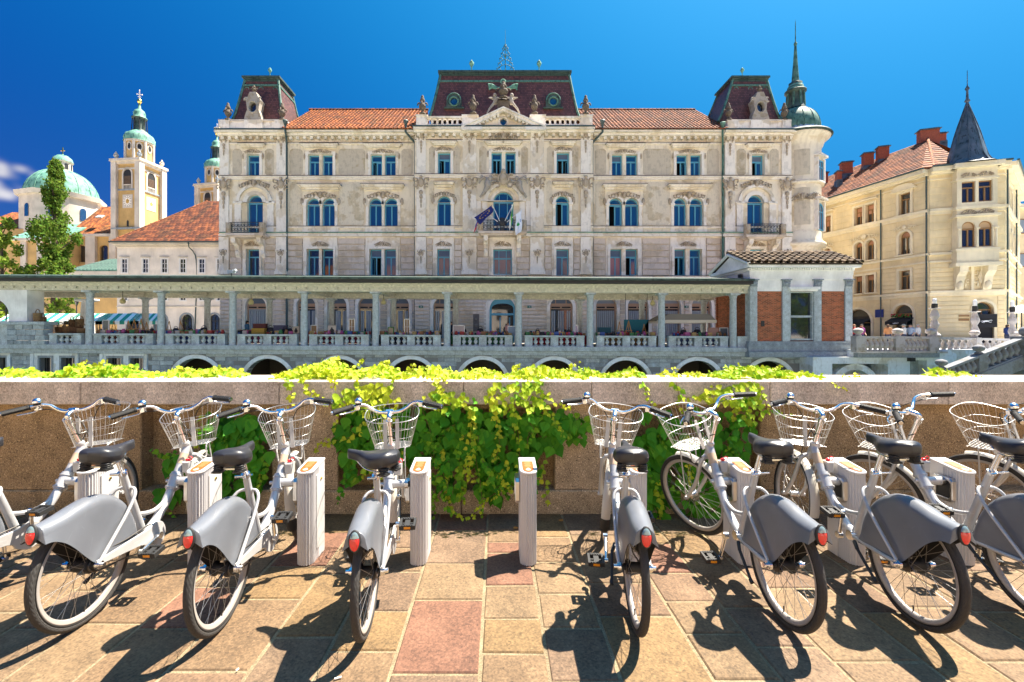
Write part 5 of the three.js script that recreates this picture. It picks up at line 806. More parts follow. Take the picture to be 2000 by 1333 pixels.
  const slope = (a, b2, c, e, n) => { const g = []; const L = (p, q, t) => p.map((x, i) => mixn(x, q[i], t)); for (let i = 0; i < n; i++) { const t0 = i / n, t1 = (i + 1) / n, lift = 0.055; const A = L(a, e, t0), Bq = L(b2, c, t0), C = L(b2, c, t1), D = L(a, e, t1); A[1] += lift; Bq[1] += lift; g.push(quadGeo(A, Bq, C, D), quadGeo([A[0], A[1] - lift, A[2]], [Bq[0], Bq[1] - lift, Bq[2]], Bq, A)); } return g; };
  part('roof', [...slope(v(e0, top + 0.1), v(e1, top + 0.1), v(r1, ridgeY), v(r0, ridgeY), 18), ...slope(v(e1, top + 0.1), v([A0[0] + 2.2, A0[1] + 1.0], top + 0.1), v(r1, ridgeY), v(r1, ridgeY), 14)], MAT.clayDark, b);
  part('roof_rear', [quadGeo(v(r1, ridgeY), v([A0[0] + 2.2, A0[1] + 1.0], top + 0.1), v([B[0], B[1]], top + 0.1), v(off(far, 14), top)), quadGeo(v(r0, ridgeY), v(r1, ridgeY), v(off(A0, 12), top), v(off(far, 14), top)), quadGeo(v(A1, top + 0.1), v(B, top + 0.1), v([B[0] - 3, B[1] - 3], ridgeY + 0.6), v([A1[0] + 3, A1[1] - 7], ridgeY - 0.4))], MAT.clayDark, b);
  part('hip_tile', bar(V3(e1[0] + 1.0, top + 0.2, e1[1]), V3(r1[0], ridgeY + 0.08, r1[1]), 0.13, 0.13, 6), MAT.clay, b);
  for (const [px, py, w, h, Z] of [[1813, 284, 1.5, 1.4, 45.5], [1836, 276, 0.7, 0.6, 45.8], [1724, 311, 0.9, 1.15, 48.5], [1695, 323, 0.86, 1.15, 49.5], [1653, 339, 1.0, 1.1, 51], [1638, 351, 0.4, 0.75, 50], [1606, 358, 1.0, 1.05, 54]]) {
    const c = sub('chimney', b, [wx(px, Z), wy(py, Z), -Z], -0.35); part('stack', box(-w / 2, w / 2, -1.2, h, -0.4, 0.4), MAT.redBrick, c); part('cap', [box(-w / 2 - 0.12, w / 2 + 0.12, h, h + 0.09, -0.52, 0.52), box(-w / 2, w / 2, h + 0.09, h + 0.2, -0.3, 0.3)], MAT.grayRoof, c); part('flashing', box(-w / 2 - 0.06, w / 2 + 0.06, -1.2, -0.1, -0.46, 0.46), MAT.grayRoof, c);
  }
  // shop fronts: dark awnings and signs
  const horse = canvasTex(256, 128, (c, w, h) => { c.fillStyle = '#0b0c12'; c.fillRect(0, 0, w, h); c.strokeStyle = c.fillStyle = '#e8eaf0'; c.lineWidth = 9; c.lineCap = 'round'; c.beginPath(); c.ellipse(120, 62, 42, 15, -0.05, 0, 7); c.fill(); c.beginPath(); c.moveTo(155, 56); c.lineTo(190, 40); c.lineTo(206, 48); c.moveTo(150, 70); c.lineTo(180, 88); c.lineTo(196, 82); c.moveTo(90, 70); c.lineTo(66, 92); c.moveTo(98, 72); c.lineTo(92, 98); c.moveTo(80, 56); c.lineTo(50, 66); c.stroke(); });
  const aw = std(lin(0.012, 0.012, 0.018), 0.8);
  for (const [t, w] of [[2.1, 0.95], [6.4, 1.35]]) { part('awning', prism([[0, 2.9], [0.75, 2.55], [0.75, 2.25], [0.72, 2.25], [0.7, 2.5], [0, 2.8]], -w, w).rotateY(-Math.PI / 2).translate(at(t), 0, 0.12), aw, fl.g); part('awning_sign', new THREE.PlaneGeometry(0.9, 0.28).translate(at(t), 2.4, 0.885), std('#ffffff', 0.8, { map: horse }), fl.g, null, true); }
  part('shop_fascia', box(at(7.7), at(5.0), 2.85, 3.15, -0.2, -0.1), MAT.black, fl.g);
  part('blue_sign', box(at(4.5), at(3.75), 3.0, 3.75, 0.13, 0.2), std(lin(0.01, 0.03, 0.2), 0.4), fl.g);
  part('flower_box', [...Array(26)].map(() => ball(at(2.1) + rr(-0.8, 0.8), rr(2.95, 3.2), rr(0.2, 0.5), 0.08)), std(lin(0.05, 0.13, 0.02), 0.9), fl.g); part('flowers', [...Array(14)].map(() => ball(at(2.1) + rr(-0.8, 0.8), rr(3.0, 3.25), rr(0.3, 0.55), 0.06)), std(lin(0.45, 0.02, 0.03), 0.8), fl.g);
  part('portal_awning', [box(2.95, 4.4, 2.0, 3.1, 0.02, 0.35), box(3.0, 4.35, 0.7, 2.0, -0.2, -0.1)], aw, fc.g); part('awning_sign', new THREE.PlaneGeometry(1.2, 0.5).translate(3.7, 2.5, 0.355), std('#ffffff', 0.8, { map: horse }), fc.g, null, true);
  part('notice_plate', [box(2.0, 2.7, 2.9, 3.05, 0.06, 0.1), box(2.0, 2.7, 2.55, 2.75, 0.06, 0.1)], MAT.brownFrame, fc.g);
  const fb = thing('far_house', 'pale grey-yellow house edge with narrow windows at the far right border', 'building', [wx(1998, 62), 0, -62]); part('wall', box(-1.2, 6, 0.66, wy(400, 62), -6, 0), MAT.yellow, fb); part('cornice', box(-1.4, 6, wy(400, 62) - 0.5, wy(400, 62), -6, 0.5), MAT.yellowPale, fb);
  for (const [y0, y1] of [[455, 430], [520, 497]]) { const w = sub('window', fb); part('frame', box(-0.65, 0.5, wy(y0 + 2, 62), wy(y1 - 2, 62), -0.1, 0.06), MAT.brownFrame, w); part('pane', box(-0.45, 0.3, wy(y0, 62), wy(y1, 62), 0.05, 0.08), MAT.glassCurtain, w); }
}
{
  // ---- cream house with rust-red hipped roof, left of the palace
  const Z = 60, X = (q) => wx(q, Z), Y = (q) => wy(q, Z), h = thing('cream_house', 'long cream house with a rust-red hipped roof between the church tower and the palace', 'building');
  const holes = [], wins = [243, 284, 321, 357, 394, 429], arcs = [260, 314, 364, 418];
  for (const q of wins) for (const [a, c] of [[533, 506], [587, 562]]) holes.push(rect(X(q - 5.5), X(q + 5.5), Y(a), Y(c)));
  for (const q of arcs) holes.push(archOutline(X(q - 11), X(q + 11), Y(655), Y(614), 10));
  const x0 = X(228), x1 = X(460), z = -Z;
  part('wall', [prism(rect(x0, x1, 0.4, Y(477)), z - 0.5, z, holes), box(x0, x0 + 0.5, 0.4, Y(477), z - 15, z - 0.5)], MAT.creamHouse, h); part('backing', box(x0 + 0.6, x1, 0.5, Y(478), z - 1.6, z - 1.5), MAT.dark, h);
  part('cornice', [box(x0 - 0.3, x1, Y(479), Y(474), z - 0.2, z + 0.6), box(x0 - 0.1, x1, Y(483), Y(479), z, z + 0.2), box(x0, x1, Y(600), Y(598), z, z + 0.12)], MAT.churchWhite, h);
  for (const q of wins) for (const [a, c] of [[533, 506], [587, 562]]) { const w = sub('window', h), u = X(q - 5.5), v = X(q + 5.5), m = (u + v) / 2; part('frame', [prism(rect(u - 0.14, v + 0.14, Y(a) - 0.14, Y(c) + 0.14), z - 0.12, z + 0.05, [rect(u + 0.05, v - 0.05, Y(a) + 0.05, Y(c) - 0.05)]), box(m - 0.03, m + 0.03, Y(a), Y(c), z - 0.1, z), ...[0.33, 0.66].map((t) => box(u, v, mixn(Y(a), Y(c), t) - 0.025, mixn(Y(a), Y(c), t) + 0.025, z - 0.1, z))], MAT.whiteFrame, w); part('pane', box(u, v, Y(a), Y(c), z - 0.09, z - 0.07), MAT.glassDark, w); part('cap', box(u - 0.25, v + 0.25, Y(c) + 0.2, Y(c) + 0.3, z, z + 0.15), MAT.churchWhite, w); }
  for (const q of arcs) { const w = sub('arched_window', h), u = X(q - 11), v = X(q + 11); part('frame', [prism(archOutline(u - 0.22, v + 0.22, 0.5, Y(614) + 0.22, 12), z - 0.1, z + 0.05, [archOutline(u, v, 0.502, Y(614), 12)])], MAT.grayStone2, w); part('bars', [-0.33, 0, 0.33].map((t) => box((u + v) / 2 + t * 1.4 - 0.03, (u + v) / 2 + t * 1.4 + 0.03, 0.6, Y(618), z - 0.25, z - 0.2)).concat([box(u, v, Y(628), Y(626.5), z - 0.25, z - 0.2)]), MAT.black, w); part('pane', box(u, v, 0.5, Y(614), z - 0.3, z - 0.27), MAT.glassDark, w); }
  const ye = Y(475), zr = -69.5, yr = wy(393, 69.5), xr = wx(405, 69.5), roof = sub('roof', h), n = 34, g = [], L = (a, b, t) => a.map((q, i) => mixn(q, b[i], t));
  const A = [x0 - 0.5, ye, z + 0.7], B = [x1, ye, z + 0.7], C = [x1, yr, zr], D = [xr, yr, zr], E = [x0 - 0.5, ye, z - 18];
  for (let i = 0; i < n; i++) { const t0 = i / n, t1 = (i + 1) / n, up = 0.07, f = (p, q, t, l) => { const w = L(p, q, t); w[1] += l * 0.6; return w; }; g.push(quadGeo(f(A, D, t0, up), f(B, C, t0, up), f(B, C, t1, 0), f(A, D, t1, 0)), quadGeo(f(A, D, t0, 0), f(B, C, t0, 0), f(B, C, t0, up), f(A, D, t0, up))); }
  g.push(quadGeo(E, A, D, D), quadGeo([x1, ye, z - 18], E, D, C));
  part('tile_course', g, MAT.clayBrown, roof); part('gutter', box(x0 - 0.5, x1, ye - 0.05, ye + 0.12, z + 0.65, z + 0.8), MAT.pipe, roof); part('hip_tile', bar(V3(...A), V3(...D), 0.14, 0.14, 6), MAT.clayDark, roof);
  const snow = []; for (let t = 0; t < 1; t += 0.03) snow.push(new THREE.BoxGeometry(0.12, 0.14, 0.1).translate(mixn(A[0] + 3, B[0], t), ye + 0.5, z - 0.05)); part('snow_stop', snow, MAT.grayStone3, roof).userData.kind = 'stuff';
  for (const [px, py] of [[335, 459], [401, 458]]) { const s = sub('skylight', roof, [wx(px, 61.6), wy(py, 61.6), -61.6]); const rx = Math.atan2(yr - ye, 9.5); const fr = part('frame', box(-0.45, 0.45, -0.3, 0.35, -0.05, 0.12), MAT.grayStone3, s); fr.rotation.x = -Math.PI / 2 + rx; const pn = part('pane', box(-0.35, 0.35, -0.2, 0.25, 0.12, 0.13), MAT.glassCurtain, s); pn.rotation.x = -Math.PI / 2 + rx; }
  part('drain_pipe', tube([V3(X(374), ye, z + 0.7), V3(X(375), ye - 0.7, z + 0.6), V3(X(381), ye - 1.4, z + 0.12), V3(X(381), 0.7, z + 0.12)], 0.08, 20, 6), MAT.pipe, h);
}
// ---- church: two towers, dome, nave
const clock = canvasTex(256, 256, (c, w) => { c.fillStyle = '#d9cfc0'; c.fillRect(0, 0, w, w); c.fillStyle = '#f3ece0'; c.beginPath(); c.arc(128, 128, 112, 0, 7); c.fill(); c.strokeStyle = '#7a5a2c'; c.lineWidth = 5; c.stroke(); c.beginPath(); c.arc(128, 128, 78, 0, 7); c.stroke(); c.fillStyle = '#c9a45a'; c.beginPath(); c.arc(128, 128, 46, 0, 7); c.fill(); c.fillStyle = '#3a2a18'; for (let i = 0; i < 12; i++) { c.save(); c.translate(128, 128); c.rotate(i * Math.PI / 6); c.fillRect(-4, -108, 8, 26); c.restore(); } c.lineWidth = 8; c.strokeStyle = '#8a6420'; c.beginPath(); c.moveTo(128, 128); c.lineTo(180, 112); c.moveTo(128, 128); c.lineTo(140, 50); c.stroke(); });
const clockMat = std('#ffffff', 0.8, { map: clock });
{
  const Z = 85, px0 = 272, s = 2.95, dir = Math.atan2(wx(px0, Z), Z);
  const t = thing('church_tower', 'nearer church tower with clock faces and gold ball, left of the cream house', 'tower', [wx(px0, Z) + Math.sin(dir) * 4.1, 0, -Z - Math.cos(dir) * 4.1], Math.PI / 4 - dir);
  const Y = (q) => wy(q, 86), yc = Y(312);
  part('shaft', box(-s, s, 0.4, yc, -s, s), MAT.churchYellow, t);
  const lis = [], put = []; for (const a of [-1, 1]) for (const c of [-1, 1]) lis.push(box(a * s - 0.62, a * s + 0.62, 0.4, yc - 0.3, c * s - 0.62, c * s + 0.62).scale(1.015, 1, 1.015));
  part('corner_pilaster', lis, MAT.churchWhite, t);
  part('cornice', [box(-s - 0.9, s + 0.9, yc - 0.45, yc, -s - 0.9, s + 0.9), box(-s - 0.5, s + 0.5, yc - 0.9, yc - 0.45, -s - 0.5, s + 0.5), box(-s - 0.15, s + 0.15, yc - 1.9, yc - 1.6, -s - 0.15, s + 0.15)], MAT.churchWhite, t);
  part('string_course', [box(-s - 0.2, s + 0.2, Y(373), Y(370), -s - 0.2, s + 0.2), box(-s - 0.7, s + 0.7, Y(449), Y(446), -s - 0.7, s + 0.7)], MAT.grayStone2, t);
  const faces = [0, 1, 2, 3].map((k) => k * Math.PI / 2);
  for (const a of faces) {
    const w = sub('belfry_window', t, [0, 0, 0], a), A = 1.0, y0 = Y(371), y1 = Y(331);
    part('surround', prism(archOutline(-A - 0.35, A + 0.35, y0, y1 + 0.35, 12), s, s + 0.15, [archOutline(-A, A, y0 + 0.001, y1, 12)]), MAT.churchWhite, w); part('louvre', [prism(archOutline(-A, A, y0, y1, 12), s - 0.2, s + 0.03)], MAT.black, w); part('slats', Array.from({ length: 7 }, (_, i) => box(-A * 0.8, A * 0.8, mixn(y0 + 1, y1 - 1.2, i / 7), mixn(y0 + 1, y1 - 1.2, i / 7) + 0.12, s + 0.03, s + 0.1)), std(lin(0.16, 0.1, 0.06), 0.8), w); part('parapet', Array.from({ length: 6 }, (_, i) => bar(V3(-0.85 + i * 0.34, y0, s + 0.1), V3(-0.85 + i * 0.34, y0 + 0.8, s + 0.1), 0.09, 0.07, 6)).concat([box(-A, A, y0 + 0.8, y0 + 0.95, s, s + 0.2)]), MAT.churchWhite, w);
    const c = sub('clock_face', t, [0, 0, 0], a), cy = Y(394), R = 1.25; part('plate', box(-R, R, cy - R, cy + R, s, s + 0.07), MAT.churchWhite, c); part('dial', new THREE.CircleGeometry(R * 0.96, 32).translate(0, cy, s + 0.09), clockMat, c, null, true);
    const lw = part('slit_window', prism(archOutline(-0.25, 0.25, Y(443), Y(431), 8), s, s + 0.03), MAT.black, t); lw.rotation.y = a;
  }
  const oc = (r, y0, y1) => new THREE.CylinderGeometry(r, r, y1 - y0, 8).rotateY(Math.PI / 8).translate(0, (y0 + y1) / 2, 0);
  part('octagon', [oc(2.75, yc, Y(272))], MAT.churchYellow, t); part('octagon_trim', [...Array.from({ length: 8 }, (_, i) => bar(V3(2.75 * Math.cos(i * 0.785 + 0.39), yc, 2.75 * Math.sin(i * 0.785 + 0.39)), V3(2.75 * Math.cos(i * 0.785 + 0.39), Y(272), 2.75 * Math.sin(i * 0.785 + 0.39)), 0.3, 0.3, 6)), oc(3.0, Y(274), Y(270)), oc(2.95, yc, yc + 0.4)], MAT.churchWhite, t);
  for (let i = 0; i < 8; i++) { const a = i * Math.PI / 4, w = sub('oval_window', t, [0, 0, 0], a); part('surround', torus(0.5, 0.13, 0, 0, 0, 6.28, 0, 16, 5).scale(1, 1.4, 1).translate(0, Y(284), 2.56), MAT.churchWhite, w); part('opening', ball(0, Y(284), 2.5, 0.42, 0.62, 0.1, 12, 8), MAT.black, w); }
  for (const a of [-1, 1]) for (const c of [-1, 1]) { const u = part('stone_urn', URN, a * c > 0 ? MAT.churchWhite : MAT.grayStone2, t); u.position.set(a * s, yc, c * s); }
  part('onion_roof', lathe([[3.05, 271], [2.95, 268], [3.0, 262], [2.7, 256], [1.9, 251], [1.5, 248], [0, 248]].map(([r, q]) => [r, Y(q)]), 16), MAT.copper, t);
  part('lantern', lathe([[1.6, 249], [1.5, 246], [1.15, 244], [1.15, 224], [1.55, 222], [1.5, 219], [0, 219]].map(([r, q]) => [r, Y(q)]), 8), MAT.copperDark, t);
  part('lantern_post', Array.from({ length: 8 }, (_, i) => bar(V3(1.45 * Math.cos(i * 0.785), Y(246), 1.45 * Math.sin(i * 0.785)), V3(1.3 * Math.cos(i * 0.785), Y(222), 1.3 * Math.sin(i * 0.785)), 0.1, 0.1, 5)), MAT.black, t);
  part('lantern_roof', lathe([[1.55, 221], [1.15, 216], [1.2, 211], [0.95, 206], [0.3, 201], [0.2, 192], [0.15, 190], [0, 190]].map(([r, q]) => [r, Y(q)]), 14), MAT.copper, t);
  part('gold_ball', [ball(0, Y(186), 0, 0.48, 0.48, 0.48, 14, 10), lathe([[0.25, Y(194)], [0.2, Y(188)]], 8)], MAT.gold, t);
  const cr = part('cross', [box(-0.07, 0.07, Y(184), Y(164), -0.07, 0.07), box(-0.5, 0.5, Y(173), Y(171.5), -0.07, 0.07), box(-0.3, 0.3, Y(177.5), Y(176.2), -0.06, 0.06), ball(0.5, Y(172.2), 0, 0.12), ball(-0.5, Y(172.2), 0, 0.12), ball(0, Y(164), 0, 0.12)], MAT.whiteFrame, t); cr.rotation.y = -Math.PI / 4 + dir * 0.3;
  t.scale.set(0.83, 1, 0.83);
  const t2 = t.clone(); t2.name = numbered('church_tower'); const Z2 = 100; t2.position.set(wx(407, Z2), 0.2, -Z2 - 3); t2.rotation.y = Math.PI / 4 - Math.atan2(wx(407, Z2), Z2); t2.userData.label = 'farther church tower, half hidden behind the left edge of the palace'; scene.add(t2);
}
{
  const c = thing('domed_church', 'church body with green copper dome and orange roofs behind the poplar', 'church');
  const Zd = 97, cx = wx(122, Zd), Y = (q) => wy(q, Zd), D = sub('dome', c, [cx, 0, -Zd]), R = 6.0;
  part('drum', [new THREE.CylinderGeometry(R + 0.5, R + 0.5, Y(392) - 0.4, 8).rotateY(0.9).translate(0, (Y(392) + 0.4) / 2, 0)], MAT.churchWhite, D);
  part('drum_cornice', [new THREE.CylinderGeometry(R + 1.3, R + 1.1, 0.9, 8).rotateY(0.9).translate(0, Y(391), 0)], MAT.churchWhite, D);
  part('copper_dome', lathe([[R + 0.3, Y(389)], ...Array.from({ length: 13 }, (_, i) => { const a = i / 12 * 1.42; return [R * Math.cos(a), Y(388) + (Y(333) - Y(388)) * Math.sin(a)]; })], 32), MAT.copper, D);
  part('dome_rib', Array.from({ length: 16 }, (_, k) => tube(Array.from({ length: 9 }, (_, i) => { const a = i / 8 * 1.4, r = R * Math.cos(a) + 0.03; return V3(r * Math.cos(k * 0.3927), Y(388) + (Y(333) - Y(388)) * Math.sin(a), r * Math.sin(k * 0.3927)); }), 0.07, 8, 4)), MAT.copper, D);
  part('lantern', [new THREE.CylinderGeometry(1.5, 1.6, Y(318) - Y(337), 8).translate(0, (Y(318) + Y(337)) / 2, 0), new THREE.CylinderGeometry(1.8, 1.6, 0.4, 8).translate(0, Y(318), 0)], MAT.churchWhite, D); parts('lantern_window', Array.from({ length: 8 }, (_, k) => box(-0.3, 0.3, Y(333), Y(322), 1.36, 1.46).rotateY(k * Math.PI / 4 + Math.PI / 8)), MAT.black, D); part('lantern_dome', lathe([[1.75, Y(317)], [1.5, Y(310)], [0.9, Y(305)], [0.2, Y(303)], [0, Y(300)]], 16), MAT.copper, D);
  part('cross', [box(-0.07, 0.07, Y(303), Y(288), -0.07, 0.07), box(-0.45, 0.45, Y(295), Y(293.5), -0.07, 0.07)], MAT.gold, D);
  parts('drum_window', Array.from({ length: 8 }, (_, k) => prism(archOutline(-0.55, 0.55, Y(436), Y(412), 10), R + 0.05, R + 0.12).rotateY(k * Math.PI / 4 + 0.5)), MAT.glass, D);
  const roofs = (z0, x0, x1, ye, yr, zr, m, name) => part(name, [prism([[-z0, ye], [-zr, yr], [-zr, yr - 0.4], [-z0, ye - 0.4]], x0, x1).rotateY(Math.PI / 2), prism([[-zr, yr], [-(2 * zr - z0), ye], [-(2 * zr - z0), ye - 0.4], [-zr, yr - 0.4]], x0, x1).rotateY(Math.PI / 2)], m, c);
  roofs(-88, wx(128, 88), wx(232, 88), wy(459, 88), wy(404, 96), -96, MAT.clay, 'nave_roof'); roofs(-92, wx(-60, 92), wx(46, 92), wy(445, 92), wy(415, 100), -100, MAT.clay, 'side_roof');
  part('copper_roof', [prism([[84, wy(465, 84)], [92, wy(438, 92)], [92, wy(438, 92) - 0.3], [84, wy(465, 84) - 0.3]], wx(15, 84), wx(112, 84)).rotateY(Math.PI / 2)], MAT.copper, c);
  part('low_roof', [prism([[72, wy(527, 72)], [80, wy(506, 80)], [80, wy(506, 80) - 0.3], [72, wy(527, 72) - 0.3]], wx(130, 72), wx(228, 72)).rotateY(Math.PI / 2)], MAT.copperMid, c);
  part('seam', Array.from({ length: 14 }, (_, i) => { const x = mixn(wx(132, 72), wx(226, 72), i / 13); return bar(V3(x, wy(527, 72) + 0.03, -72), V3(x, wy(506, 80) + 0.03, -80), 0.05, 0.05, 4); }), MAT.copperDark, c);
  const nv = []; const nx = [158, 202]; for (const q of nx) nv.push(archOutline(wx(q - 8, 87.5), wx(q + 8, 87.5), wy(512, 87.5), wy(479, 87.5), 8, 0.5));
  part('nave_wall', [prism(rect(wx(0, 87.5), wx(232, 87.5), 0.4, wy(458, 87.5)), -88.2, -87.5, nv), box(wx(10, 83), wx(110, 83), 0.4, wy(466, 83), -90, -83.5), box(wx(-80, 91), wx(48, 91), 0.4, wy(446, 91), -100, -91.5)], MAT.churchYellow, c);
  part('aisle_wall', [box(wx(40, 71.5), wx(232, 71.5), 0.4, wy(529, 71.5), -80, -72)], MAT.churchYellow, c);
  part('trim', [box(wx(110, 87), wx(232, 87), wy(462, 87), wy(457, 87), -87.5, -86.8), ...[132, 176, 222].map((q) => box(wx(q, 87) - 0.9, wx(q, 87) + 0.9, 1, wy(461, 87), -87.5, -86.9)), ...[42, 74, 100].map((q) => box(wx(q, 83) - 0.5, wx(q, 83) + 0.5, 1, wy(468, 83), -83.6, -83.2)), box(wx(10, 83), wx(112, 83), wy(470, 83), wy(465, 83), -84, -82.9), box(wx(40, 71), wx(232, 71), wy(536, 71), wy(529, 71), -72, -71.6)], MAT.churchWhite, c);
  parts('nave_window', nx.map((q) => box(wx(q - 8, 87.5), wx(q + 8, 87.5), wy(512, 87.5), wy(478, 87.5), -88.0, -87.9)), MAT.glassDark, c);
  part('skylight', box(-0.6, 0.6, -0.1, 0.1, -0.5, 0.5).rotateX(0.6).translate(wx(195, 90), wy(423, 90), -90), MAT.grayStone3, c);
}
// ---- trees: trunk, limbs and a crown of many small leaves in clumps
const leafG = (() => { const g = new THREE.BufferGeometry(); g.setAttribute('position', new THREE.Float32BufferAttribute([0, 0, 0, 0.32, 0.45, 0.1, 0, 1, 0, 0, 0, 0, 0, 1, 0, -0.32, 0.45, 0.1], 3)); g.computeVertexNormals(); g.setAttribute('uv', new THREE.Float32BufferAttribute(new Float32Array(12), 2)); return g; })();
const treeLeaf = new THREE.MeshPhysicalMaterial({ color: lin(1), roughness: 1, transmission: 0.42, thickness: 0, side: THREE.DoubleSide, specularIntensity: 0.2 });
function tree(name, label, pos, H, spread, clumps, per, size, seed, tint) {
  const t = thing(name, label, 'tree', pos), r = RNG(seed), m = new THREE.Matrix4(), q = new THREE.Quaternion(), e = new THREE.Euler(), list = [], limbs = [bar(V3(0, -0.2, 0), V3(0.1, H * 0.45, 0), H * 0.022, H * 0.014, 8), bar(V3(0.1, H * 0.45, 0), V3(0, H * 0.93, 0), H * 0.014, H * 0.004, 7)];
  for (let k = 0; k < clumps; k++) {
    const h = 0.13 + 0.87 * Math.pow(r(), 0.85), R = spread(h), a = r() * 6.283, rad = R * Math.sqrt(r()) * 0.95, c = V3(Math.cos(a) * rad, H * h, Math.sin(a) * rad), cs = (0.25 + 0.35 * r()) * (0.5 + R * 0.26);
    if (k % 3 === 0) limbs.push(bar(V3(0, H * (h - 0.1), 0), c, H * 0.005, H * 0.0015, 5));
    for (let i = 0; i < per; i++) { const u = V3(r() - 0.5, (r() - 0.5) * 1.7, r() - 0.5).multiplyScalar(2 * cs); if (u.length() > cs * 1.5) continue; u.add(c); const s = size * (0.6 + 0.8 * r()); e.set(r() * 3 - 1.5, r() * 6.28, r() * 2 - 1 + Math.PI * (r() < 0.5)); m.compose(u, q.setFromEuler(e), V3(s, s, s)); list.push([m.clone(), 0.55 + 0.75 * r(), r()]); }
  }
  part('trunk', limbs, std(lin(0.09, 0.065, 0.045), 0.9), t);
  const im = new THREE.InstancedMesh(leafG, treeLeaf, list.length); im.name = 'crown'; im.userData.kind = 'stuff';
  const col = new THREE.Color(); list.forEach(([mm, b, w], i) => { im.setMatrixAt(i, mm); col.setRGB(tint[0] * b * (0.8 + 0.5 * w), tint[1] * b, tint[2] * b); im.setColorAt(i, col); }); t.add(im);
  return t;
}
tree('poplar_tree', 'tall slender poplar in front of the copper dome', [wx(106, 50), 0.66, -50], wy(318, 50) - 0.66, (h) => (h < 0.25 ? 3.3 : h < 0.5 ? 3.3 - (h - 0.25) * 4.4 : Math.max(0.4, 2.2 * (1.1 - h) / 0.6)) * (0.8 + 0.35 * Math.sin(h * 23)), 150, 130, 0.30, 12, [0.13, 0.23, 0.026]);
tree('poplar_tree', 'shorter bright green tree cut by the left edge of the photo', [wx(2, 48), 0.66, -48], wy(430, 48) - 0.66, (h) => 2.2 * Math.sin(Math.PI * clamp(h * 0.85 + 0.1)) + 0.3, 60, 120, 0.36, 19, [0.22, 0.33, 0.04]);
for (const [x, z, h, lb] of [[-44, 3, 16, 'tall tree on the near bank far to the left of the viewer'], [46, 5, 11, 'tree on the near bank to the right of the viewer, nearer of two'], [55, 13, 12, 'tree on the near bank to the right of the viewer, farther of two']]) tree('bank_tree', lb, [x, -0.4, z], h, (q) => 3.2 * Math.sin(Math.PI * clamp(q * 0.9 + 0.08)) + 0.3, 60, 60, 0.5, 31 + x, [0.16, 0.28, 0.03]);
// the sunlit houses on the near bank, behind the camera, that the palace windows mirror
{
  const q = RNG(3);
  for (const [x, w, h, m, lb] of [[-34, 22, 15, MAT.yellow, 'yellow house on the near bank, leftmost of three behind the viewer'], [-4, 30, 17, MAT.creamHouse, 'cream house on the near bank, middle of three behind the viewer'], [32, 30, 16, std(lin(0.62, 0.33, 0.26), 0.9, { map: rep(tStain, 8) }), 'pink house on the near bank, rightmost of three behind the viewer']]) {
    const b = thing('near_bank_house', lb, 'building', [x, -0.4, 26]), wn = [];
    part('wall', box(-w / 2, w / 2, 0, h, 0, 12), m, b); part('roof', prism([[-1, h], [6, h + 4.5], [13, h]], -w / 2 - 0.4, w / 2 + 0.4).rotateY(-Math.PI / 2), MAT.clayDark, b);
    for (let r = 0; r < 4; r++) for (let c = 0; c < w / 3; c++) wn.push(box(-w / 2 + 1 + c * 3, -w / 2 + 2.1 + c * 3, 1.2 + r * 3.7, 3.2 + r * 3.7, -0.04, 0.1)); part('window', wn, MAT.glassDark, b).userData.kind = 'stuff';
  }
}
// ---------------------------------------------------------------- docking posts
const MB = {
  frame: new THREE.MeshPhysicalMaterial({ color: lin(0.60, 0.60, 0.60), roughness: 0.34, metalness: 0.25, clearcoat: 0.5, clearcoatRoughness: 0.2, map: rep(tScuff, 0.7) }),
  silver: metal(lin(0.72, 0.72, 0.73), 0.28, { roughnessMap: rep(tFine, 0.3) }), chrome: metal(lin(0.86, 0.85, 0.84), 0.22), alloy: std(lin(0.42, 0.39, 0.36), 0.38, { metalness: 0.25 }),
  fender: new THREE.MeshPhysicalMaterial({ color: lin(0.16, 0.172, 0.195), roughness: 0.36, map: rep(tScuff, 0.55), clearcoat: 0.25, clearcoatRoughness: 0.35 }),
  tyre: std(lin(0.04, 0.037, 0.034), 0.75, { bumpMap: tRub, bumpScale: 0.004 }), rubber: std(lin(0.015), 0.55), seat: new THREE.MeshPhysicalMaterial({ color: lin(0.022, 0.022, 0.026), roughness: 0.38, bumpMap: rep(tFine, 0.02), bumpScale: 0.0004 }),
  grip: std(lin(0.008), 0.6, { bumpMap: rep(makeTex(64, (u, v) => (((u * 8) % 1 + (v * 8) % 1) % 1 < 0.4 ? 0 : 1), false), 0.05), bumpScale: 0.003 }),
  plate: std(lin(0.46, 0.44, 0.41), 0.5), guard: std(lin(0.50, 0.49, 0.475), 0.45, { map: rep(tScuff, 0.5) }), wire: metal(lin(0.72, 0.70, 0.66), 0.35), cable: std(lin(0.012), 0.5),
  red: new THREE.MeshPhysicalMaterial({ color: lin(0.75, 0.012, 0.015), roughness: 0.12, clearcoat: 1, clearcoatRoughness: 0.05 }), clear: new THREE.MeshPhysicalMaterial({ color: lin(0.26, 0.34, 0.33), roughness: 0.08, metalness: 0.35, clearcoat: 1 }), amber: std(lin(0.75, 0.28, 0.02), 0.25), mud: std(lin(0.52, 0.49, 0.43), 0.4),
  dock: std(lin(0.55, 0.53, 0.52), 0.5), dockPanel: std(lin(0.66, 0.64, 0.62), 0.45, { map: rep(tScuff, 0.9) }), steel: metal(lin(0.62, 0.60, 0.58), 0.3), spoke: metal(lin(0.38, 0.36, 0.34), 0.4), chain: metal(lin(0.12, 0.11, 0.1), 0.5),
};
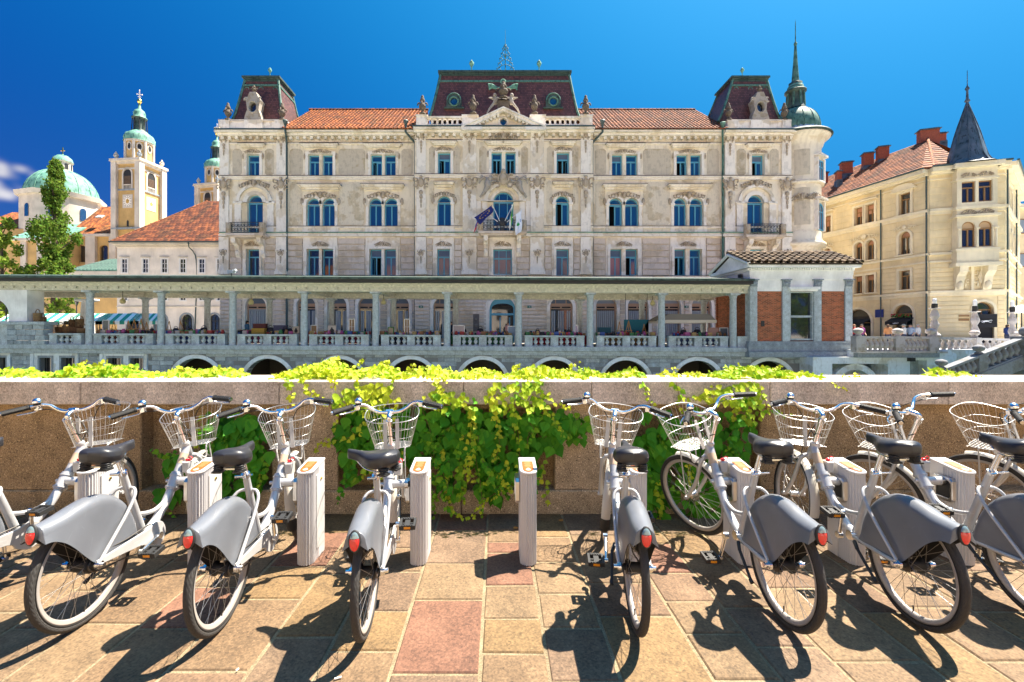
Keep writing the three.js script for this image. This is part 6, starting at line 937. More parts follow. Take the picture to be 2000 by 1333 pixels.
const sticker = canvasTex(128, 192, (c, w, h) => { c.fillStyle = '#b0541a'; c.fillRect(0, 0, w, h); c.fillStyle = '#c08a5c'; for (const [y, a] of [[20, 70], [38, 84], [56, 60], [74, 80], [90, 66]]) c.fillRect(64 - a / 2, y, a, 6); c.fillStyle = '#b9aa98'; c.beginPath(); c.ellipse(64, 148, 30, 17, 0, 0, 7); c.fill(); c.beginPath(); c.ellipse(64, 134, 17, 14, 0, 0, 7); c.fill(); });
const stickerMat = std('#ffffff', 0.45, { map: sticker });
const DOCK = (() => {
  const g = new THREE.Group(), W = 0.056, D = 0.235, n = 220, out = [];
  // plan outline, starting at the back left, round the fluted nose, to the back right
  const base = (t) => { const Ls = 0.16, arc = Math.PI * 0.056, per = 2 * (D - 0.05) + Math.PI * W; let s = t * per, side = D - 0.05; if (s < side) return [-W, -(D - s), -1, 0, s]; s -= side; if (s < Math.PI * W) { const a = s / W; return [-W * Math.cos(a), -0.05 + 0.05 * Math.sin(a), -Math.cos(a), Math.sin(a), side + s]; } s -= Math.PI * W; void Ls; void arc; return [W, -(0.05 + s), 1, 0, side + Math.PI * W + s]; };
  for (let i = 0; i <= n; i++) { const [x, z, nx, nz, s] = base(i / n), per = 2 * (D - 0.05) + Math.PI * W, flu = s > 0.10 && s < per - 0.10 ? -0.007 * (0.5 - 0.5 * Math.cos(s / 0.0185 * 6.283)) : 0; out.push([x + nx * flu, z + nz * flu]); }
  const top = (z) => 0.607 + 0.036 * clamp(-z / D) + 0.0, v = [], q = (a, b, c, d) => v.push(...a, ...b, ...c, ...a, ...c, ...d);
  for (let i = 0; i < n; i++) { const [x0, z0] = out[i], [x1, z1] = out[i + 1]; q([x0, 0, z0], [x1, 0, z1], [x1, top(z1), z1], [x0, top(z0), z0]); }
  q([out[n][0], 0, out[n][1]], [out[0][0], 0, out[0][1]], [out[0][0], top(-D), -D], [out[n][0], top(-D), -D]);
  for (let i = 0; i < n / 2; i++) { const a = out[i], b = out[i + 1], c = out[n - i - 1], d = out[n - i]; q([a[0], top(a[1]), a[1]], [b[0], top(b[1]), b[1]], [c[0], top(c[1]), c[1]], [d[0], top(d[1]), d[1]]); }
  const geo = new THREE.BufferGeometry(); geo.setAttribute('position', new THREE.Float32BufferAttribute(v, 3)); geo.computeVertexNormals();
  part('post', geo, MB.dock, g);
  const lid = []; for (let i = 0; i <= 24; i++) { const a = Math.PI * i / 24; lid.push([-(W + 0.003) * Math.cos(a), -0.046 + 0.052 * Math.sin(a)]); } lid.push([W + 0.003, -D - 0.004], [-W - 0.003, -D - 0.004]);
  const cap = prism(lid.map(([x, z]) => [x, -z]).reverse(), 0, 0.016, [], 0.004).rotateX(-Math.PI / 2), cp = cap.attributes.position; for (let i = 0; i < cp.count; i++) cp.setY(i, cp.getY(i) + top(cp.getZ(i)) - 0.001); cap.computeVertexNormals();
  part('lid', cap, MB.dockPanel, g);
  const lb = []; for (let i = 0; i <= 16; i++) { const a = Math.PI * i / 16; lb.push(new THREE.Vector2(-0.037 * Math.cos(a), 0.055 - 0.05 * Math.sin(a))); } lb.push(new THREE.Vector2(0.037, 0.165), new THREE.Vector2(-0.037, 0.165));
  const sg = new THREE.ShapeGeometry(new THREE.Shape(lb)), su = sg.attributes.uv; for (let i = 0; i < su.count; i++) su.setXY(i, (su.getX(i) + 0.037) / 0.074, 1 - (0.165 - su.getY(i)) / 0.165); sg.rotateX(-Math.PI / 2); const sp = sg.attributes.position; for (let i = 0; i < sp.count; i++) sp.setY(i, top(sp.getZ(i)) + 0.0185); sg.computeVertexNormals();
  part('information_label', sg, stickerMat, g, 'orange information label with pale text', true);
  part('side_door', blockGeo(0.135, 0.50, 0.006, 0.002).rotateY(Math.PI / 2).translate(W + 0.004, 0.325, -0.155), MB.dockPanel, g);
  part('door_lock', new THREE.CylinderGeometry(0.009, 0.009, 0.006, 14).rotateZ(Math.PI / 2).translate(W + 0.007, 0.535, -0.155), MAT.gold, g);
  const S = sub('lock_socket', g), rr2 = [[-0.115, 0.40], [0.0, 0.40], [0.02, 0.42], [0.02, 0.545], [0.0, 0.565], [-0.115, 0.565]];
  part('rim', prism(rr2, -0.032, 0.0, [[[-0.1, 0.425], [-0.1, 0.54], [-0.012, 0.54], [0, 0.528], [0, 0.437], [-0.012, 0.425]]], 0.005).rotateY(-Math.PI / 2).translate(-W - 0.032, 0, -0.06), MB.steel, S);
  part('slot', box(-W - 0.02, -W + 0.005, 0.425, 0.54, -0.165, -0.055), MAT.black, S);
  return g;
})();
const DOCKX = [-2.755, -2.02, -1.285, -0.527, 0.213, 0.955, 1.675, 2.42, 3.15, 3.89];
['leftmost white fluted docking post, behind the saddle of the second bicycle', 'white fluted docking post right of the second bicycle from the left', 'white fluted docking post right of the third bicycle from the left', 'white fluted docking post between the bicycle with sideways saddle and the free post', 'free-standing white docking post with no bicycle locked to it', 'white docking post behind the saddle of the bicycle right of the free post', 'white docking post with steel socket holding the bicycle whose front wheel is turned', 'second docking post from the right showing its steel socket', 'rightmost fully visible docking post, beside the darkest rear guard', 'docking post at the right edge, mostly hidden'].forEach((lb, i) => {
  if (i === 9) return;
  const d = DOCK.clone(); d.name = numbered('docking_post'); d.position.set(DOCKX[i], 0, -3.055); scene.add(d); tag(d, lb, 'docking post', 'bicycle docking posts');
});

// ---------------------------------------------------------------- city bicycles. Own axes: x to the right, y up, u forward (= -z), origin below the rear hub
const U = (u, y, x = 0) => V3(x, y, -u), RW = 0.312, WB = 1.085, axisU = (y) => 1.03 - 0.475 * (y - 0.335);
function rev(prof, seg) { return lathe(prof, seg).rotateZ(Math.PI / 2); }    // solid of revolution about the wheel axle (x)
function makeWheel(rear) {
  const g = new THREE.Group(), tg = new THREE.TorusGeometry(0.3145, 0.0195, 16, 84), tu = tg.attributes.uv; for (let i = 0; i < tu.count; i++) tu.setXY(i, tu.getX(i) * 1.0, tu.getY(i)); tg.rotateY(Math.PI / 2);
  part('tyre', tg, MB.tyre, g, null, true);
  parts('sidewall_band', [-1, 1].map((s) => new THREE.TorusGeometry(0.3005, 0.0028, 5, 64).scale(1, 1, 1).rotateY(Math.PI / 2).translate(s * 0.0165, 0, 0)), MB.rubber, g);
  part('rim', rev([[0.272, -0.010], [0.288, -0.0145], [0.3, -0.0155], [0.3, 0.0155], [0.288, 0.0145], [0.272, 0.010], [0.268, 0], [0.272, -0.010]], 72), MB.alloy, g);
  const hr = rear ? 0.033 : 0.022, hw = rear ? 0.038 : 0.03, sp = [];
  for (let k = 0; k < 36; k++) { const s = k % 2 ? 1 : -1, a = k / 36 * 6.283, b = a + (k % 4 < 2 ? 1 : -1) * 0.95; sp.push(bar(V3(s * hw, hr * Math.sin(b), hr * Math.cos(b)), V3(s * 0.004, 0.27 * Math.sin(a), 0.27 * Math.cos(a)), 0.0012, 0.0012, 4)); }
  part('spokes', sp, MB.spoke, g);
  part('hub', rear ? rev([[0, -0.062], [0.014, -0.06], [0.018, -0.045], [0.047, -0.043], [0.047, -0.03], [0.028, -0.026], [0.028, 0.022], [0.040, 0.024], [0.040, 0.034], [0.02, 0.036], [0.018, 0.055], [0, 0.056]], 22) : rev([[0, -0.05], [0.01, -0.048], [0.012, -0.034], [0.03, -0.032], [0.03, -0.026], [0.022, -0.024], [0.022, 0.024], [0.03, 0.026], [0.03, 0.032], [0.012, 0.034], [0.01, 0.048], [0, 0.05]], 20), rear ? MAT.black : MB.silver, g);
  if (rear) part('sprocket', [rev([[0, 0.042], [0.038, 0.042], [0.038, 0.046], [0, 0.046]], 18)], MB.chain, g);
  part('valve', bar(V3(0, -0.27, 0), V3(0, -0.235, 0), 0.003), MAT.black, g);
  return g;
}
function fenderGeo() {
  const R = [[-0.272, 0.630], [-0.22, 0.634], [-0.15, 0.642], [-0.07, 0.658], [0.02, 0.668], [0.11, 0.652], [0.20, 0.600], [0.272, 0.52], [0.32, 0.42], [0.342, 0.315]], B = [[-0.278, 0.546], [-0.24, 0.542], [-0.185, 0.512], [-0.125, 0.455], [-0.065, 0.385], [0.0, 0.322], [0.06, 0.306], [0.15, 0.298], [0.24, 0.29], [0.325, 0.28]];
  const cr = new THREE.CatmullRomCurve3(R.map(([u, y]) => U(u, y))), cb = new THREE.CatmullRomCurve3(B.map(([u, y]) => U(u, y))), n = 48, mv = 12, pos = [], idx = [];
  const prof = [];                  // across: from one lower edge over the ridge to the other; (share of half width, share of drop)
  for (let j = -mv; j <= mv; j++) { const t = Math.abs(j) / mv, s = Math.sign(j); prof.push(t < 0.4 ? [s * Math.sin(t / 0.4 * Math.PI / 2), (1 - Math.cos(t / 0.4 * Math.PI / 2)), 0] : [s, 1, (t - 0.4) / 0.6]); }
  for (let i = 0; i <= n; i++) {
    const a = cr.getPoint(i / n), b = cb.getPoint(i / n), t = i / n, w = mixn(0.047, 0.055, smooth(0, 0.25, t)) - 0.010 * smooth(0.4, 1, t), drop = Math.min(0.048, a.distanceTo(b) * 0.55), d = b.clone().sub(a), Ld = d.length(); d.normalize();
    for (const [x, e, f] of prof) { const dist = e * drop + f * (Ld - drop); pos.push(x * (w + 0.012 * f), a.y + d.y * dist, a.z + d.z * dist); }
  }
  const m = prof.length; const c0 = pos.length / 3; { const q = cr.getPoint(0), b = cb.getPoint(0); pos.push(0, (q.y + b.y) / 2, (q.z + b.z) / 2 + 0.004); for (let j = 0; j < m - 1; j++) idx.push(c0, j + 1, j); } for (let i = 0; i < n; i++) for (let j = 0; j < m - 1; j++) { const k = i * m + j; idx.push(k, k + 1, k + m, k + 1, k + m + 1, k + m); }
  const g = new THREE.BufferGeometry(); g.setAttribute('position', new THREE.Float32BufferAttribute(pos, 3)); g.setIndex(idx); g.computeVertexNormals();
  // an inner skin 3 mm inside gives the shell its thickness
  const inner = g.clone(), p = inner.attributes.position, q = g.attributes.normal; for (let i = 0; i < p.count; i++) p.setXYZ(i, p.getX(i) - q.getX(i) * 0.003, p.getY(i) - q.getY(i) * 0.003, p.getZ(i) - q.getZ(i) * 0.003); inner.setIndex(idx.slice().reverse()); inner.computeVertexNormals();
  return [g, inner];
}
function saddleGeo() {
  const pos = [], idx = [], n = 30, m = 22; let prev;
  for (let i = 0; i <= n; i++) {
    const s = i / n, u = -0.15 + 0.32 * s; let w = s < 0.5 ? 0.094 * Math.sqrt(clamp(1 - ((0.27 - Math.min(s, 0.27)) / 0.27) ** 2.6)) : 0.094; w *= 1 - 0.76 * smooth(0.32, 0.80, s); if (s > 0.9) w *= Math.sqrt(clamp(1 - ((s - 0.9) / 0.1) ** 2 * 0.92));
    const h = 0.049 * (0.5 + 0.5 * smooth(0, 0.12, s)) * (1 - 0.42 * smooth(0.35, 0.9, s)), yc = 0.018 * (1 - s) * (1 - s) - 0.006 * Math.sin(Math.PI * clamp(s * 1.2)) + 0.014 * smooth(0.5, 1, s);
    void prev; w = Math.max(w, 0.004);
    for (let j = 0; j <= m; j++) { const a = j / m * 6.2832, c = Math.cos(a), d = Math.sin(a), p = 0.72; pos.push(w * Math.sign(c) * Math.abs(c) ** p, yc + (d > 0 ? h * Math.abs(d) ** p * (1 - 0.12 * Math.exp(-(((c * w) / 0.025) ** 2)) * smooth(0.1, 0.3, s) * (1 - smooth(0.5, 0.7, s))) : -h * 0.95 * Math.abs(d) ** p), -u); }
  }
  for (let i = 0; i < n; i++) for (let j = 0; j < m; j++) { const k = i * (m + 1) + j; idx.push(k, k + m + 1, k + 1, k + 1, k + m + 1, k + m + 2); }
  for (const e of [0, n]) { const c = pos.length / 3, o = e * (m + 1); pos.push(0, pos[o * 3 + 1], pos[o * 3 + 2]); for (let j = 0; j < m; j++) e ? idx.push(c, o + j + 1, o + j) : idx.push(c, o + j, o + j + 1); }
  const g = new THREE.BufferGeometry(); g.setAttribute('position', new THREE.Float32BufferAttribute(pos, 3)); g.setIndex(idx); g.computeVertexNormals(); return g;
}
const BIKE = (() => {
  const g = new THREE.Group(), WS = 0.932;
  const rw = makeWheel(true); rw.name = 'rear_wheel'; rw.position.set(0, RW, 0); rw.scale.set(1, WS, WS); g.add(rw);
  const fw = makeWheel(false); fw.name = 'front_wheel'; fw.position.set(0, RW, -WB); fw.scale.set(1, WS, WS); g.add(fw);
  // main tube rises from the bottom bracket in a long curve to the head tube
  const H = (y) => U(axisU(y), y);
  part('main_tube', [tube([U(0.40, 0.282), U(0.50, 0.318), U(0.60, 0.395), U(0.68, 0.49), U(0.745, 0.585), U(0.80, 0.67), H(0.735)], 0.027, 40, 14), ball(0, 0.285, -0.42, 0.036, 0.034, 0.034)], MB.frame, g);
  part('upper_tube', tube([U(0.665, 0.47), U(0.60, 0.425), U(0.52, 0.405), U(0.44, 0.415), U(0.362, 0.44)], 0.0135, 24, 10), MB.frame, g);
  part('seat_tube', bar(U(0.42, 0.285), U(0.26, 0.722), 0.025, 0.0185, 16), MB.frame, g);
  part('head_tube', [bar(H(0.655), H(0.765), 0.024, 0.023, 18), bar(H(0.65), H(0.66), 0.027, 0.027, 16), bar(H(0.76), H(0.772), 0.026, 0.022, 16)], MB.frame, g);
  parts('chainstay', [1, -1].map((s) => tube([U(0.40, 0.285, s * 0.03), U(0.30, 0.292, s * 0.045), U(0.12, 0.304, s * 0.068), U(0, RW, s * 0.07)], 0.0115, 16, 8)), MB.frame, g);
  part('bottom_bracket', new THREE.CylinderGeometry(0.03, 0.03, 0.085, 18).rotateZ(Math.PI / 2).translate(0, 0.285, -0.42), MB.silver, g);
  for (const s of [-1, 1]) { const st = part('fender_stay', [tube([U(0.302, 0.622, s * 0.012), U(0.288, 0.622, s * 0.045), U(0.266, 0.60, s * 0.068), U(0.21, 0.53, s * 0.076), U(0, RW + 0.01, s * 0.08)], 0.0092, 28, 8)], MB.frame, g); void st; part('axle_nut', [new THREE.CylinderGeometry(0.024, 0.024, 0.014, 14).rotateZ(Math.PI / 2).translate(s * 0.078, RW, 0), new THREE.CylinderGeometry(0.013, 0.013, 0.03, 6).rotateZ(Math.PI / 2).translate(s * 0.093, RW, 0), new THREE.CylinderGeometry(0.02, 0.02, 0.006, 14).rotateZ(Math.PI / 2).translate(s * 0.088, RW, 0)], MB.silver, g); }
  const [shell, innerSkin] = fenderGeo(); part('rear_guard', shell, MB.fender, g); part('shaded_guard_inside', innerSkin, MAT.black, g);  // black inner skin: shade under the guard put into its colour
  // rear lamp on the tail of the guard
  const tl = sub('tail_light', g, [0, 0.594, 0.283]); tl.rotation.x = -0.12;
  part('rim', ball(0, 0, 0, 0.029, 0.0505, 0.013, 22, 16), MAT.black, tl);
  part('red_lens', new THREE.SphereGeometry(1, 22, 12, 0, Math.PI, 1.28, Math.PI - 1.28).scale(0.0245, 0.0455, 0.019).translate(0, 0, 0.0), MB.red, tl); part('clear_lens', new THREE.SphereGeometry(1, 22, 10, 0, Math.PI, 0, 1.24).scale(0.0245, 0.0455, 0.019), MB.clear, tl);
  // saddle on its post
  const sd = sub('saddle', g, [0, 0.905, -0.155]); part('cover', saddleGeo(), MB.seat, sd);
  for (const s of [-1, 1]) part('spring', [0, 1, 2].map((k) => torus(0.02, 0.006, 0, 0, 0, 6.28, 0, 12, 5).rotateX(Math.PI / 2).translate(s * 0.055, -0.03 - k * 0.011, 0.1)).concat([box(s * 0.055 - 0.024, s * 0.055 + 0.024, -0.066, -0.056, 0.075, 0.127)]), MAT.black, sd);
  part('rails', [-1, 1].map((s) => tube([V3(s * 0.06, -0.052, 0.09), V3(s * 0.03, -0.058, 0.02), V3(s * 0.018, -0.05, -0.05), V3(s * 0.01, 0.0, -0.12)], 0.0045, 14, 6)).concat([box(-0.075, 0.075, -0.054, -0.046, 0.075, 0.1)]), MB.silver, sd);
  const pa = U(0.26, 0.722), pb = U(0.20, 0.872); part('seat_post', bar(pa.clone().lerp(pb, -0.3), pb, 0.0145, 0.0145, 14), MB.chrome, g);
  part('seat_clamp', [bar(U(0.262, 0.715), U(0.255, 0.733), 0.024, 0.024, 14), bar(V3(0.0, 0.722, -0.235), V3(-0.045, 0.722, -0.225), 0.008, 0.008, 8), bar(V3(0.02, 0.724, -0.245), V3(0.055, 0.737, -0.215), 0.006, 0.005, 8)], MB.silver, g); part('saddle_clamp', box(-0.022, 0.022, 0.845, 0.872, -0.225, -0.165), MB.silver, g);
  // docking arm on the main tube, to the right
  const A = sub('docking_arm', g); part('collar', [bar(U(0.675, 0.482), U(0.74, 0.578), 0.035, 0.036, 18), bar(U(0.68, 0.49), U(0.686, 0.498), 0.042, 0.042, 18), bar(U(0.726, 0.557), U(0.732, 0.566), 0.041, 0.041, 18), bar(U(0.71, 0.53, -0.03), U(0.71, 0.53, -0.055), 0.012, 0.012, 10)], MB.frame, A); part('spigot', [new THREE.CylinderGeometry(0.027, 0.03, 0.10, 18).rotateZ(Math.PI / 2).translate(0.065, 0.53, -0.71)], MB.frame, A); part('spigot_ring', new THREE.CylinderGeometry(0.03, 0.03, 0.022, 18).rotateZ(Math.PI / 2).translate(0.12, 0.53, -0.71), MB.steel, A); part('spigot_end', new THREE.CylinderGeometry(0.022, 0.022, 0.04, 14).rotateZ(Math.PI / 2).translate(0.15, 0.53, -0.71), MAT.black, A);
  const bx = sub('lock_box', g); part('case', blockGeo(0.05, 0.075, 0.06, 0.006).translate(0.055, 0.615, -0.735), MB.plate, bx); part('red_seal', [ball(0.055, 0.662, -0.765, 0.016, 0.011, 0.016), torus(0.013, 0.003, 0.075, 0.672, -0.76)], MB.red, bx);
  part('frame_sticker', bar(U(0.772, 0.628, 0), U(0.812, 0.690, 0), 0.0272, 0.0272, 16), std(lin(0.48, 0.36, 0.25), 0.5), g);
  // chain side
  const cg = [], R = 0.083; for (let i = 0; i <= 20; i++) { const a = -2.3 + i / 20 * 4.2; cg.push([0.42 + R * Math.cos(a), 0.285 + R * Math.sin(a)]); }
  part('chain_guard', prism([[-0.015, 0.338], [-0.02, 0.314], [0.05, 0.304], [0.29, 0.278], [0.325, 0.265], [0.34, 0.235], [0.355, 0.225], ...cg.filter(([u, y]) => u > 0.36), [0.36, 0.352]], -0.006, 0.006, [], 0.003).rotateY(Math.PI / 2).scale(1, 1, 1).translate(0.078, 0, 0), MB.guard, g);
  part('chain', [tube([U(0.42, 0.355, 0.062), U(0.2, 0.352, 0.058), U(0, 0.349, 0.052), U(-0.035, RW, 0.05), U(0, 0.275, 0.052), U(0.2, 0.25, 0.058), U(0.42, 0.215, 0.062), U(0.485, 0.285, 0.062)], 0.0045, 60, 5, true)], MB.chain, g);
  part('chain_ring', [new THREE.TorusGeometry(0.066, 0.004, 5, 30).rotateY(Math.PI / 2).translate(0.062, 0.285, -0.42), ...[0, 1, 2, 3, 4].map((k) => bar(V3(0.062, 0.285, -0.42), V3(0.062, 0.285 + 0.064 * Math.sin(k * 1.257), -0.42 + 0.064 * Math.cos(k * 1.257)), 0.005, 0.004, 5))], MB.chain, g);
  part('kickstand', [bar(U(0.36, 0.27, -0.05), U(0.30, 0.25, -0.075), 0.011, 0.01), bar(U(0.30, 0.25, -0.075), U(0.13, 0.155, -0.10), 0.009, 0.008), bar(U(0.14, 0.16, -0.10), U(0.12, 0.15, -0.101), 0.011, 0.011)], MAT.black, g);
  for (const s of [1, -1]) {           // cranks turn about the bottom bracket; the pedal keeps level
    const c = sub('crank', g, [0, 0.285, -0.42]); part('arm', [bar(V3(s * 0.098, 0, 0), V3(s * 0.112, 0, -0.165), 0.012, 0.0095, 10), new THREE.CylinderGeometry(0.021, 0.021, 0.026, 16).rotateZ(Math.PI / 2).translate(s * 0.1, 0, 0), new THREE.CylinderGeometry(0.015, 0.015, 0.02, 12).rotateZ(Math.PI / 2).translate(s * 0.112, 0, -0.165)], MB.silver, c);
    const p = sub('pedal', g); const w = 0.094, x0 = s * 0.125;
    part('body', [[-0.045, -0.03], [0.03, 0.045]].map(([a, b]) => box(x0, x0 + s * w, -0.013, 0.013, a, b)).concat([box(x0 + s * w * 0.86, x0 + s * w, -0.0128, 0.0128, -0.03, 0.03), box(x0, x0 + s * w * 0.14, -0.0128, 0.0128, -0.03, 0.03), box(x0 + s * 0.03, x0 + s * 0.06, -0.009, 0.009, -0.03, 0.03), bar(V3(s * 0.11, 0, 0), V3(x0 + s * w, 0, 0), 0.007, 0.007, 8)], [0.2, 0.35, 0.5, 0.65, 0.8].flatMap((t) => [-0.0385, 0.0385].map((z) => box(x0 + s * w * t - 0.004, x0 + s * w * t + 0.004, -0.0165, 0.0165, z - 0.005, z + 0.005)))), MAT.black, p);
    parts('reflector', [-1, 1].map((z) => box(x0 + s * w * 0.3, x0 + s * w * 0.7, -0.007, 0.007, z * 0.044, z * 0.0475)), MB.amber, p);
  }
  // ---- everything below turns with the handlebar
  const st = (m) => { m.userData.steer = 1; return m; };
  st(fw);
  const hubF = [WB, RW];
  st(part('fork', [...[-1, 1].map((s) => tube([U(axisU(0.66), 0.66, s * 0.03), U(axisU(0.63) + 0.002, 0.63, s * 0.052), U(axisU(0.53), 0.53, s * 0.055), U(axisU(0.43) + 0.008, 0.43, s * 0.055), U(hubF[0], hubF[1], s * 0.055)], 0.0135, 24, 9)), tube([U(axisU(0.655), 0.655, -0.045), U(axisU(0.665) + 0.003, 0.665, 0), U(axisU(0.655), 0.655, 0.045)], 0.017, 10, 8), ...[-1, 1].map((s) => new THREE.CylinderGeometry(0.014, 0.014, 0.025, 10).rotateZ(Math.PI / 2).translate(s * 0.068, RW, -WB))], MB.frame, g));
  const mg = (a0, a1, w, y) => { const q = [], n = 22, pr = 9; for (let i = 0; i < n; i++) for (let j = 0; j < pr; j++) { const P = (ii, jj) => { const a = mixn(a0, a1, ii / n), t = jj / pr * 2 - 1, r = 0.334 + y - 0.016 * t * t; return [t * w, RW + r * Math.sin(a), -(WB + r * Math.cos(a))]; }; q.push(quadGeo(P(i, j), P(i + 1, j), P(i + 1, j + 1), P(i, j + 1))); } return q; };
  st(part('front_mudguard', mg(1.35, 3.35, 0.031, 0), MB.mud, g)); st(part('mudguard_flap', mg(3.33, 3.62, 0.034, 0.002), MAT.black, g));
  st(part('stem', [bar(H(0.765), H(0.935), 0.0155, 0.0155, 16), bar(H(0.925), H(0.955), 0.022, 0.021, 16), tube([H(0.945), U(axisU(0.975) + 0.012, 0.975), U(0.795, 1.0)], 0.017, 12, 10), new THREE.CylinderGeometry(0.021, 0.021, 0.05, 14).rotateZ(Math.PI / 2).translate(0, 1.0, -0.795)], MB.chrome, g));
  const bh = []; for (const s of [-1, 1]) bh.push(tube([U(0.795, 1.0, 0), U(0.797, 1.001, s * 0.06), U(0.81, 1.022, s * 0.115), U(0.812, 1.05, s * 0.155), U(0.79, 1.062, s * 0.195), U(0.755, 1.058, s * 0.235), U(0.69, 1.04, s * 0.335)], 0.0112, 40, 10)); st(part('handlebar', bh, MB.chrome, g));
  for (const s of [-1, 1]) {
    st(part('grip', [bar(U(0.753, 1.0575, s * 0.238), U(0.678, 1.0365, s * 0.353), 0.0175, 0.019, 16), bar(U(0.754, 1.0578, s * 0.236), U(0.748, 1.056, s * 0.246), 0.02, 0.02, 14)], MB.grip, g));
    st(part('grip_end', bar(U(0.679, 1.0368, s * 0.352), U(0.672, 1.035, s * 0.362), 0.013, 0.013, 12), MB.silver, g));
    st(part('brake_lever', [tube([U(0.785, 1.045, s * 0.2), U(0.80, 1.02, s * 0.24), U(0.785, 1.012, s * 0.28), U(0.755, 1.008, s * 0.325)], 0.0055, 16, 7), box(s * 0.21 - 0.012, s * 0.21 + 0.012, 1.03, 1.062, -0.80, -0.765)], MB.silver, g));
  }
  const bl = sub('bell', g); st(bl); part('dome', lathe([[0, 0.034], [0.013, 0.032], [0.023, 0.022], [0.026, 0.01], [0.026, 0]], 18).translate(-0.2, 1.082, -0.765), MB.chrome, bl); part('base', new THREE.CylinderGeometry(0.024, 0.02, 0.014, 16).translate(-0.2, 1.075, -0.765), MAT.black, bl);
  (parts('cable', [tube([U(0.79, 1.03, -0.2), U(0.88, 1.0, -0.1), U(0.90, 0.9, -0.03), U(0.87, 0.78, 0.03), U(0.88, 0.68, 0.02)], 0.0032, 28, 5), tube([U(0.79, 1.03, 0.2), U(0.89, 0.985, 0.09), U(0.90, 0.88, 0.035), U(0.885, 0.75, -0.035), U(0.91, 0.62, -0.05)], 0.0032, 28, 5), torus(0.02, 0.0035, 0, 0, 0).rotateX(1.2).translate(0, 0.83, -axisU(0.83))], MB.cable, g)).forEach(st);
  // wire basket ahead of the head tube
  const bk = sub('basket', g); st(bk);
  const ring = (t, n = 40) => Array.from({ length: n }, (_, i) => { const a = i / n * 6.2832, c = Math.cos(a), d = Math.sin(a), w = mixn(0.13, 0.195, t), u = mixn(0.105, 0.15, t), p = 0.75, x = w * Math.sign(c) * Math.abs(c) ** p, z = u * Math.sign(d) * Math.abs(d) ** p; return U(1.0 + mixn(0, 0.02, t) + z, mixn(0.725, 0.955, t) + t * 0.30 * z, x); });
  const wr = []; for (const [t, r] of [[0, 0.0022], [0.33, 0.0014], [0.66, 0.0014], [1, 0.0028]]) wr.push(tube(ring(t), r, 60, 5, true));
  const lo = ring(0, 34), hi = ring(1, 34); lo.forEach((p, i) => wr.push(bar(p, hi[i], 0.0012, 0.0012, 4))); for (let i = -4; i <= 4; i++) { wr.push(bar(U(0.9, 0.725, i * 0.026), U(1.1, 0.725, i * 0.026), 0.0016, 0.0016, 4)); wr.push(bar(U(1.0 + i * 0.022, 0.724, -0.125), U(1.0 + i * 0.022, 0.724, 0.125), 0.0016, 0.0016, 4)); }
  part('wires', wr, MB.wire, bk);
  for (const s of [-1, 1]) part('mounting_strip', box(s * 0.042 - 0.013, s * 0.042 + 0.013, -0.105, 0.105, -0.003, 0.003).rotateX(-0.14).translate(0, 0.83, -0.872), MB.plate, bk);
  st(part('basket_stay', [-1, 1].flatMap((s) => [tube([U(1.0, 0.72, s * 0.09), U(0.955, 0.70, s * 0.085), U(0.94, 0.62, s * 0.075), U(0.965, 0.5, s * 0.07), U(WB, RW, s * 0.07)].slice(0, 3).concat([U(0.905, 0.655, s * 0.04)]), 0.006, 16, 6), bar(U(1.04, 0.722, s * 0.08), U(WB, RW, s * 0.072), 0.0048, 0.0048, 7)]), MB.plate, g));
  return g;
})();
function placeBike(label, xr, xf, steer, crankA, zr, drop) {
  const b = BIKE.clone(); b.name = numbered('city_bicycle'); scene.add(b); tag(b, label, 'bicycle', 'city bicycles docked in a row');
  b.position.set(xr, 0, zr); b.rotation.y = -Math.atan2(xf - xr, 0.81);
  const a0 = U(axisU(0.335), 0.335), a1 = U(axisU(1), 1).sub(a0).normalize(), q = new THREE.Quaternion().setFromAxisAngle(a1, steer);
  let k = 0, pk = 0;
  b.children.forEach((c) => {
    if (c.userData.steer) { c.position.sub(a0).applyQuaternion(q).add(a0); c.quaternion.premultiply(q); }
    if (c.name === 'crank') { c.rotation.x = crankA + (k++ ? Math.PI : 0); }
    if (c.name === 'pedal') { const a = crankA + (pk++ ? Math.PI : 0); c.position.set(0, 0.285 + 0.165 * Math.sin(a), -0.42 - 0.165 * Math.cos(a)); c.rotation.x = 0.15; }
    if (c.name === 'saddle' || c.name === 'seat_post' || c.name === 'saddle_clamp') { c.position.y += drop; c.position.z -= drop * 0.4 * -1; }
    delete c.userData.steer;
  });
  return b;
}
BIKE.children.forEach((c) => { c.userData.steer ??= 0; });
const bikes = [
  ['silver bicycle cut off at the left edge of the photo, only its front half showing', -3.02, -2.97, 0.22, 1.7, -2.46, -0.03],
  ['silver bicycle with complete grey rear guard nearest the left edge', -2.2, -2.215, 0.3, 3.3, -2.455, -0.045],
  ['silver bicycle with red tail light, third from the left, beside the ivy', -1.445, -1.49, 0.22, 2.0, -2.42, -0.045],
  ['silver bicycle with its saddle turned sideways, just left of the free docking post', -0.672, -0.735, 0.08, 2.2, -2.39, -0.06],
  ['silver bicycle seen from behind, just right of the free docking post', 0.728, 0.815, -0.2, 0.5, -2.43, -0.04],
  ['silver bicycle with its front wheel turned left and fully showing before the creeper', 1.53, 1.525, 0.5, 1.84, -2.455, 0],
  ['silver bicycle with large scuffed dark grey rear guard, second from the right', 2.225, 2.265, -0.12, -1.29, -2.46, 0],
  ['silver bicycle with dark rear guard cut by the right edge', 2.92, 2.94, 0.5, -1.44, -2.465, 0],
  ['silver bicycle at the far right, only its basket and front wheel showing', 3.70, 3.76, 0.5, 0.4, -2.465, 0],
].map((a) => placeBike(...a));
// the sideways saddle
bikes[3].children.find((c) => c.name === 'saddle').rotation.y = 1.15;
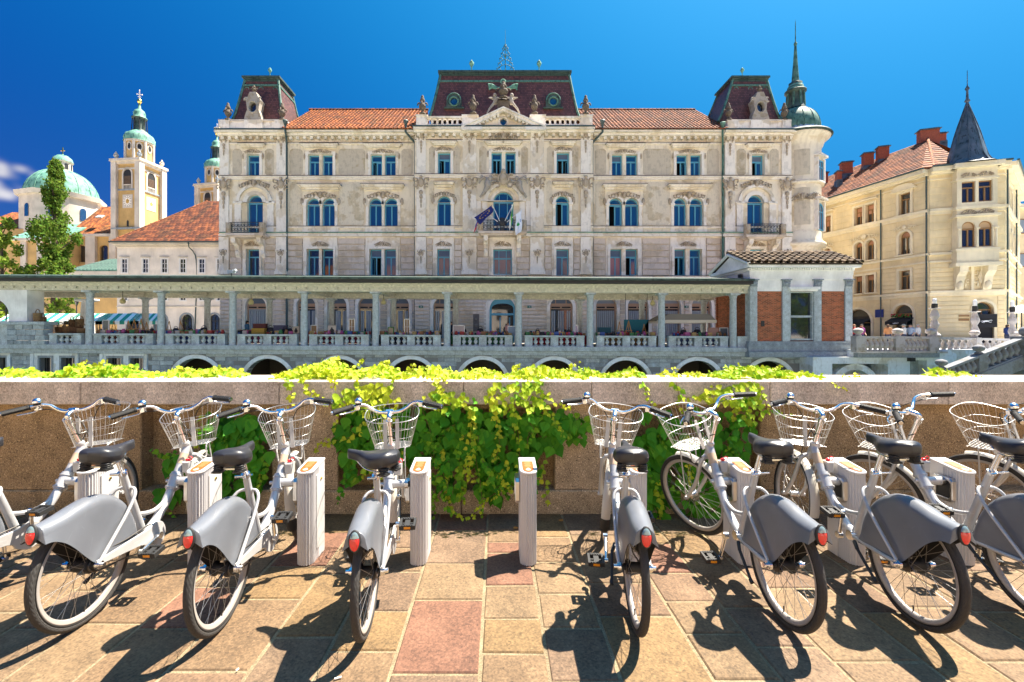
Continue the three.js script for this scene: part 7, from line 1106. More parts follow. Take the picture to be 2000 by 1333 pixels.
// ---------------------------------------------------------------- creeper on the wall: pointed leaves on trailing stems
const creeperLeaf = [0, 1, 2].map((k) => {
  const r = RNG(40 + k), o = [[0, 0], [0.22, 0.02], [0.42, 0.2], [0.46, 0.38], [0.34, 0.56], [0.2, 0.74], [0.09, 0.88], [0, 1.04]], v = [], fold = 0.1 + 0.12 * r(), dr = 0.16 + 0.16 * r();
  const P = (x, y) => [x * (0.95 + 0.1 * r()), y - 0.05, -fold * Math.abs(x) * 0.9 - dr * (y - 0.35) ** 2 * 0.9];
  for (const s of [-1, 1]) { const e = o.map(([x, y]) => P(s * x, y)); e[0] = [0, 0, 0]; for (let i = 0; i < o.length - 1; i++) { const m0 = [0, o[i][1] * 0.97 - 0.05 * (i > 0), -dr * (o[i][1] - 0.35) ** 2 * 0.9], m1 = [0, o[i + 1][1] * 0.97 - 0.05, -dr * (o[i + 1][1] - 0.35) ** 2 * 0.9]; const T = (a, b, c) => (s > 0 ? v.push(...a, ...b, ...c) : v.push(...a, ...c, ...b)); if (i) T(m0, e[i], e[i + 1]); T(m0, e[i + 1], m1); } }
  const g = new THREE.BufferGeometry(); g.setAttribute('position', new THREE.Float32BufferAttribute(v, 3)); g.computeVertexNormals(); boxUV(g); g.rotateX(Math.PI); g.userData.ready = true; return g;   // tip hangs down, face to +z
});
const leafMat = (c, tr = 0.35) => new THREE.MeshPhysicalMaterial({ color: lin(...c), roughness: 0.62, transmission: tr, thickness: 0, side: THREE.DoubleSide, specularIntensity: 0.35 });
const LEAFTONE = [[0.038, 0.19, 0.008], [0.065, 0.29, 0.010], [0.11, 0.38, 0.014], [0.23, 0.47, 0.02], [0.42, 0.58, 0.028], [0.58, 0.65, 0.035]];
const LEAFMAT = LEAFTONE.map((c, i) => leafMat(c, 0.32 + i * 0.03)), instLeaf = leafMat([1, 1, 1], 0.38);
function creeper(name, label, leaves, stems, own = 300) {
  const t = thing(name, label, 'climbing plant'), m = new THREE.Matrix4();
  leaves.sort((a, b) => (b.s * (1 + (b.front ?? 0))) - (a.s * (1 + (a.front ?? 0))));
  const q = new THREE.Quaternion();
  leaves.slice(0, own).forEach((l) => { const p = part('leaf', creeperLeaf[l.k], LEAFMAT[l.tone], t); p.position.copy(l.p); p.rotation.copy(l.e); p.scale.setScalar(l.s); });
  const rest = leaves.slice(own), col = new THREE.Color();
  for (let k = 0; k < 3; k++) {
    const set = rest.filter((l) => l.k === k); if (!set.length) continue;
    const im = new THREE.InstancedMesh(creeperLeaf[k], instLeaf, set.length); im.name = 'foliage'; im.userData.kind = 'stuff';
    set.forEach((l, i) => { im.setMatrixAt(i, m.compose(l.p, q.setFromEuler(l.e), V3(l.s, l.s, l.s))); const c = LEAFTONE[l.tone], b = 0.8 + 0.4 * ((i * 7919 % 97) / 97); im.setColorAt(i, col.setRGB(c[0] * b, c[1] * b, c[2] * b)); });
    t.add(im);
  }
  if (stems.length) part('stems', stems, std(lin(0.16, 0.075, 0.03), 0.8), t);
  return t;
}
const lr = RNG(7711), L2 = (a, b) => a + (b - a) * lr();
function leafAt(px, py, Z, s, tone, o = {}) {
  return { p: V3(wx(px, Z), wy(py, Z), -Z), e: new THREE.Euler(L2(-0.65, 0.0), L2(-0.5, 0.5), L2(-0.5, 0.5)), s, tone: clamp(Math.round(tone + L2(-0.5, 0.5)), 0, 5), k: Math.floor(lr() * 3), front: o.front };
}
const GAPS = [[785, 925, 22, 22], [905, 925, 20, 26], [990, 868, 12, 26], [1062, 890, 14, 22], [830, 815, 9, 14], [938, 838, 8, 16], [708, 905, 14, 20], [1320, 935, 16, 20], [1405, 905, 12, 22], [470, 915, 12, 18]];   // bare wall between the strands
// dense masses: ellipses in the photograph [x, y, rx, ry], leaves at 5 to 16 cm off the wall
function mass(list, ells, n, s0, s1, tone, zoff = 0) {
  const A = ells.map((e) => e[2] * e[3]), T = A.reduce((a, b) => a + b);
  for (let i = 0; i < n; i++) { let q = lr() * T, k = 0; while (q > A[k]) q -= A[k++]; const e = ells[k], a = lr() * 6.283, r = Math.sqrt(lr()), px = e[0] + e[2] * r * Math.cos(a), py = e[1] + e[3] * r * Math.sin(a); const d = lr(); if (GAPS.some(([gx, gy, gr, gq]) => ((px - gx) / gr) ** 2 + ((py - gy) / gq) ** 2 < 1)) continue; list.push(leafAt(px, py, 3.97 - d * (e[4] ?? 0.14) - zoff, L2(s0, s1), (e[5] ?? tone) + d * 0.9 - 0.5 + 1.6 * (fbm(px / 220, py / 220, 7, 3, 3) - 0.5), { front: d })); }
}
// hanging strands with small young leaves along them
function strand(list, stems, pts, n, s0, s1, tone, Z = 3.84, jit = 5, r = 0.0022) {
  const c = new THREE.CatmullRomCurve3(pts.map(([x, y, z]) => V3(wx(x, z ?? Z), wy(y, z ?? Z), -(z ?? Z))));
  stems.push(new THREE.TubeGeometry(c, Math.max(10, pts.length * 6), r, 5));
  for (let i = 0; i < n; i++) { const t = i / n, p = c.getPoint(t), k = (1 - 0.5 * t), q = jit * 0.0043; list.push({ p: p.add(V3(L2(-q, q), L2(-q, q), L2(0, 0.03))), e: new THREE.Euler(L2(-1, 0.3), L2(-0.8, 0.8), L2(-1.4, 1.4)), s: L2(s0, s1) * k, tone: clamp(Math.round(tone + t * 1.2 + L2(-0.6, 0.6)), 0, 5), k: Math.floor(lr() * 3), front: 0.5 }); }
}
// more strands let down along the lower edge of a mass, each with its own length and wander
function trail(list, stems, x0, x1, y0, y1, n, tone) { for (let i = 0; i < n; i++) { let x = L2(x0, x1), y = L2(y0, y1); const len = L2(18, 85), Z = L2(3.80, 3.9), pts = [[x, y, Z]]; for (let k = 1; k < 5; k++) { x += L2(-14, 14); y = Math.min(1010, y + len / 4); pts.push([x, y, Z + L2(-0.02, 0.03)]); } const t = tone + L2(-0.8, 0.8); strand(list, stems, pts, Math.round(len / 5), 0.045, 0.085, t, Z, 5); } }
// leaves lying on and rising over the coping: x range, depth range, height
function crest(list, stems, x0, x1, h, n, s0, s1, tone, z0 = 4.12, z1 = 4.42) {
  for (let i = 0; i < n; i++) { if (lr() < 0.15) continue; const u = lr(), px = mixn(x0, x1, u), Z = L2(z0, z1), bump = 0.55 + 0.45 * Math.sin(px * 0.045 + 1.3) * Math.sin(px * 0.017), edge = Math.min(1, Math.min(u, 1 - u) * 8), y = 1.15 + (h - 0.022) * bump * edge * Math.pow(lr(), 0.7); list.push({ p: V3(wx(px, 4.25), y, -Z), e: new THREE.Euler(L2(-1.5, -0.1), L2(-1.2, 1.2), L2(-1.2, 1.2)), s: L2(s0, s1), tone: clamp(Math.round(tone + L2(-1, 1)), 0, 5), k: Math.floor(lr() * 3), front: (4.42 - Z) * 2 }); }
}
{
  const a = [], s = [];
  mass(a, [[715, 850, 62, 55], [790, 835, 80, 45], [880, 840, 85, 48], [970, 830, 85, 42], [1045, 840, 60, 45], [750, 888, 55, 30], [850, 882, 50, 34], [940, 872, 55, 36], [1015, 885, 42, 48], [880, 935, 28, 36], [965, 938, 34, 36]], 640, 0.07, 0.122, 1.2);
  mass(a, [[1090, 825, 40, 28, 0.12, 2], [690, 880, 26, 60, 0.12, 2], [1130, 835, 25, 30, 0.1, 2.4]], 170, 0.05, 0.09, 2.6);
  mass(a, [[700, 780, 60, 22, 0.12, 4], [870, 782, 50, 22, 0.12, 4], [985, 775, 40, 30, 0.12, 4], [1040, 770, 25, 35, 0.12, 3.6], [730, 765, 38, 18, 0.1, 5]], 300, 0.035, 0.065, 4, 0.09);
  for (const [pts, n, tn] of [[[[590, 735], [600, 760], [625, 775], [640, 790]], 22, 4.4], [[[560, 740], [570, 770], [566, 800]], 14, 4], [[[690, 740], [700, 765], [670, 790], [655, 835], [612, 880]], 30, 4.6], [[[720, 800], [690, 850], [640, 865], [612, 882]], 26, 4.8], [[[700, 930], [740, 905], [790, 880]], 20, 4.6], [[[1010, 745], [1005, 800], [1012, 850], [1015, 905], [1010, 960]], 36, 3.2], [[[965, 760], [970, 830], [975, 875], [962, 905]], 30, 4.8], [[[862, 870], [872, 945], [885, 1000], [920, 1008], [952, 975], [990, 950]], 48, 4.8], [[[895, 870], [900, 930], [905, 985]], 30, 2.6], [[[1040, 770], [1065, 800], [1090, 830], [1105, 860]], 30, 3.6], [[[1050, 760], [1085, 785], [1120, 800]], 18, 4.4], [[[1060, 900], [1065, 960], [1072, 990]], 14, 4], [[[820, 790], [842, 850], [850, 960], [846, 1020]], 34, 2.2], [[[930, 780], [925, 860], [940, 960], [942, 1012]], 34, 2.2], [[[850, 745], [870, 770], [905, 790]], 20, 4.6], [[[770, 745], [745, 790], [735, 820]], 20, 4.2]]) strand(a, s, pts, n, 0.04, 0.062, tn, 3.83);
  trail(a, s, 685, 1085, 800, 915, 26, 1.5); trail(a, s, 850, 900, 890, 950, 5, 1.8); trail(a, s, 940, 1000, 890, 930, 5, 1.8); for (let i = 0; i < 7; i++) { const x = L2(700, 1060), y = L2(760, 900); strand(a, s, [[x, y], [x + L2(-14, 14), y + 40], [x + L2(-22, 22), y + L2(60, 110)]], 22, 0.04, 0.06, 4.6, 3.82); }
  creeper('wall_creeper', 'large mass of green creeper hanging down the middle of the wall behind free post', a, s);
}
{
  const a = [], s = [];
  mass(a, [[470, 845, 48, 42], [500, 900, 28, 48], [445, 905, 40, 45], [425, 840, 30, 35], [450, 955, 35, 30], [345, 900, 25, 28], [330, 960, 22, 30], [490, 940, 25, 30]], 230, 0.075, 0.13, 1.1);
  for (const [pts, n, tn] of [[[[300, 880], [330, 890], [370, 870]], 16, 2], [[[400, 810], [390, 850], [380, 880]], 16, 4.4], [[[340, 930], [320, 985], [345, 1010]], 18, 2], [[[430, 930], [420, 980], [425, 1010]], 14, 2], [[[505, 860], [520, 910], [500, 960]], 18, 2.4]]) strand(a, s, pts, n, 0.04, 0.065, tn, 3.86);
  trail(a, s, 400, 525, 800, 930, 10, 1.5);
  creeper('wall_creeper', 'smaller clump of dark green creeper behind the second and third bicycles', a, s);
}
{
  const a = [], s = [];
  mass(a, [[1285, 850, 55, 48], [1330, 900, 60, 55], [1265, 900, 30, 60], [1420, 850, 52, 48], [1290, 960, 35, 50], [1380, 920, 50, 50], [1440, 900, 30, 40], [1250, 960, 18, 50], [1370, 990, 40, 25]], 350, 0.07, 0.125, 1.2);
  mass(a, [[1445, 770, 38, 25, 0.12, 4], [1400, 770, 35, 18, 0.1, 4.4], [1470, 800, 25, 28, 0.1, 3.4]], 150, 0.035, 0.06, 4, 0.09);
  for (const [pts, n, tn] of [[[[1255, 745], [1262, 770], [1275, 800]], 12, 3.6], [[[1320, 745], [1328, 780], [1335, 810]], 14, 3.6], [[[1330, 775], [1365, 775], [1395, 755]], 14, 4.4], [[[1450, 780], [1430, 810], [1440, 850]], 22, 4.6], [[[1282, 940], [1290, 1000], [1288, 1030]], 26, 3.8], [[[1340, 850], [1345, 910], [1350, 950]], 26, 4.4], [[[1500, 800], [1520, 805], [1545, 812]], 10, 3], [[[1470, 745], [1490, 770], [1500, 805]], 16, 3.8]]) strand(a, s, pts, n, 0.04, 0.062, tn, 3.84);
  trail(a, s, 1240, 1470, 800, 940, 18, 1.5);
  creeper('wall_creeper', 'clump of green creeper right of the middle, behind the bicycle with its front wheel turned', a, s);
}
{
  const a = [], s = [];
  crest(a, s, -250, 130, 0.13, 620, 0.035, 0.06, 4.2); crest(a, s, 120, 290, 0.15, 520, 0.04, 0.065, 4); crest(a, s, 270, 480, 0.11, 380, 0.035, 0.06, 4.2);
  for (const pts of [[[150, 722, 4.25], [160, 706, 4.25], [178, 708, 4.25]], [[190, 715, 4.2], [205, 706, 4.2], [212, 703, 4.2]], [[355, 728, 4.2], [345, 722, 4.2], [372, 728, 4.2]]]) strand(a, s, pts, 12, 0.035, 0.05, 4.6, 4.2, 4);
  creeper('coping_creeper', 'low yellow-green creeper lying along the left part of the wall top', a, s, 260);
}
{
  const a = [], s = [];
  crest(a, s, 552, 700, 0.16, 520, 0.035, 0.06, 4.6, 4.0); crest(a, s, 620, 790, 0.2, 620, 0.04, 0.062, 4.6, 4.0); crest(a, s, 770, 900, 0.12, 330, 0.035, 0.055, 4.8, 3.95); crest(a, s, 870, 1140, 0.13, 780, 0.038, 0.06, 4.6, 3.98); crest(a, s, 1120, 1258, 0.12, 320, 0.038, 0.06, 4.4);
  for (const pts of [[[690, 720, 4.25], [705, 708, 4.25], [714, 700, 4.25]], [[805, 728, 4.2], [800, 718, 4.2], [812, 712, 4.2]], [[1000, 722, 4.2], [1008, 715, 4.2], [1012, 714, 4.2]], [[1105, 728, 4.2], [1115, 715, 4.2], [1130, 706, 4.2]], [[745, 715, 4.2], [755, 707, 4.2], [760, 708, 4.2]], [[820, 735, 3.9], [850, 738, 3.86], [875, 745, 3.84]], [[640, 738, 3.9], [655, 742, 3.85], [650, 760, 3.82]], [[600, 712, 4.2], [590, 716, 4.2], [575, 722, 4.2]]]) strand(a, s, pts, 14, 0.035, 0.05, 4.9, 4.2, 4);
  creeper('coping_creeper', 'bushy bright yellow-green creeper on the middle of the wall top', a, s, 300);
}
{
  const a = [], s = [];
  crest(a, s, 1388, 1520, 0.17, 520, 0.04, 0.065, 4.3, 4.0); crest(a, s, 1500, 1600, 0.07, 110, 0.035, 0.055, 4.6); crest(a, s, 1290, 1400, 0.06, 90, 0.03, 0.05, 4.8);
  for (const pts of [[[1290, 735, 4.2], [1300, 722, 4.2], [1330, 722, 4.2]], [[1340, 735, 4.2], [1360, 728, 4.2], [1372, 732, 4.2]], [[1500, 725, 4.2], [1515, 718, 4.2], [1525, 712, 4.2]], [[1600, 740, 4.0], [1630, 752, 3.84], [1660, 768, 3.83]], [[1640, 735, 4.2], [1665, 732, 4.2], [1680, 730, 4.2]]]) strand(a, s, pts, 11, 0.03, 0.045, 4.9, 4.2, 4);
  creeper('coping_creeper', 'yellow-green creeper on the wall top in front of the brick pavilion', a, s, 240);
}
{
  const a = [], s = [];
  crest(a, s, 1826, 1892, 0.15, 55, 0.045, 0.07, 4.6); crest(a, s, 1900, 1915, 0.05, 6, 0.04, 0.05, 5);
  creeper('coping_creeper', 'tiny tuft of yellow-green creeper on the wall top near the right edge', a, s, 60);
}
// small fallen things on the paving
for (const [px, py, lb] of [[1094, 1020, 'orange fallen leaf in the shade at the wall foot, right of the free docking post'], [1003, 1033, 'orange fallen leaf at the edge of the wall shade, left of the free docking post']]) { const Z = EYE * F / (py - 650), l = thing('fallen_leaf', lb, 'leaf', [wx(px, Z), 0.006, -Z], lr() * 6); const g = part('blade', creeperLeaf[0], std(lin(0.55, 0.20, 0.03), 0.8), l); g.rotation.x = -Math.PI / 2; g.scale.setScalar(0.045); }
for (const [px, py, lb, an] of [[660, 1327, 'white cigarette end at the bottom edge of the photo', 0.4], [463, 1311, 'small white scrap on a grey paving stone, lower left', 1.2]]) { const Z = EYE * F / (py - 650), l = thing('litter', lb, 'litter', [wx(px, Z), 0.005, -Z], an); part('paper', new THREE.CylinderGeometry(0.004, 0.004, px > 600 ? 0.03 : 0.014, 8).rotateZ(Math.PI / 2), std(lin(0.8, 0.78, 0.72), 0.8), l); }
// ---------------------------------------------------------------- market goods under the colonnade, people, flags
const FL = wy(677, ZC) - 0.02, fy = (px) => FL + TILT * wx(px, ZC);
const cloth = (c, r = 0.85) => std(lin(...c), r, { map: rep(tFine, 0.3) });
const WICK = [[0.36, 0.19, 0.07], [0.26, 0.12, 0.045], [0.46, 0.28, 0.12]].map((c) => std(lin(...c), 0.8, { map: rep(tSlate, 0.5), bumpMap: rep(tSlate, 0.5), bumpScale: 0.01 }));
const mr = RNG(99), M2 = (a, b) => a + (b - a) * mr();
function basket(px, y, Z, w, h, lb, k) { const b = thing('wicker_basket', lb, 'basket', [wx(px, Z), y, -Z], M2(-0.4, 0.4)); part('body', lathe([[0, 0], [w * 0.42, 0], [w * 0.5, h * 0.5], [w * 0.52, h], [w * 0.48, h], [w * 0.44, h * 0.1], [0, h * 0.08]], 14).scale(1, 1, 0.7), WICK[k], b); part('handle', torus(w * 0.42, 0.025, 0, h, 0, Math.PI, 0, 12, 5), WICK[k], b); }
// long trading tables standing behind the balustrade
const tables = [[132, 165, 'first trading table, behind the baskets at the left end of the colonnade'], [195, 308, 'second trading table from the left, between the first two full columns'], [322, 440, 'third trading table from the left, in front of the cream house'], [462, 575, 'trading table where the woman sits, under the left pavilion of the palace'], [600, 720, 'trading table with jewellery boards, fifth from the left'], [742, 862, 'trading table with brown display panels, left of the palace entrance'], [882, 1002, 'trading table with small figures, in front of the palace entrance'], [1024, 1144, 'trading table with red cloth, right of the palace entrance'], [1166, 1284, 'trading table with wooden goods, under the teal awning'], [1305, 1420, 'trading table beside the grey parasol, nearest the brick pavilion']];
const tcol = [[0.10, 0.05, 0.03], [0.3, 0.08, 0.05], [0.05, 0.06, 0.2], [0.3, 0.04, 0.12], [0.25, 0.02, 0.05], [0.03, 0.03, 0.05], [0.04, 0.16, 0.05], [0.4, 0.02, 0.03], [0.30, 0.16, 0.06], [0.10, 0.12, 0.22]];
tables.forEach(([a, c, lb], i) => {
  const Z = 33.1, t = thing('market_table', lb, 'table', [wx((a + c) / 2, Z), fy((a + c) / 2), -Z]), w = wx(c, Z) - wx(a, Z);
  part('top', box(-w / 2, w / 2, 0.74, 0.78, -0.45, 0.45), MAT.brownFrame, t); part('cloth', [box(-w / 2 - 0.01, w / 2 + 0.01, 0.15, 0.785, 0.45, 0.47), box(-w / 2 - 0.01, w / 2 + 0.01, 0.78, 0.79, -0.45, 0.47)], cloth(tcol[i]), t);
  for (const x of [-1, 1]) for (const z of [-1, 1]) part('leg', box(x * (w / 2 - 0.08) - 0.03, x * (w / 2 - 0.08) + 0.03, 0, 0.74, z * 0.38 - 0.03, z * 0.38 + 0.03), MAT.brownFrame, t);
});
const ty = (px) => fy(px) + 0.795;
const goods = [['wicker', 108, 130, 'dark'], []];
void goods;
[[118, 0.75, 0.5, 'dark wicker basket at the left end of the balustrade', 1], [133, 0.7, 0.55, 'round brown basket, second from the left end of the stall', 0], [147, 0.8, 0.5, 'wide chestnut basket in the middle of the basket stall', 1], [160, 0.7, 0.42, 'pale straw basket nearest the second column', 2], [140, 0.5, 1.0, 'tall brown basket standing behind the other baskets', 0], [155, 0.5, 1.05, 'tall straw basket behind the chestnut basket', 2]].forEach(([px, w, h, lb, k], i) => basket(px, i > 3 ? ty(px) : ty(px) - 0.05, i > 3 ? 33.4 : 32.9, w, h, lb, k));
basket(73, wy(633, ZC), 32, 0.62, 0.75, 'rounded tan basket on the low parapet at the far left', 2); basket(82, wy(633, ZC), 32.2, 0.6, 0.5, 'brown basket beside the tan one on the low parapet', 0);
// display boards and boxes
const boards = [[488 + 90, 638, 652, 12, [0.62, 0.52, 0.40], 'pale necklace display board with a black bust, left of the sixth column'], [613, 636, 652, 12, [0.42, 0.26, 0.13], 'brown display board, just right of the sixth column'], [648, 636, 652, 16, [0.66, 0.60, 0.52], 'framed necklace board with a black bust, middle of the fifth bay'], [687, 624, 652, 11, [0.34, 0.22, 0.12], 'tall brown folding panel left of the pear lamp'], [795, 624, 653, 10, [0.36, 0.23, 0.12], 'tall brown folding panel right of the seventh column'], [763, 640, 653, 11, [0.52, 0.42, 0.28], 'pale board with green edge beside the seventh column'], [896, 636, 652, 22, [0.62, 0.52, 0.50], 'pale pink board with yellow bow, right of the eighth column'], [1000, 638, 656, 16, [0.32, 0.42, 0.55], 'blue picture board standing by the palace entrance'], [1126, 636, 655, 6, [0.62, 0.50, 0.62], 'narrow lilac banner in front of the palace'], [1394, 641, 656, 20, [0.55, 0.33, 0.27], 'pink-brown box with a small black print beside the brick pavilion'], [1414, 641, 656, 16, [0.14, 0.16, 0.19], 'dark grey box next to the pink-brown box'], [206, 626, 651, 12, [0.33, 0.34, 0.3], 'grey mirror board on the second trading table']];
boards.forEach(([px, y1, y0, w, c, lb], i) => {
  const Z = 32.85, hw = w / 2 * Z / F, b = thing('display_board', lb, 'board', [wx(px, Z), ty(px), -Z]), H = Math.max(0.35, wy(y1, Z) - ty(px));
  part('panel', [box(-hw, hw, 0, H, -0.05, 0), box(-hw, hw, 0, 0.06, -0.2, 0.02)], cloth(c), b); if ([0, 2].includes(i)) part('bust', [ball(0, H * 0.42, 0.03, hw * 0.55, H * 0.22, 0.05), bar(V3(0, H * 0.55, 0.03), V3(0, H * 0.78, 0.03), 0.05, 0.04)], MAT.black, b);
  else part('frame', [box(-hw - 0.02, -hw + 0.03, 0, H + 0.02, -0.06, 0.02), box(hw - 0.03, hw + 0.02, 0, H + 0.02, -0.06, 0.02), box(-hw, hw, H - 0.02, H + 0.03, -0.06, 0.02), ...(w < 12 && H > 0.8 ? [box(-0.015, 0.015, 0, H, 0, 0.02), box(-hw, hw, H * 0.5, H * 0.5 + 0.02, 0, 0.02)] : [])], i === 5 ? std(lin(0.04, 0.2, 0.03), 0.7) : i === 9 ? cloth([0.45, 0.26, 0.2]) : MAT.whiteFrame, b);
});
// heaps of small wares on the tables: nobody could count them
{
  const cols = [[0.4, 0.05, 0.04], [0.05, 0.12, 0.35], [0.5, 0.35, 0.12], [0.06, 0.22, 0.07], [0.55, 0.5, 0.45], [0.03, 0.03, 0.035], [0.3, 0.15, 0.06], [0.45, 0.1, 0.25]];
  cols.forEach((c, k) => {
    const g = []; tables.forEach(([a, b], i) => { if (i === 0) return; for (let n = 0; n < 11; n++) { const px = M2(a + 3, b - 3), s = M2(0.05, 0.17), x = wx(px, 33), y = ty(px), z = -M2(32.75, 33.4); g.push(mr() < 0.5 ? box(x - s, x + s, y, y + s * 1.6, z - s, z + s) : lathe([[0, 0], [s * 0.7, 0], [s, s * 0.8], [s * 0.5, s * 1.6], [s * 0.6, s * 2], [0, s * 2]], 7).translate(x, y, z)); } });
    const m = part(numbered('small_wares'), g, std(lin(...c), 0.7), scene); m.userData.kind = 'stuff'; tag(m, ['red trinkets scattered over the market tables', 'blue trinkets scattered over the market tables', 'honey-coloured jars and trinkets scattered over the market tables', 'green trinkets scattered over the market tables', 'pale grey trinkets scattered over the market tables', 'black trinkets scattered over the market tables', 'brown wooden trinkets scattered over the market tables', 'pink trinkets scattered over the market tables'][k], 'wares');
  });
  const hang = []; for (const [px, i] of [[500, 0], [540, 1], [520, 2], [560, 0]]) { hang.push([px, i]); }
  const bags = [[300, 'dark bag'], [345, 'blue bag']]; void bags; void hang;
}
[[505, 0.7, [0.12, 0.03, 0.03], 'dark red open display case on the fourth table'], [508, 0.35, [0.5, 0.32, 0.05], 'yellow crate in front of the dark red case'], [545, 0.6, [0.08, 0.08, 0.14], 'dark stack of bags on the fourth table'], [1347 - 165, 0.55, [0.02, 0.10, 0.13], 'dark teal laptop-sized case on the ninth table']].forEach(([px, h, c, lb], i) => { const b = thing('display_case', lb, 'case', [wx(px, 33), i === 1 ? ty(px) : ty(px), -(i === 1 ? 32.8 : 33.2)]); part('body', box(-0.45, 0.45, 0, h, -0.2, 0.15), cloth(c), b); part('lid', box(-0.46, 0.46, h, h + 0.05, -0.22, 0.17), cloth(c.map((q) => q * 1.4)), b); });
// folding easels and dark bags standing among the goods
const ORD = 'first second third fourth fifth sixth seventh eighth ninth tenth eleventh twelfth thirteenth fourteenth fifteenth'.split(' ');
const EASEL = new THREE.Group(); part('legs', [bar(V3(-0.22, 0, 0.05), V3(0, 0.95, 0), 0.022), bar(V3(0.22, 0, 0.05), V3(0, 0.95, 0), 0.022), bar(V3(0, 0, -0.3), V3(0, 0.9, 0), 0.022)], std(lin(0.42, 0.22, 0.07), 0.7), EASEL); part('ledge', box(-0.22, 0.22, 0.3, 0.34, 0, 0.09), std(lin(0.36, 0.18, 0.06), 0.7), EASEL);
const BAG = new THREE.Group(); part('body', lathe([[0, 0], [0.2, 0], [0.24, 0.12], [0.2, 0.36], [0.12, 0.42], [0, 0.43]], 10).scale(1, 1, 0.55), cloth([0.025, 0.022, 0.035]), BAG); part('strap', torus(0.13, 0.018, 0, 0.42, 0, Math.PI, 0, 10, 5), cloth([0.03, 0.025, 0.03]), BAG);
[[EASEL, 'market_easel', [207, 222, 250, 262, 275, 286, 330, 352, 1210, 1228, 1258], 'wooden folding easel, NTH easel from the left along the colonnade tables', 'easel', 'wooden easels on the trading tables'], [BAG, 'dark_bag', [296, 343, 371, 398, 528, 541, 556, 566, 905, 938, 1050, 1088, 1112, 1335, 1362], 'dark shoulder bag, NTH dark bag from the left along the colonnade tables', 'bag', 'dark bags on the trading tables']].forEach(([src, nm, xs, lb, cat, grp]) => xs.forEach((px, i) => { const o = src.clone(), Z = 33.0 + (i % 3) * 0.15; o.name = numbered(nm); o.position.set(wx(px, Z), ty(px), -Z); o.rotation.y = (i * 0.7) % 1.2 - 0.6; o.scale.setScalar(0.9 + 0.06 * (i % 5)); scene.add(tag(o, lb.replace('NTH', ORD[i]), cat, grp)); }));
{ const b = thing('teal_awning_box', 'teal blue hanging cloth sign right of the tenth column', 'sign', [wx(1243, 34), wy(638, 34), -34]); part('body', [box(-0.9, 0.9, -0.55, 0.5, -0.08, 0), prism([[0.9, 0.5], [0.9, -0.3], [0.6, -0.8], [0.3, -0.55]], -0.08, 0)], cloth([0.015, 0.17, 0.24]), b); part('hanger', [bar(V3(-0.8, 0.5, 0), V3(-0.8, 2.8, 0), 0.02), bar(V3(0.8, 0.5, 0), V3(0.8, 2.8, 0), 0.02)], MAT.iron, b); }
{ // grey parasol over the last table
  const b = thing('market_parasol', 'grey-brown parasol with pale scalloped valance at the right end of the colonnade', 'parasol', [wx(1332, 34.2), fy(1332), -34.2]), y = wy(626, 34.2) - fy(1332); part('canopy', [prism([[-2.2, y - 0.02], [2.0, y - 0.02], [1.6, y + 0.42], [-1.4, y + 0.42]], -1.1, 1.1)], std(lin(0.20, 0.18, 0.165), 0.85), b); part('valance', [box(-2.25, 2.05, y - 0.22, y, 1.1, 1.12), box(-2.25, 2.05, y - 0.22, y, -1.12, -1.1)], std(lin(0.62, 0.56, 0.48), 0.85), b); for (const x of [-1.7, 1.5]) part('pole', bar(V3(x, 0, 0.9), V3(x, y, 0.9), 0.035, 0.035, 8), MAT.whiteFrame, b); }
// green and white striped stalls on the square, beyond the colonnade
[[46, 40, 'striped green and white market awning seen through the arch at the far left'], [115, 50, 'striped green and white market awning beneath the poplar'], [178, 44, 'striped green and white market awning right of the first full column'], [240, 46, 'striped green and white market awning in front of the cream house'], [292, 30, 'small striped green and white awning, rightmost of the square stalls']].forEach(([px, w, lb], i) => {
  const Z = 42, b = thing('market_stall', lb, 'market stall', [wx(px, Z), 0.66, -Z]), W = w * Z / F, yt = wy(612, Z) - 0.66, yb = wy(628, Z) - 0.66, n = 9;
  for (let k = 0; k < n; k++) { const x0 = mixn(-W * 0.9, W * 0.9, k / n), x1 = mixn(-W * 0.9, W * 0.9, (k + 1) / n), sk = 0.35; part('stripe', [quadGeo([x0 + sk, yb, 1.1], [x1 + sk, yb, 1.1], [x1 - sk, yt, -0.7], [x0 - sk, yt, -0.7]), quadGeo([x0 + sk, yb - 0.3, 1.1], [x1 + sk, yb - 0.3, 1.1], [x1 + sk, yb, 1.1], [x0 + sk, yb, 1.1])], k % 2 ? std(lin(0.02, 0.30, 0.21), 0.8) : std(lin(0.82, 0.84, 0.82), 0.8), b); }
  for (const x of [-1, 1]) part('post', bar(V3(x * W * 0.75, 0, 0.9), V3(x * W * 0.75, yb, 0.9), 0.04, 0.04, 6), MAT.iron, b); part('counter', box(-W * 0.8, W * 0.8, 0.2, 0.9, 0, 0.8), MAT.brownFrame, b);
});
{ const l = thing('street_lantern', 'dark street lantern on the square beneath the poplar', 'lamp post', [wx(149, 46), 0.66, -46]); part('post', lathe([[0, 0], [0.14, 0], [0.1, 0.4], [0.06, 0.6], [0.05, 3.6], [0, 3.6]], 8), MAT.iron, l); part('lantern', lathe([[0.08, 3.6], [0.2, 4.1], [0.22, 4.15], [0, 4.4]], 8), MAT.glassDark, l); }
{ const l = thing('stone_pedestal', 'white stone pedestal with flat top left of the first rear column', 'pedestal', [wx(169, 38), 0.66, -38]); part('shaft', lathe([[0, 0], [0.62, 0], [0.4, 2.6], [0.34, 3.4], [0.8, 3.5], [0.8, 3.65], [0, 3.65]], 16), MAT.paleStone, l); }
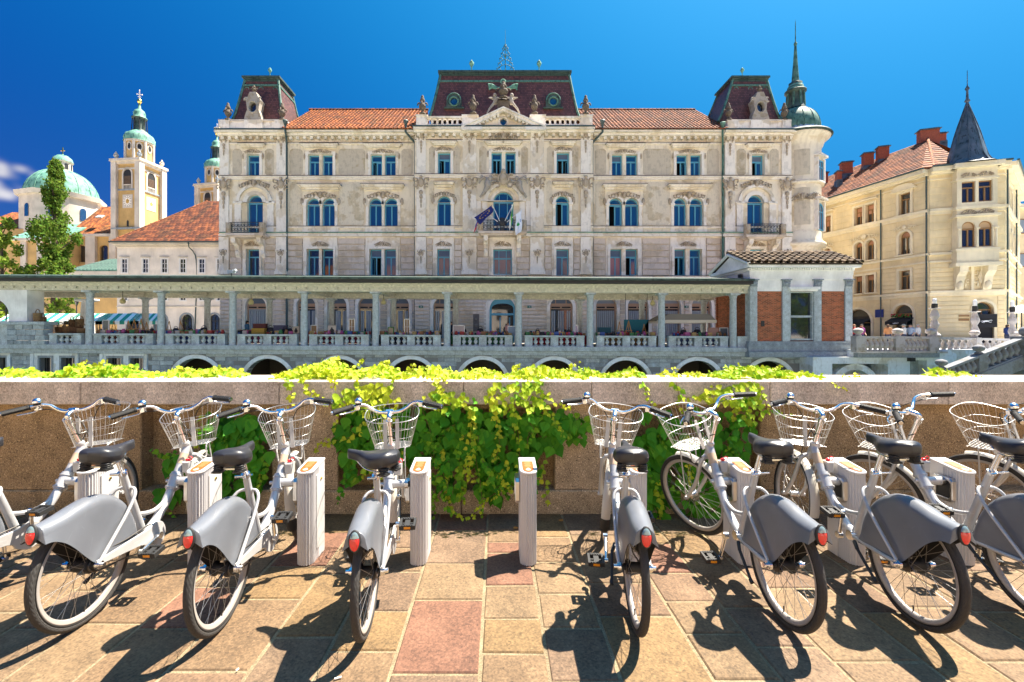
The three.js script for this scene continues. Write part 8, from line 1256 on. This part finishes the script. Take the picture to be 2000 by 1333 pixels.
{ const l = thing('stone_relief_post', 'dark stone relief plaque on the palace wall left of the entrance', 'plaque', [wx(930, 43), 0, -43]); part('plate', box(-0.28, 0.28, wy(648, 43), wy(614, 43), -0.08, 0.06), std(lin(0.14, 0.12, 0.11), 0.8), l); part('rosette', [ball(0, wy(624, 43), 0.06, 0.12), ball(0, wy(636, 43), 0.06, 0.16, 0.16, 0.08)], std(lin(0.2, 0.18, 0.16), 0.8), l); }
[[822, 'green street number plate left of the palace entrance'], [1034, 'green street number plate right of the palace entrance'], [1341, 'green street number plate near the right end of the palace ground floor']].forEach(([px, lb]) => { const Z = 42.9, l = thing('number_plate', lb, 'sign', [wx(px, Z), wy(600, Z), -Z]); part('plate', box(-0.19, 0.19, -0.1, 0.12, -0.02, 0.03), std(lin(0.02, 0.14, 0.09), 0.5), l); part('digit', [box(-0.03, 0.0, -0.05, 0.07, 0.03, 0.035), box(0.03, 0.07, -0.05, 0.07, 0.03, 0.035)], MAT.whiteFrame, l); });
[[452, 532, -0.5, 'floodlight on the colonnade roof in front of the left pavilion'], [1450, 541, 0.5, 'black floodlight on the colonnade roof beside the brick pavilion']].forEach(([px, py, a, lb]) => { const Z = 32.5, l = thing('floodlight', lb, 'floodlight', [wx(px, Z), wy(py, Z), -Z], a); part('housing', [box(-0.32, 0.3, -0.08, 0.16, -0.12, 0.12), bar(V3(0.2, 0.05, 0), V3(0.5, 0.12, 0), 0.1)], px < 900 ? MAT.grayStone3 : MAT.black, l); part('bracket', bar(V3(0, -0.5, 0), V3(0, 0, 0), 0.03), MAT.iron, l); });
// ---- flags on the balcony over the entrance
const ripple = (w, h, f, nx = 10, ny = 12) => { const g = new THREE.PlaneGeometry(w, h, nx, ny).translate(w / 2, -h / 2, 0), p = g.attributes.position; for (let i = 0; i < p.count; i++) { const v = f(p.getX(i) / w, -p.getY(i) / h); p.setXYZ(i, v.x, v.y, v.z); } g.computeVertexNormals(); return g; };
const star = (c, x, y, r) => { c.beginPath(); for (let k = 0; k < 10; k++) { const a = -Math.PI / 2 + k * Math.PI / 5, q = k % 2 ? r * 0.4 : r; c.lineTo(x + q * Math.cos(a), y + q * Math.sin(a)); } c.fill(); };
const euT = canvasTex(192, 256, (c, w, h) => { c.fillStyle = '#12226e'; c.fillRect(0, 0, w, h); c.fillStyle = '#f2c811'; for (let i = 0; i < 12; i++) star(c, w / 2 + 58 * Math.cos(i * Math.PI / 6), h * 0.46 + 58 * Math.sin(i * Math.PI / 6), 12); });
const triT = canvasTex(96, 256, (c, w, h) => { c.fillStyle = '#eef0f4'; c.fillRect(0, 0, w / 3, h); c.fillStyle = '#1b3c9c'; c.fillRect(w / 3, 0, w / 3, h); c.fillStyle = '#c8202c'; c.fillRect(2 * w / 3, 0, w / 3, h); });
const gwT = canvasTex(128, 256, (c, w, h) => { c.fillStyle = '#e9edf4'; c.fillRect(0, 0, w, h); c.fillStyle = '#2f9a4c'; c.beginPath(); c.ellipse(60, 150, 26, 16, 0.3, 0, 7); c.fill(); c.fillRect(44, 120, 8, 26); c.fillRect(62, 116, 8, 26); c.fillStyle = '#8ea4c8'; c.fillRect(100, 100, 12, 40); });
const gyT = canvasTex(96, 256, (c, w, h) => { c.fillStyle = '#eef2ee'; c.fillRect(0, 0, w, h); c.fillStyle = '#58a63a'; c.fillRect(w * 0.5, 0, w * 0.5, h); });
{
  const Z = 41.6, P = (px, py, z = Z) => V3(wx(px, z), wy(py, z), -z);
  const flag = (name, lb, base, tip, tex, corners) => { const f = thing(name, lb, 'flag', base.toArray()), rel = (v) => v.clone().sub(base); part('pole', bar(V3(0, 0, 0), rel(tip), 0.035, 0.03, 8), MAT.whiteFrame, f); const [a, b, c, d] = corners.map(rel); part('cloth', ripple(1, 1, (u, v) => a.clone().lerp(b, u).lerp(d.clone().lerp(c, u), v).add(V3(0.05 * Math.sin(v * 7 + u * 3), 0, 0.18 * Math.sin(u * 7 + v * 5) * v))), std('#ffffff', 0.8, { map: tex, side: THREE.DoubleSide }), f, null, true); };
  flag('flag', 'national tricolour flag, white blue and red, furled below the blue starred flag', P(972, 433), P(948, 415), triT, [P(944, 414), P(936, 432), P(925, 455), P(930, 430)]);
  flag('flag', 'blue flag with a ring of yellow stars on the balcony', P(976, 432, 41.4), P(962, 401, 41.2), euT, [P(926, 425, 41.1), P(960.5, 401, 41.2), P(964, 413, 41.2), P(937, 438, 41.2)]);
  flag('flag', 'narrow green and white flag on the balcony', P(986, 432, 41.5), P(1003, 398, 41.4), gyT, [P(999, 400, 41.3), P(1003, 399, 41.4), P(999, 442, 41.5), P(994, 450, 41.3)]);
  flag('flag', 'white flag with green emblem hanging at the right of the balcony', P(990, 434, 41.4), P(1019, 410, 41.3), gwT, [P(1007, 419, 41.2), P(1019, 411, 41.3), P(1019, 452, 41.2), P(1007, 459, 41.2)]);
}
// ---- people, small: one smooth body, clothes over it, hair
const FIG = (() => {
  const bones = (sit) => { const hip = sit ? 0.5 : 0.92, B = [[[0, hip, 0], [0, hip + 0.22, 0.01], 0.145, 0.13, 't'], [[0, hip + 0.22, 0.01], [0, hip + 0.48, 0.0], 0.13, 0.15, 't'], [[-0.13, hip + 0.5, 0], [0.13, hip + 0.5, 0], 0.085, 0.085, 't'], [[0, hip + 0.52, 0], [0, hip + 0.62, 0.02], 0.055, 0.05, 'n'], [[0, hip + 0.69, 0.03], [0, hip + 0.75, 0.02], 0.085, 0.098, 'h']];
    for (const s of [-1, 1]) { B.push([[s * 0.19, hip + 0.49, 0], [s * 0.235, hip + 0.22, 0.02], 0.055, 0.045, 'a'], [[s * 0.235, hip + 0.22, 0.02], [s * 0.2, hip + 0.05, 0.17], 0.042, 0.033, 'f'], [[s * 0.2, hip + 0.05, 0.17], [s * 0.19, hip + 0.0, 0.24], 0.036, 0.028, 'f']); const k = sit ? [s * 0.11, hip - 0.03, 0.42] : [s * 0.1, 0.48, 0.02]; B.push([[s * 0.09, hip - 0.02, 0], k, 0.095, 0.065, 'l'], [k, sit ? [s * 0.11, 0.08, 0.44] : [s * 0.1, 0.08, -0.02], 0.062, 0.042, 'l'], [[s * 0.11, 0.05, sit ? 0.44 : 0], [s * 0.11, 0.04, sit ? 0.58 : 0.15], 0.045, 0.035, 's']); } return B; };
  const make = (list, grow, cut) => {
    const mc = new MarchingCubes(64, new THREE.MeshBasicMaterial(), false, false, 60000); mc.isolation = 0; const n = mc.size, S = 1.9, f = mc.field;
    for (let z = 0; z < n; z++) for (let y = 0; y < n; y++) for (let x = 0; x < n; x++) { const px = (x / n - 0.5) * S, py = (y / n - 0.5) * S + 0.9, pz = (z / n - 0.5) * S + 0.1; let acc = 0; for (const [a, b, r0, r1] of list) { const dx = b[0] - a[0], dy = b[1] - a[1], dz = b[2] - a[2], t = clamp(((px - a[0]) * dx + (py - a[1]) * dy + (pz - a[2]) * dz) / (dx * dx + dy * dy + dz * dz)); acc += Math.exp(-(Math.hypot(px - a[0] - dx * t, py - a[1] - dy * t, pz - a[2] - dz * t) - mixn(r0, r1, t) - grow) / 0.018); } let d = -0.018 * Math.log(acc + 1e-30); if (cut) d = Math.max(d, cut(px, py, pz)); f[z * n * n + y * n + x] = -d; }
    mc.update(); const c = mc.count, g = new THREE.BufferGeometry(); g.setAttribute('position', new THREE.BufferAttribute(mc.positionArray.slice(0, c * 3), 3)); g.setAttribute('normal', new THREE.BufferAttribute(mc.normalArray.slice(0, c * 3), 3));
    const p = g.attributes.position; for (let i = 0; i < p.count; i++) p.setXYZ(i, p.getX(i) * S / 2, p.getY(i) * S / 2 + 0.9, p.getZ(i) * S / 2 + 0.1); return ready(g);
  };
  const out = {}; for (const sit of [false, true]) { const B = bones(sit), hip = sit ? 0.5 : 0.92; out[sit] = { hip, body: make(B, 0), shirt: make(B.filter((b) => 'ta'.includes(b[4])), 0.014, (x, y) => hip - 0.03 - y), trousers: make(B.filter((b) => b[4] === 'l' || b === B[0]), 0.014, (x, y) => y - hip - 0.1) }; }
  return out;
})();
function person(lb, pos, turn, shirt, legs, hair, sit = false, hat) {
  const f = FIG[sit], p = thing('person', lb, 'person', pos, turn), y = f.hip + 0.72;
  part('body', f.body, std(lin(0.48, 0.28, 0.19), 0.6), p); part('shirt', f.shirt, cloth(shirt), p); part('trousers', f.trousers, cloth(legs), p);
  part('hair', [new THREE.SphereGeometry(1, 14, 10, 0, 6.3, 0, 1.75).scale(0.106, 0.115, 0.118).rotateX(-0.45).translate(0, y + 0.025, 0.012), ball(0, y - 0.06, -0.06, 0.085, hat ? 0.06 : 0.12, 0.05)], std(lin(...hair), 0.8), p);
  part('face', [-1, 1].map((s) => ball(s * 0.036, y, 0.115, 0.011, 0.009, 0.008, 7, 5)).concat([ball(0, y - 0.052, 0.113, 0.024, 0.006, 0.006, 7, 5)]), std(lin(0.06, 0.02, 0.02), 0.5), p); part('nose', [ball(0, y - 0.022, 0.124, 0.012, 0.02, 0.016, 7, 5), ...[-1, 1].map((s) => ball(s * 0.1, y - 0.01, 0.02, 0.014, 0.028, 0.02, 7, 5))], std(lin(0.48, 0.28, 0.19), 0.6), p);
  if (hat) part('hat', lathe([[0, 0.1], [0.08, 0.09], [0.11, 0.02], [0.2, 0], [0.2, -0.012], [0, -0.01]], 18).translate(0, y + 0.06, 0.01), cloth(hat), p);
}
person('dark-haired woman in a blue top sitting behind the balustrade below the left balcony', [wx(482, 34), fy(482), -34], 2.4, [0.06, 0.18, 0.34], [0.03, 0.03, 0.06], [0.02, 0.012, 0.008]);
person('vendor in a dark shirt standing by the column left of the palace entrance', [wx(881, 33.9), fy(881), -33.9], -0.5, [0.02, 0.025, 0.06], [0.02, 0.02, 0.025], [0.03, 0.02, 0.015]);
person('person in a pink-white top standing in the palace entrance', [wx(992, 40.5), 0.66, -40.5], 0.2, [0.62, 0.35, 0.36], [0.05, 0.05, 0.09], [0.12, 0.05, 0.03]);
const Zb = 35.8;
[[1683, 'person in a magenta top beside the first ball finial, right of the brick pavilion', [0.35, 0.05, 0.25], [0.05, 0.03, 0.02]], [1668, 'person in red at the corner of the brick pavilion', [0.5, 0.03, 0.03], [0.25, 0.12, 0.06]], [1735, 'person in an orange top left of the second ball finial', [0.55, 0.25, 0.10], [0.08, 0.04, 0.02]], [1766, 'person in a pale hat and white shirt right of the second ball finial', [0.75, 0.72, 0.68], [0.3, 0.26, 0.2], [0.7, 0.64, 0.5]], [1779, 'brown-haired person in a light blue shirt on the bridge', [0.35, 0.45, 0.6], [0.10, 0.05, 0.025]], [1793, 'person in white with grey hair, nearest the first stone lamp', [0.78, 0.77, 0.76], [0.4, 0.38, 0.36]], [1968, 'person in dark blue beside the rightmost stone lamp', [0.02, 0.05, 0.22], [0.05, 0.03, 0.02]]].forEach(([px, lb, c, h, hat], i) => person(lb, [wx(px, Zb + i * 0.05), 0.42 - (i > 5 ? 0 : 0.0), -(Zb + i * 0.05)], i * 1.3, c, [0.04, 0.05, 0.1], h, false, hat));
{ const u = thing('white_parasol', 'white parasol at the right border beyond the last stone lamp', 'parasol', [wx(1996, 40), 0.66, -40]); part('canopy', lathe([[1.7, 2.6], [1.2, 2.85], [0.5, 3.15], [0, 3.3]], 12), std(lin(0.8, 0.79, 0.76), 0.85), u); part('pole', bar(V3(0, 0, 0), V3(0, 3.2, 0), 0.04), MAT.iron, u); }
// ---------------------------------------------------------------- everything casts and receives shadows
scene.traverse((o) => { if (o.isMesh) { o.castShadow = o.receiveShadow = true; } });
renderer.render(scene, camera);
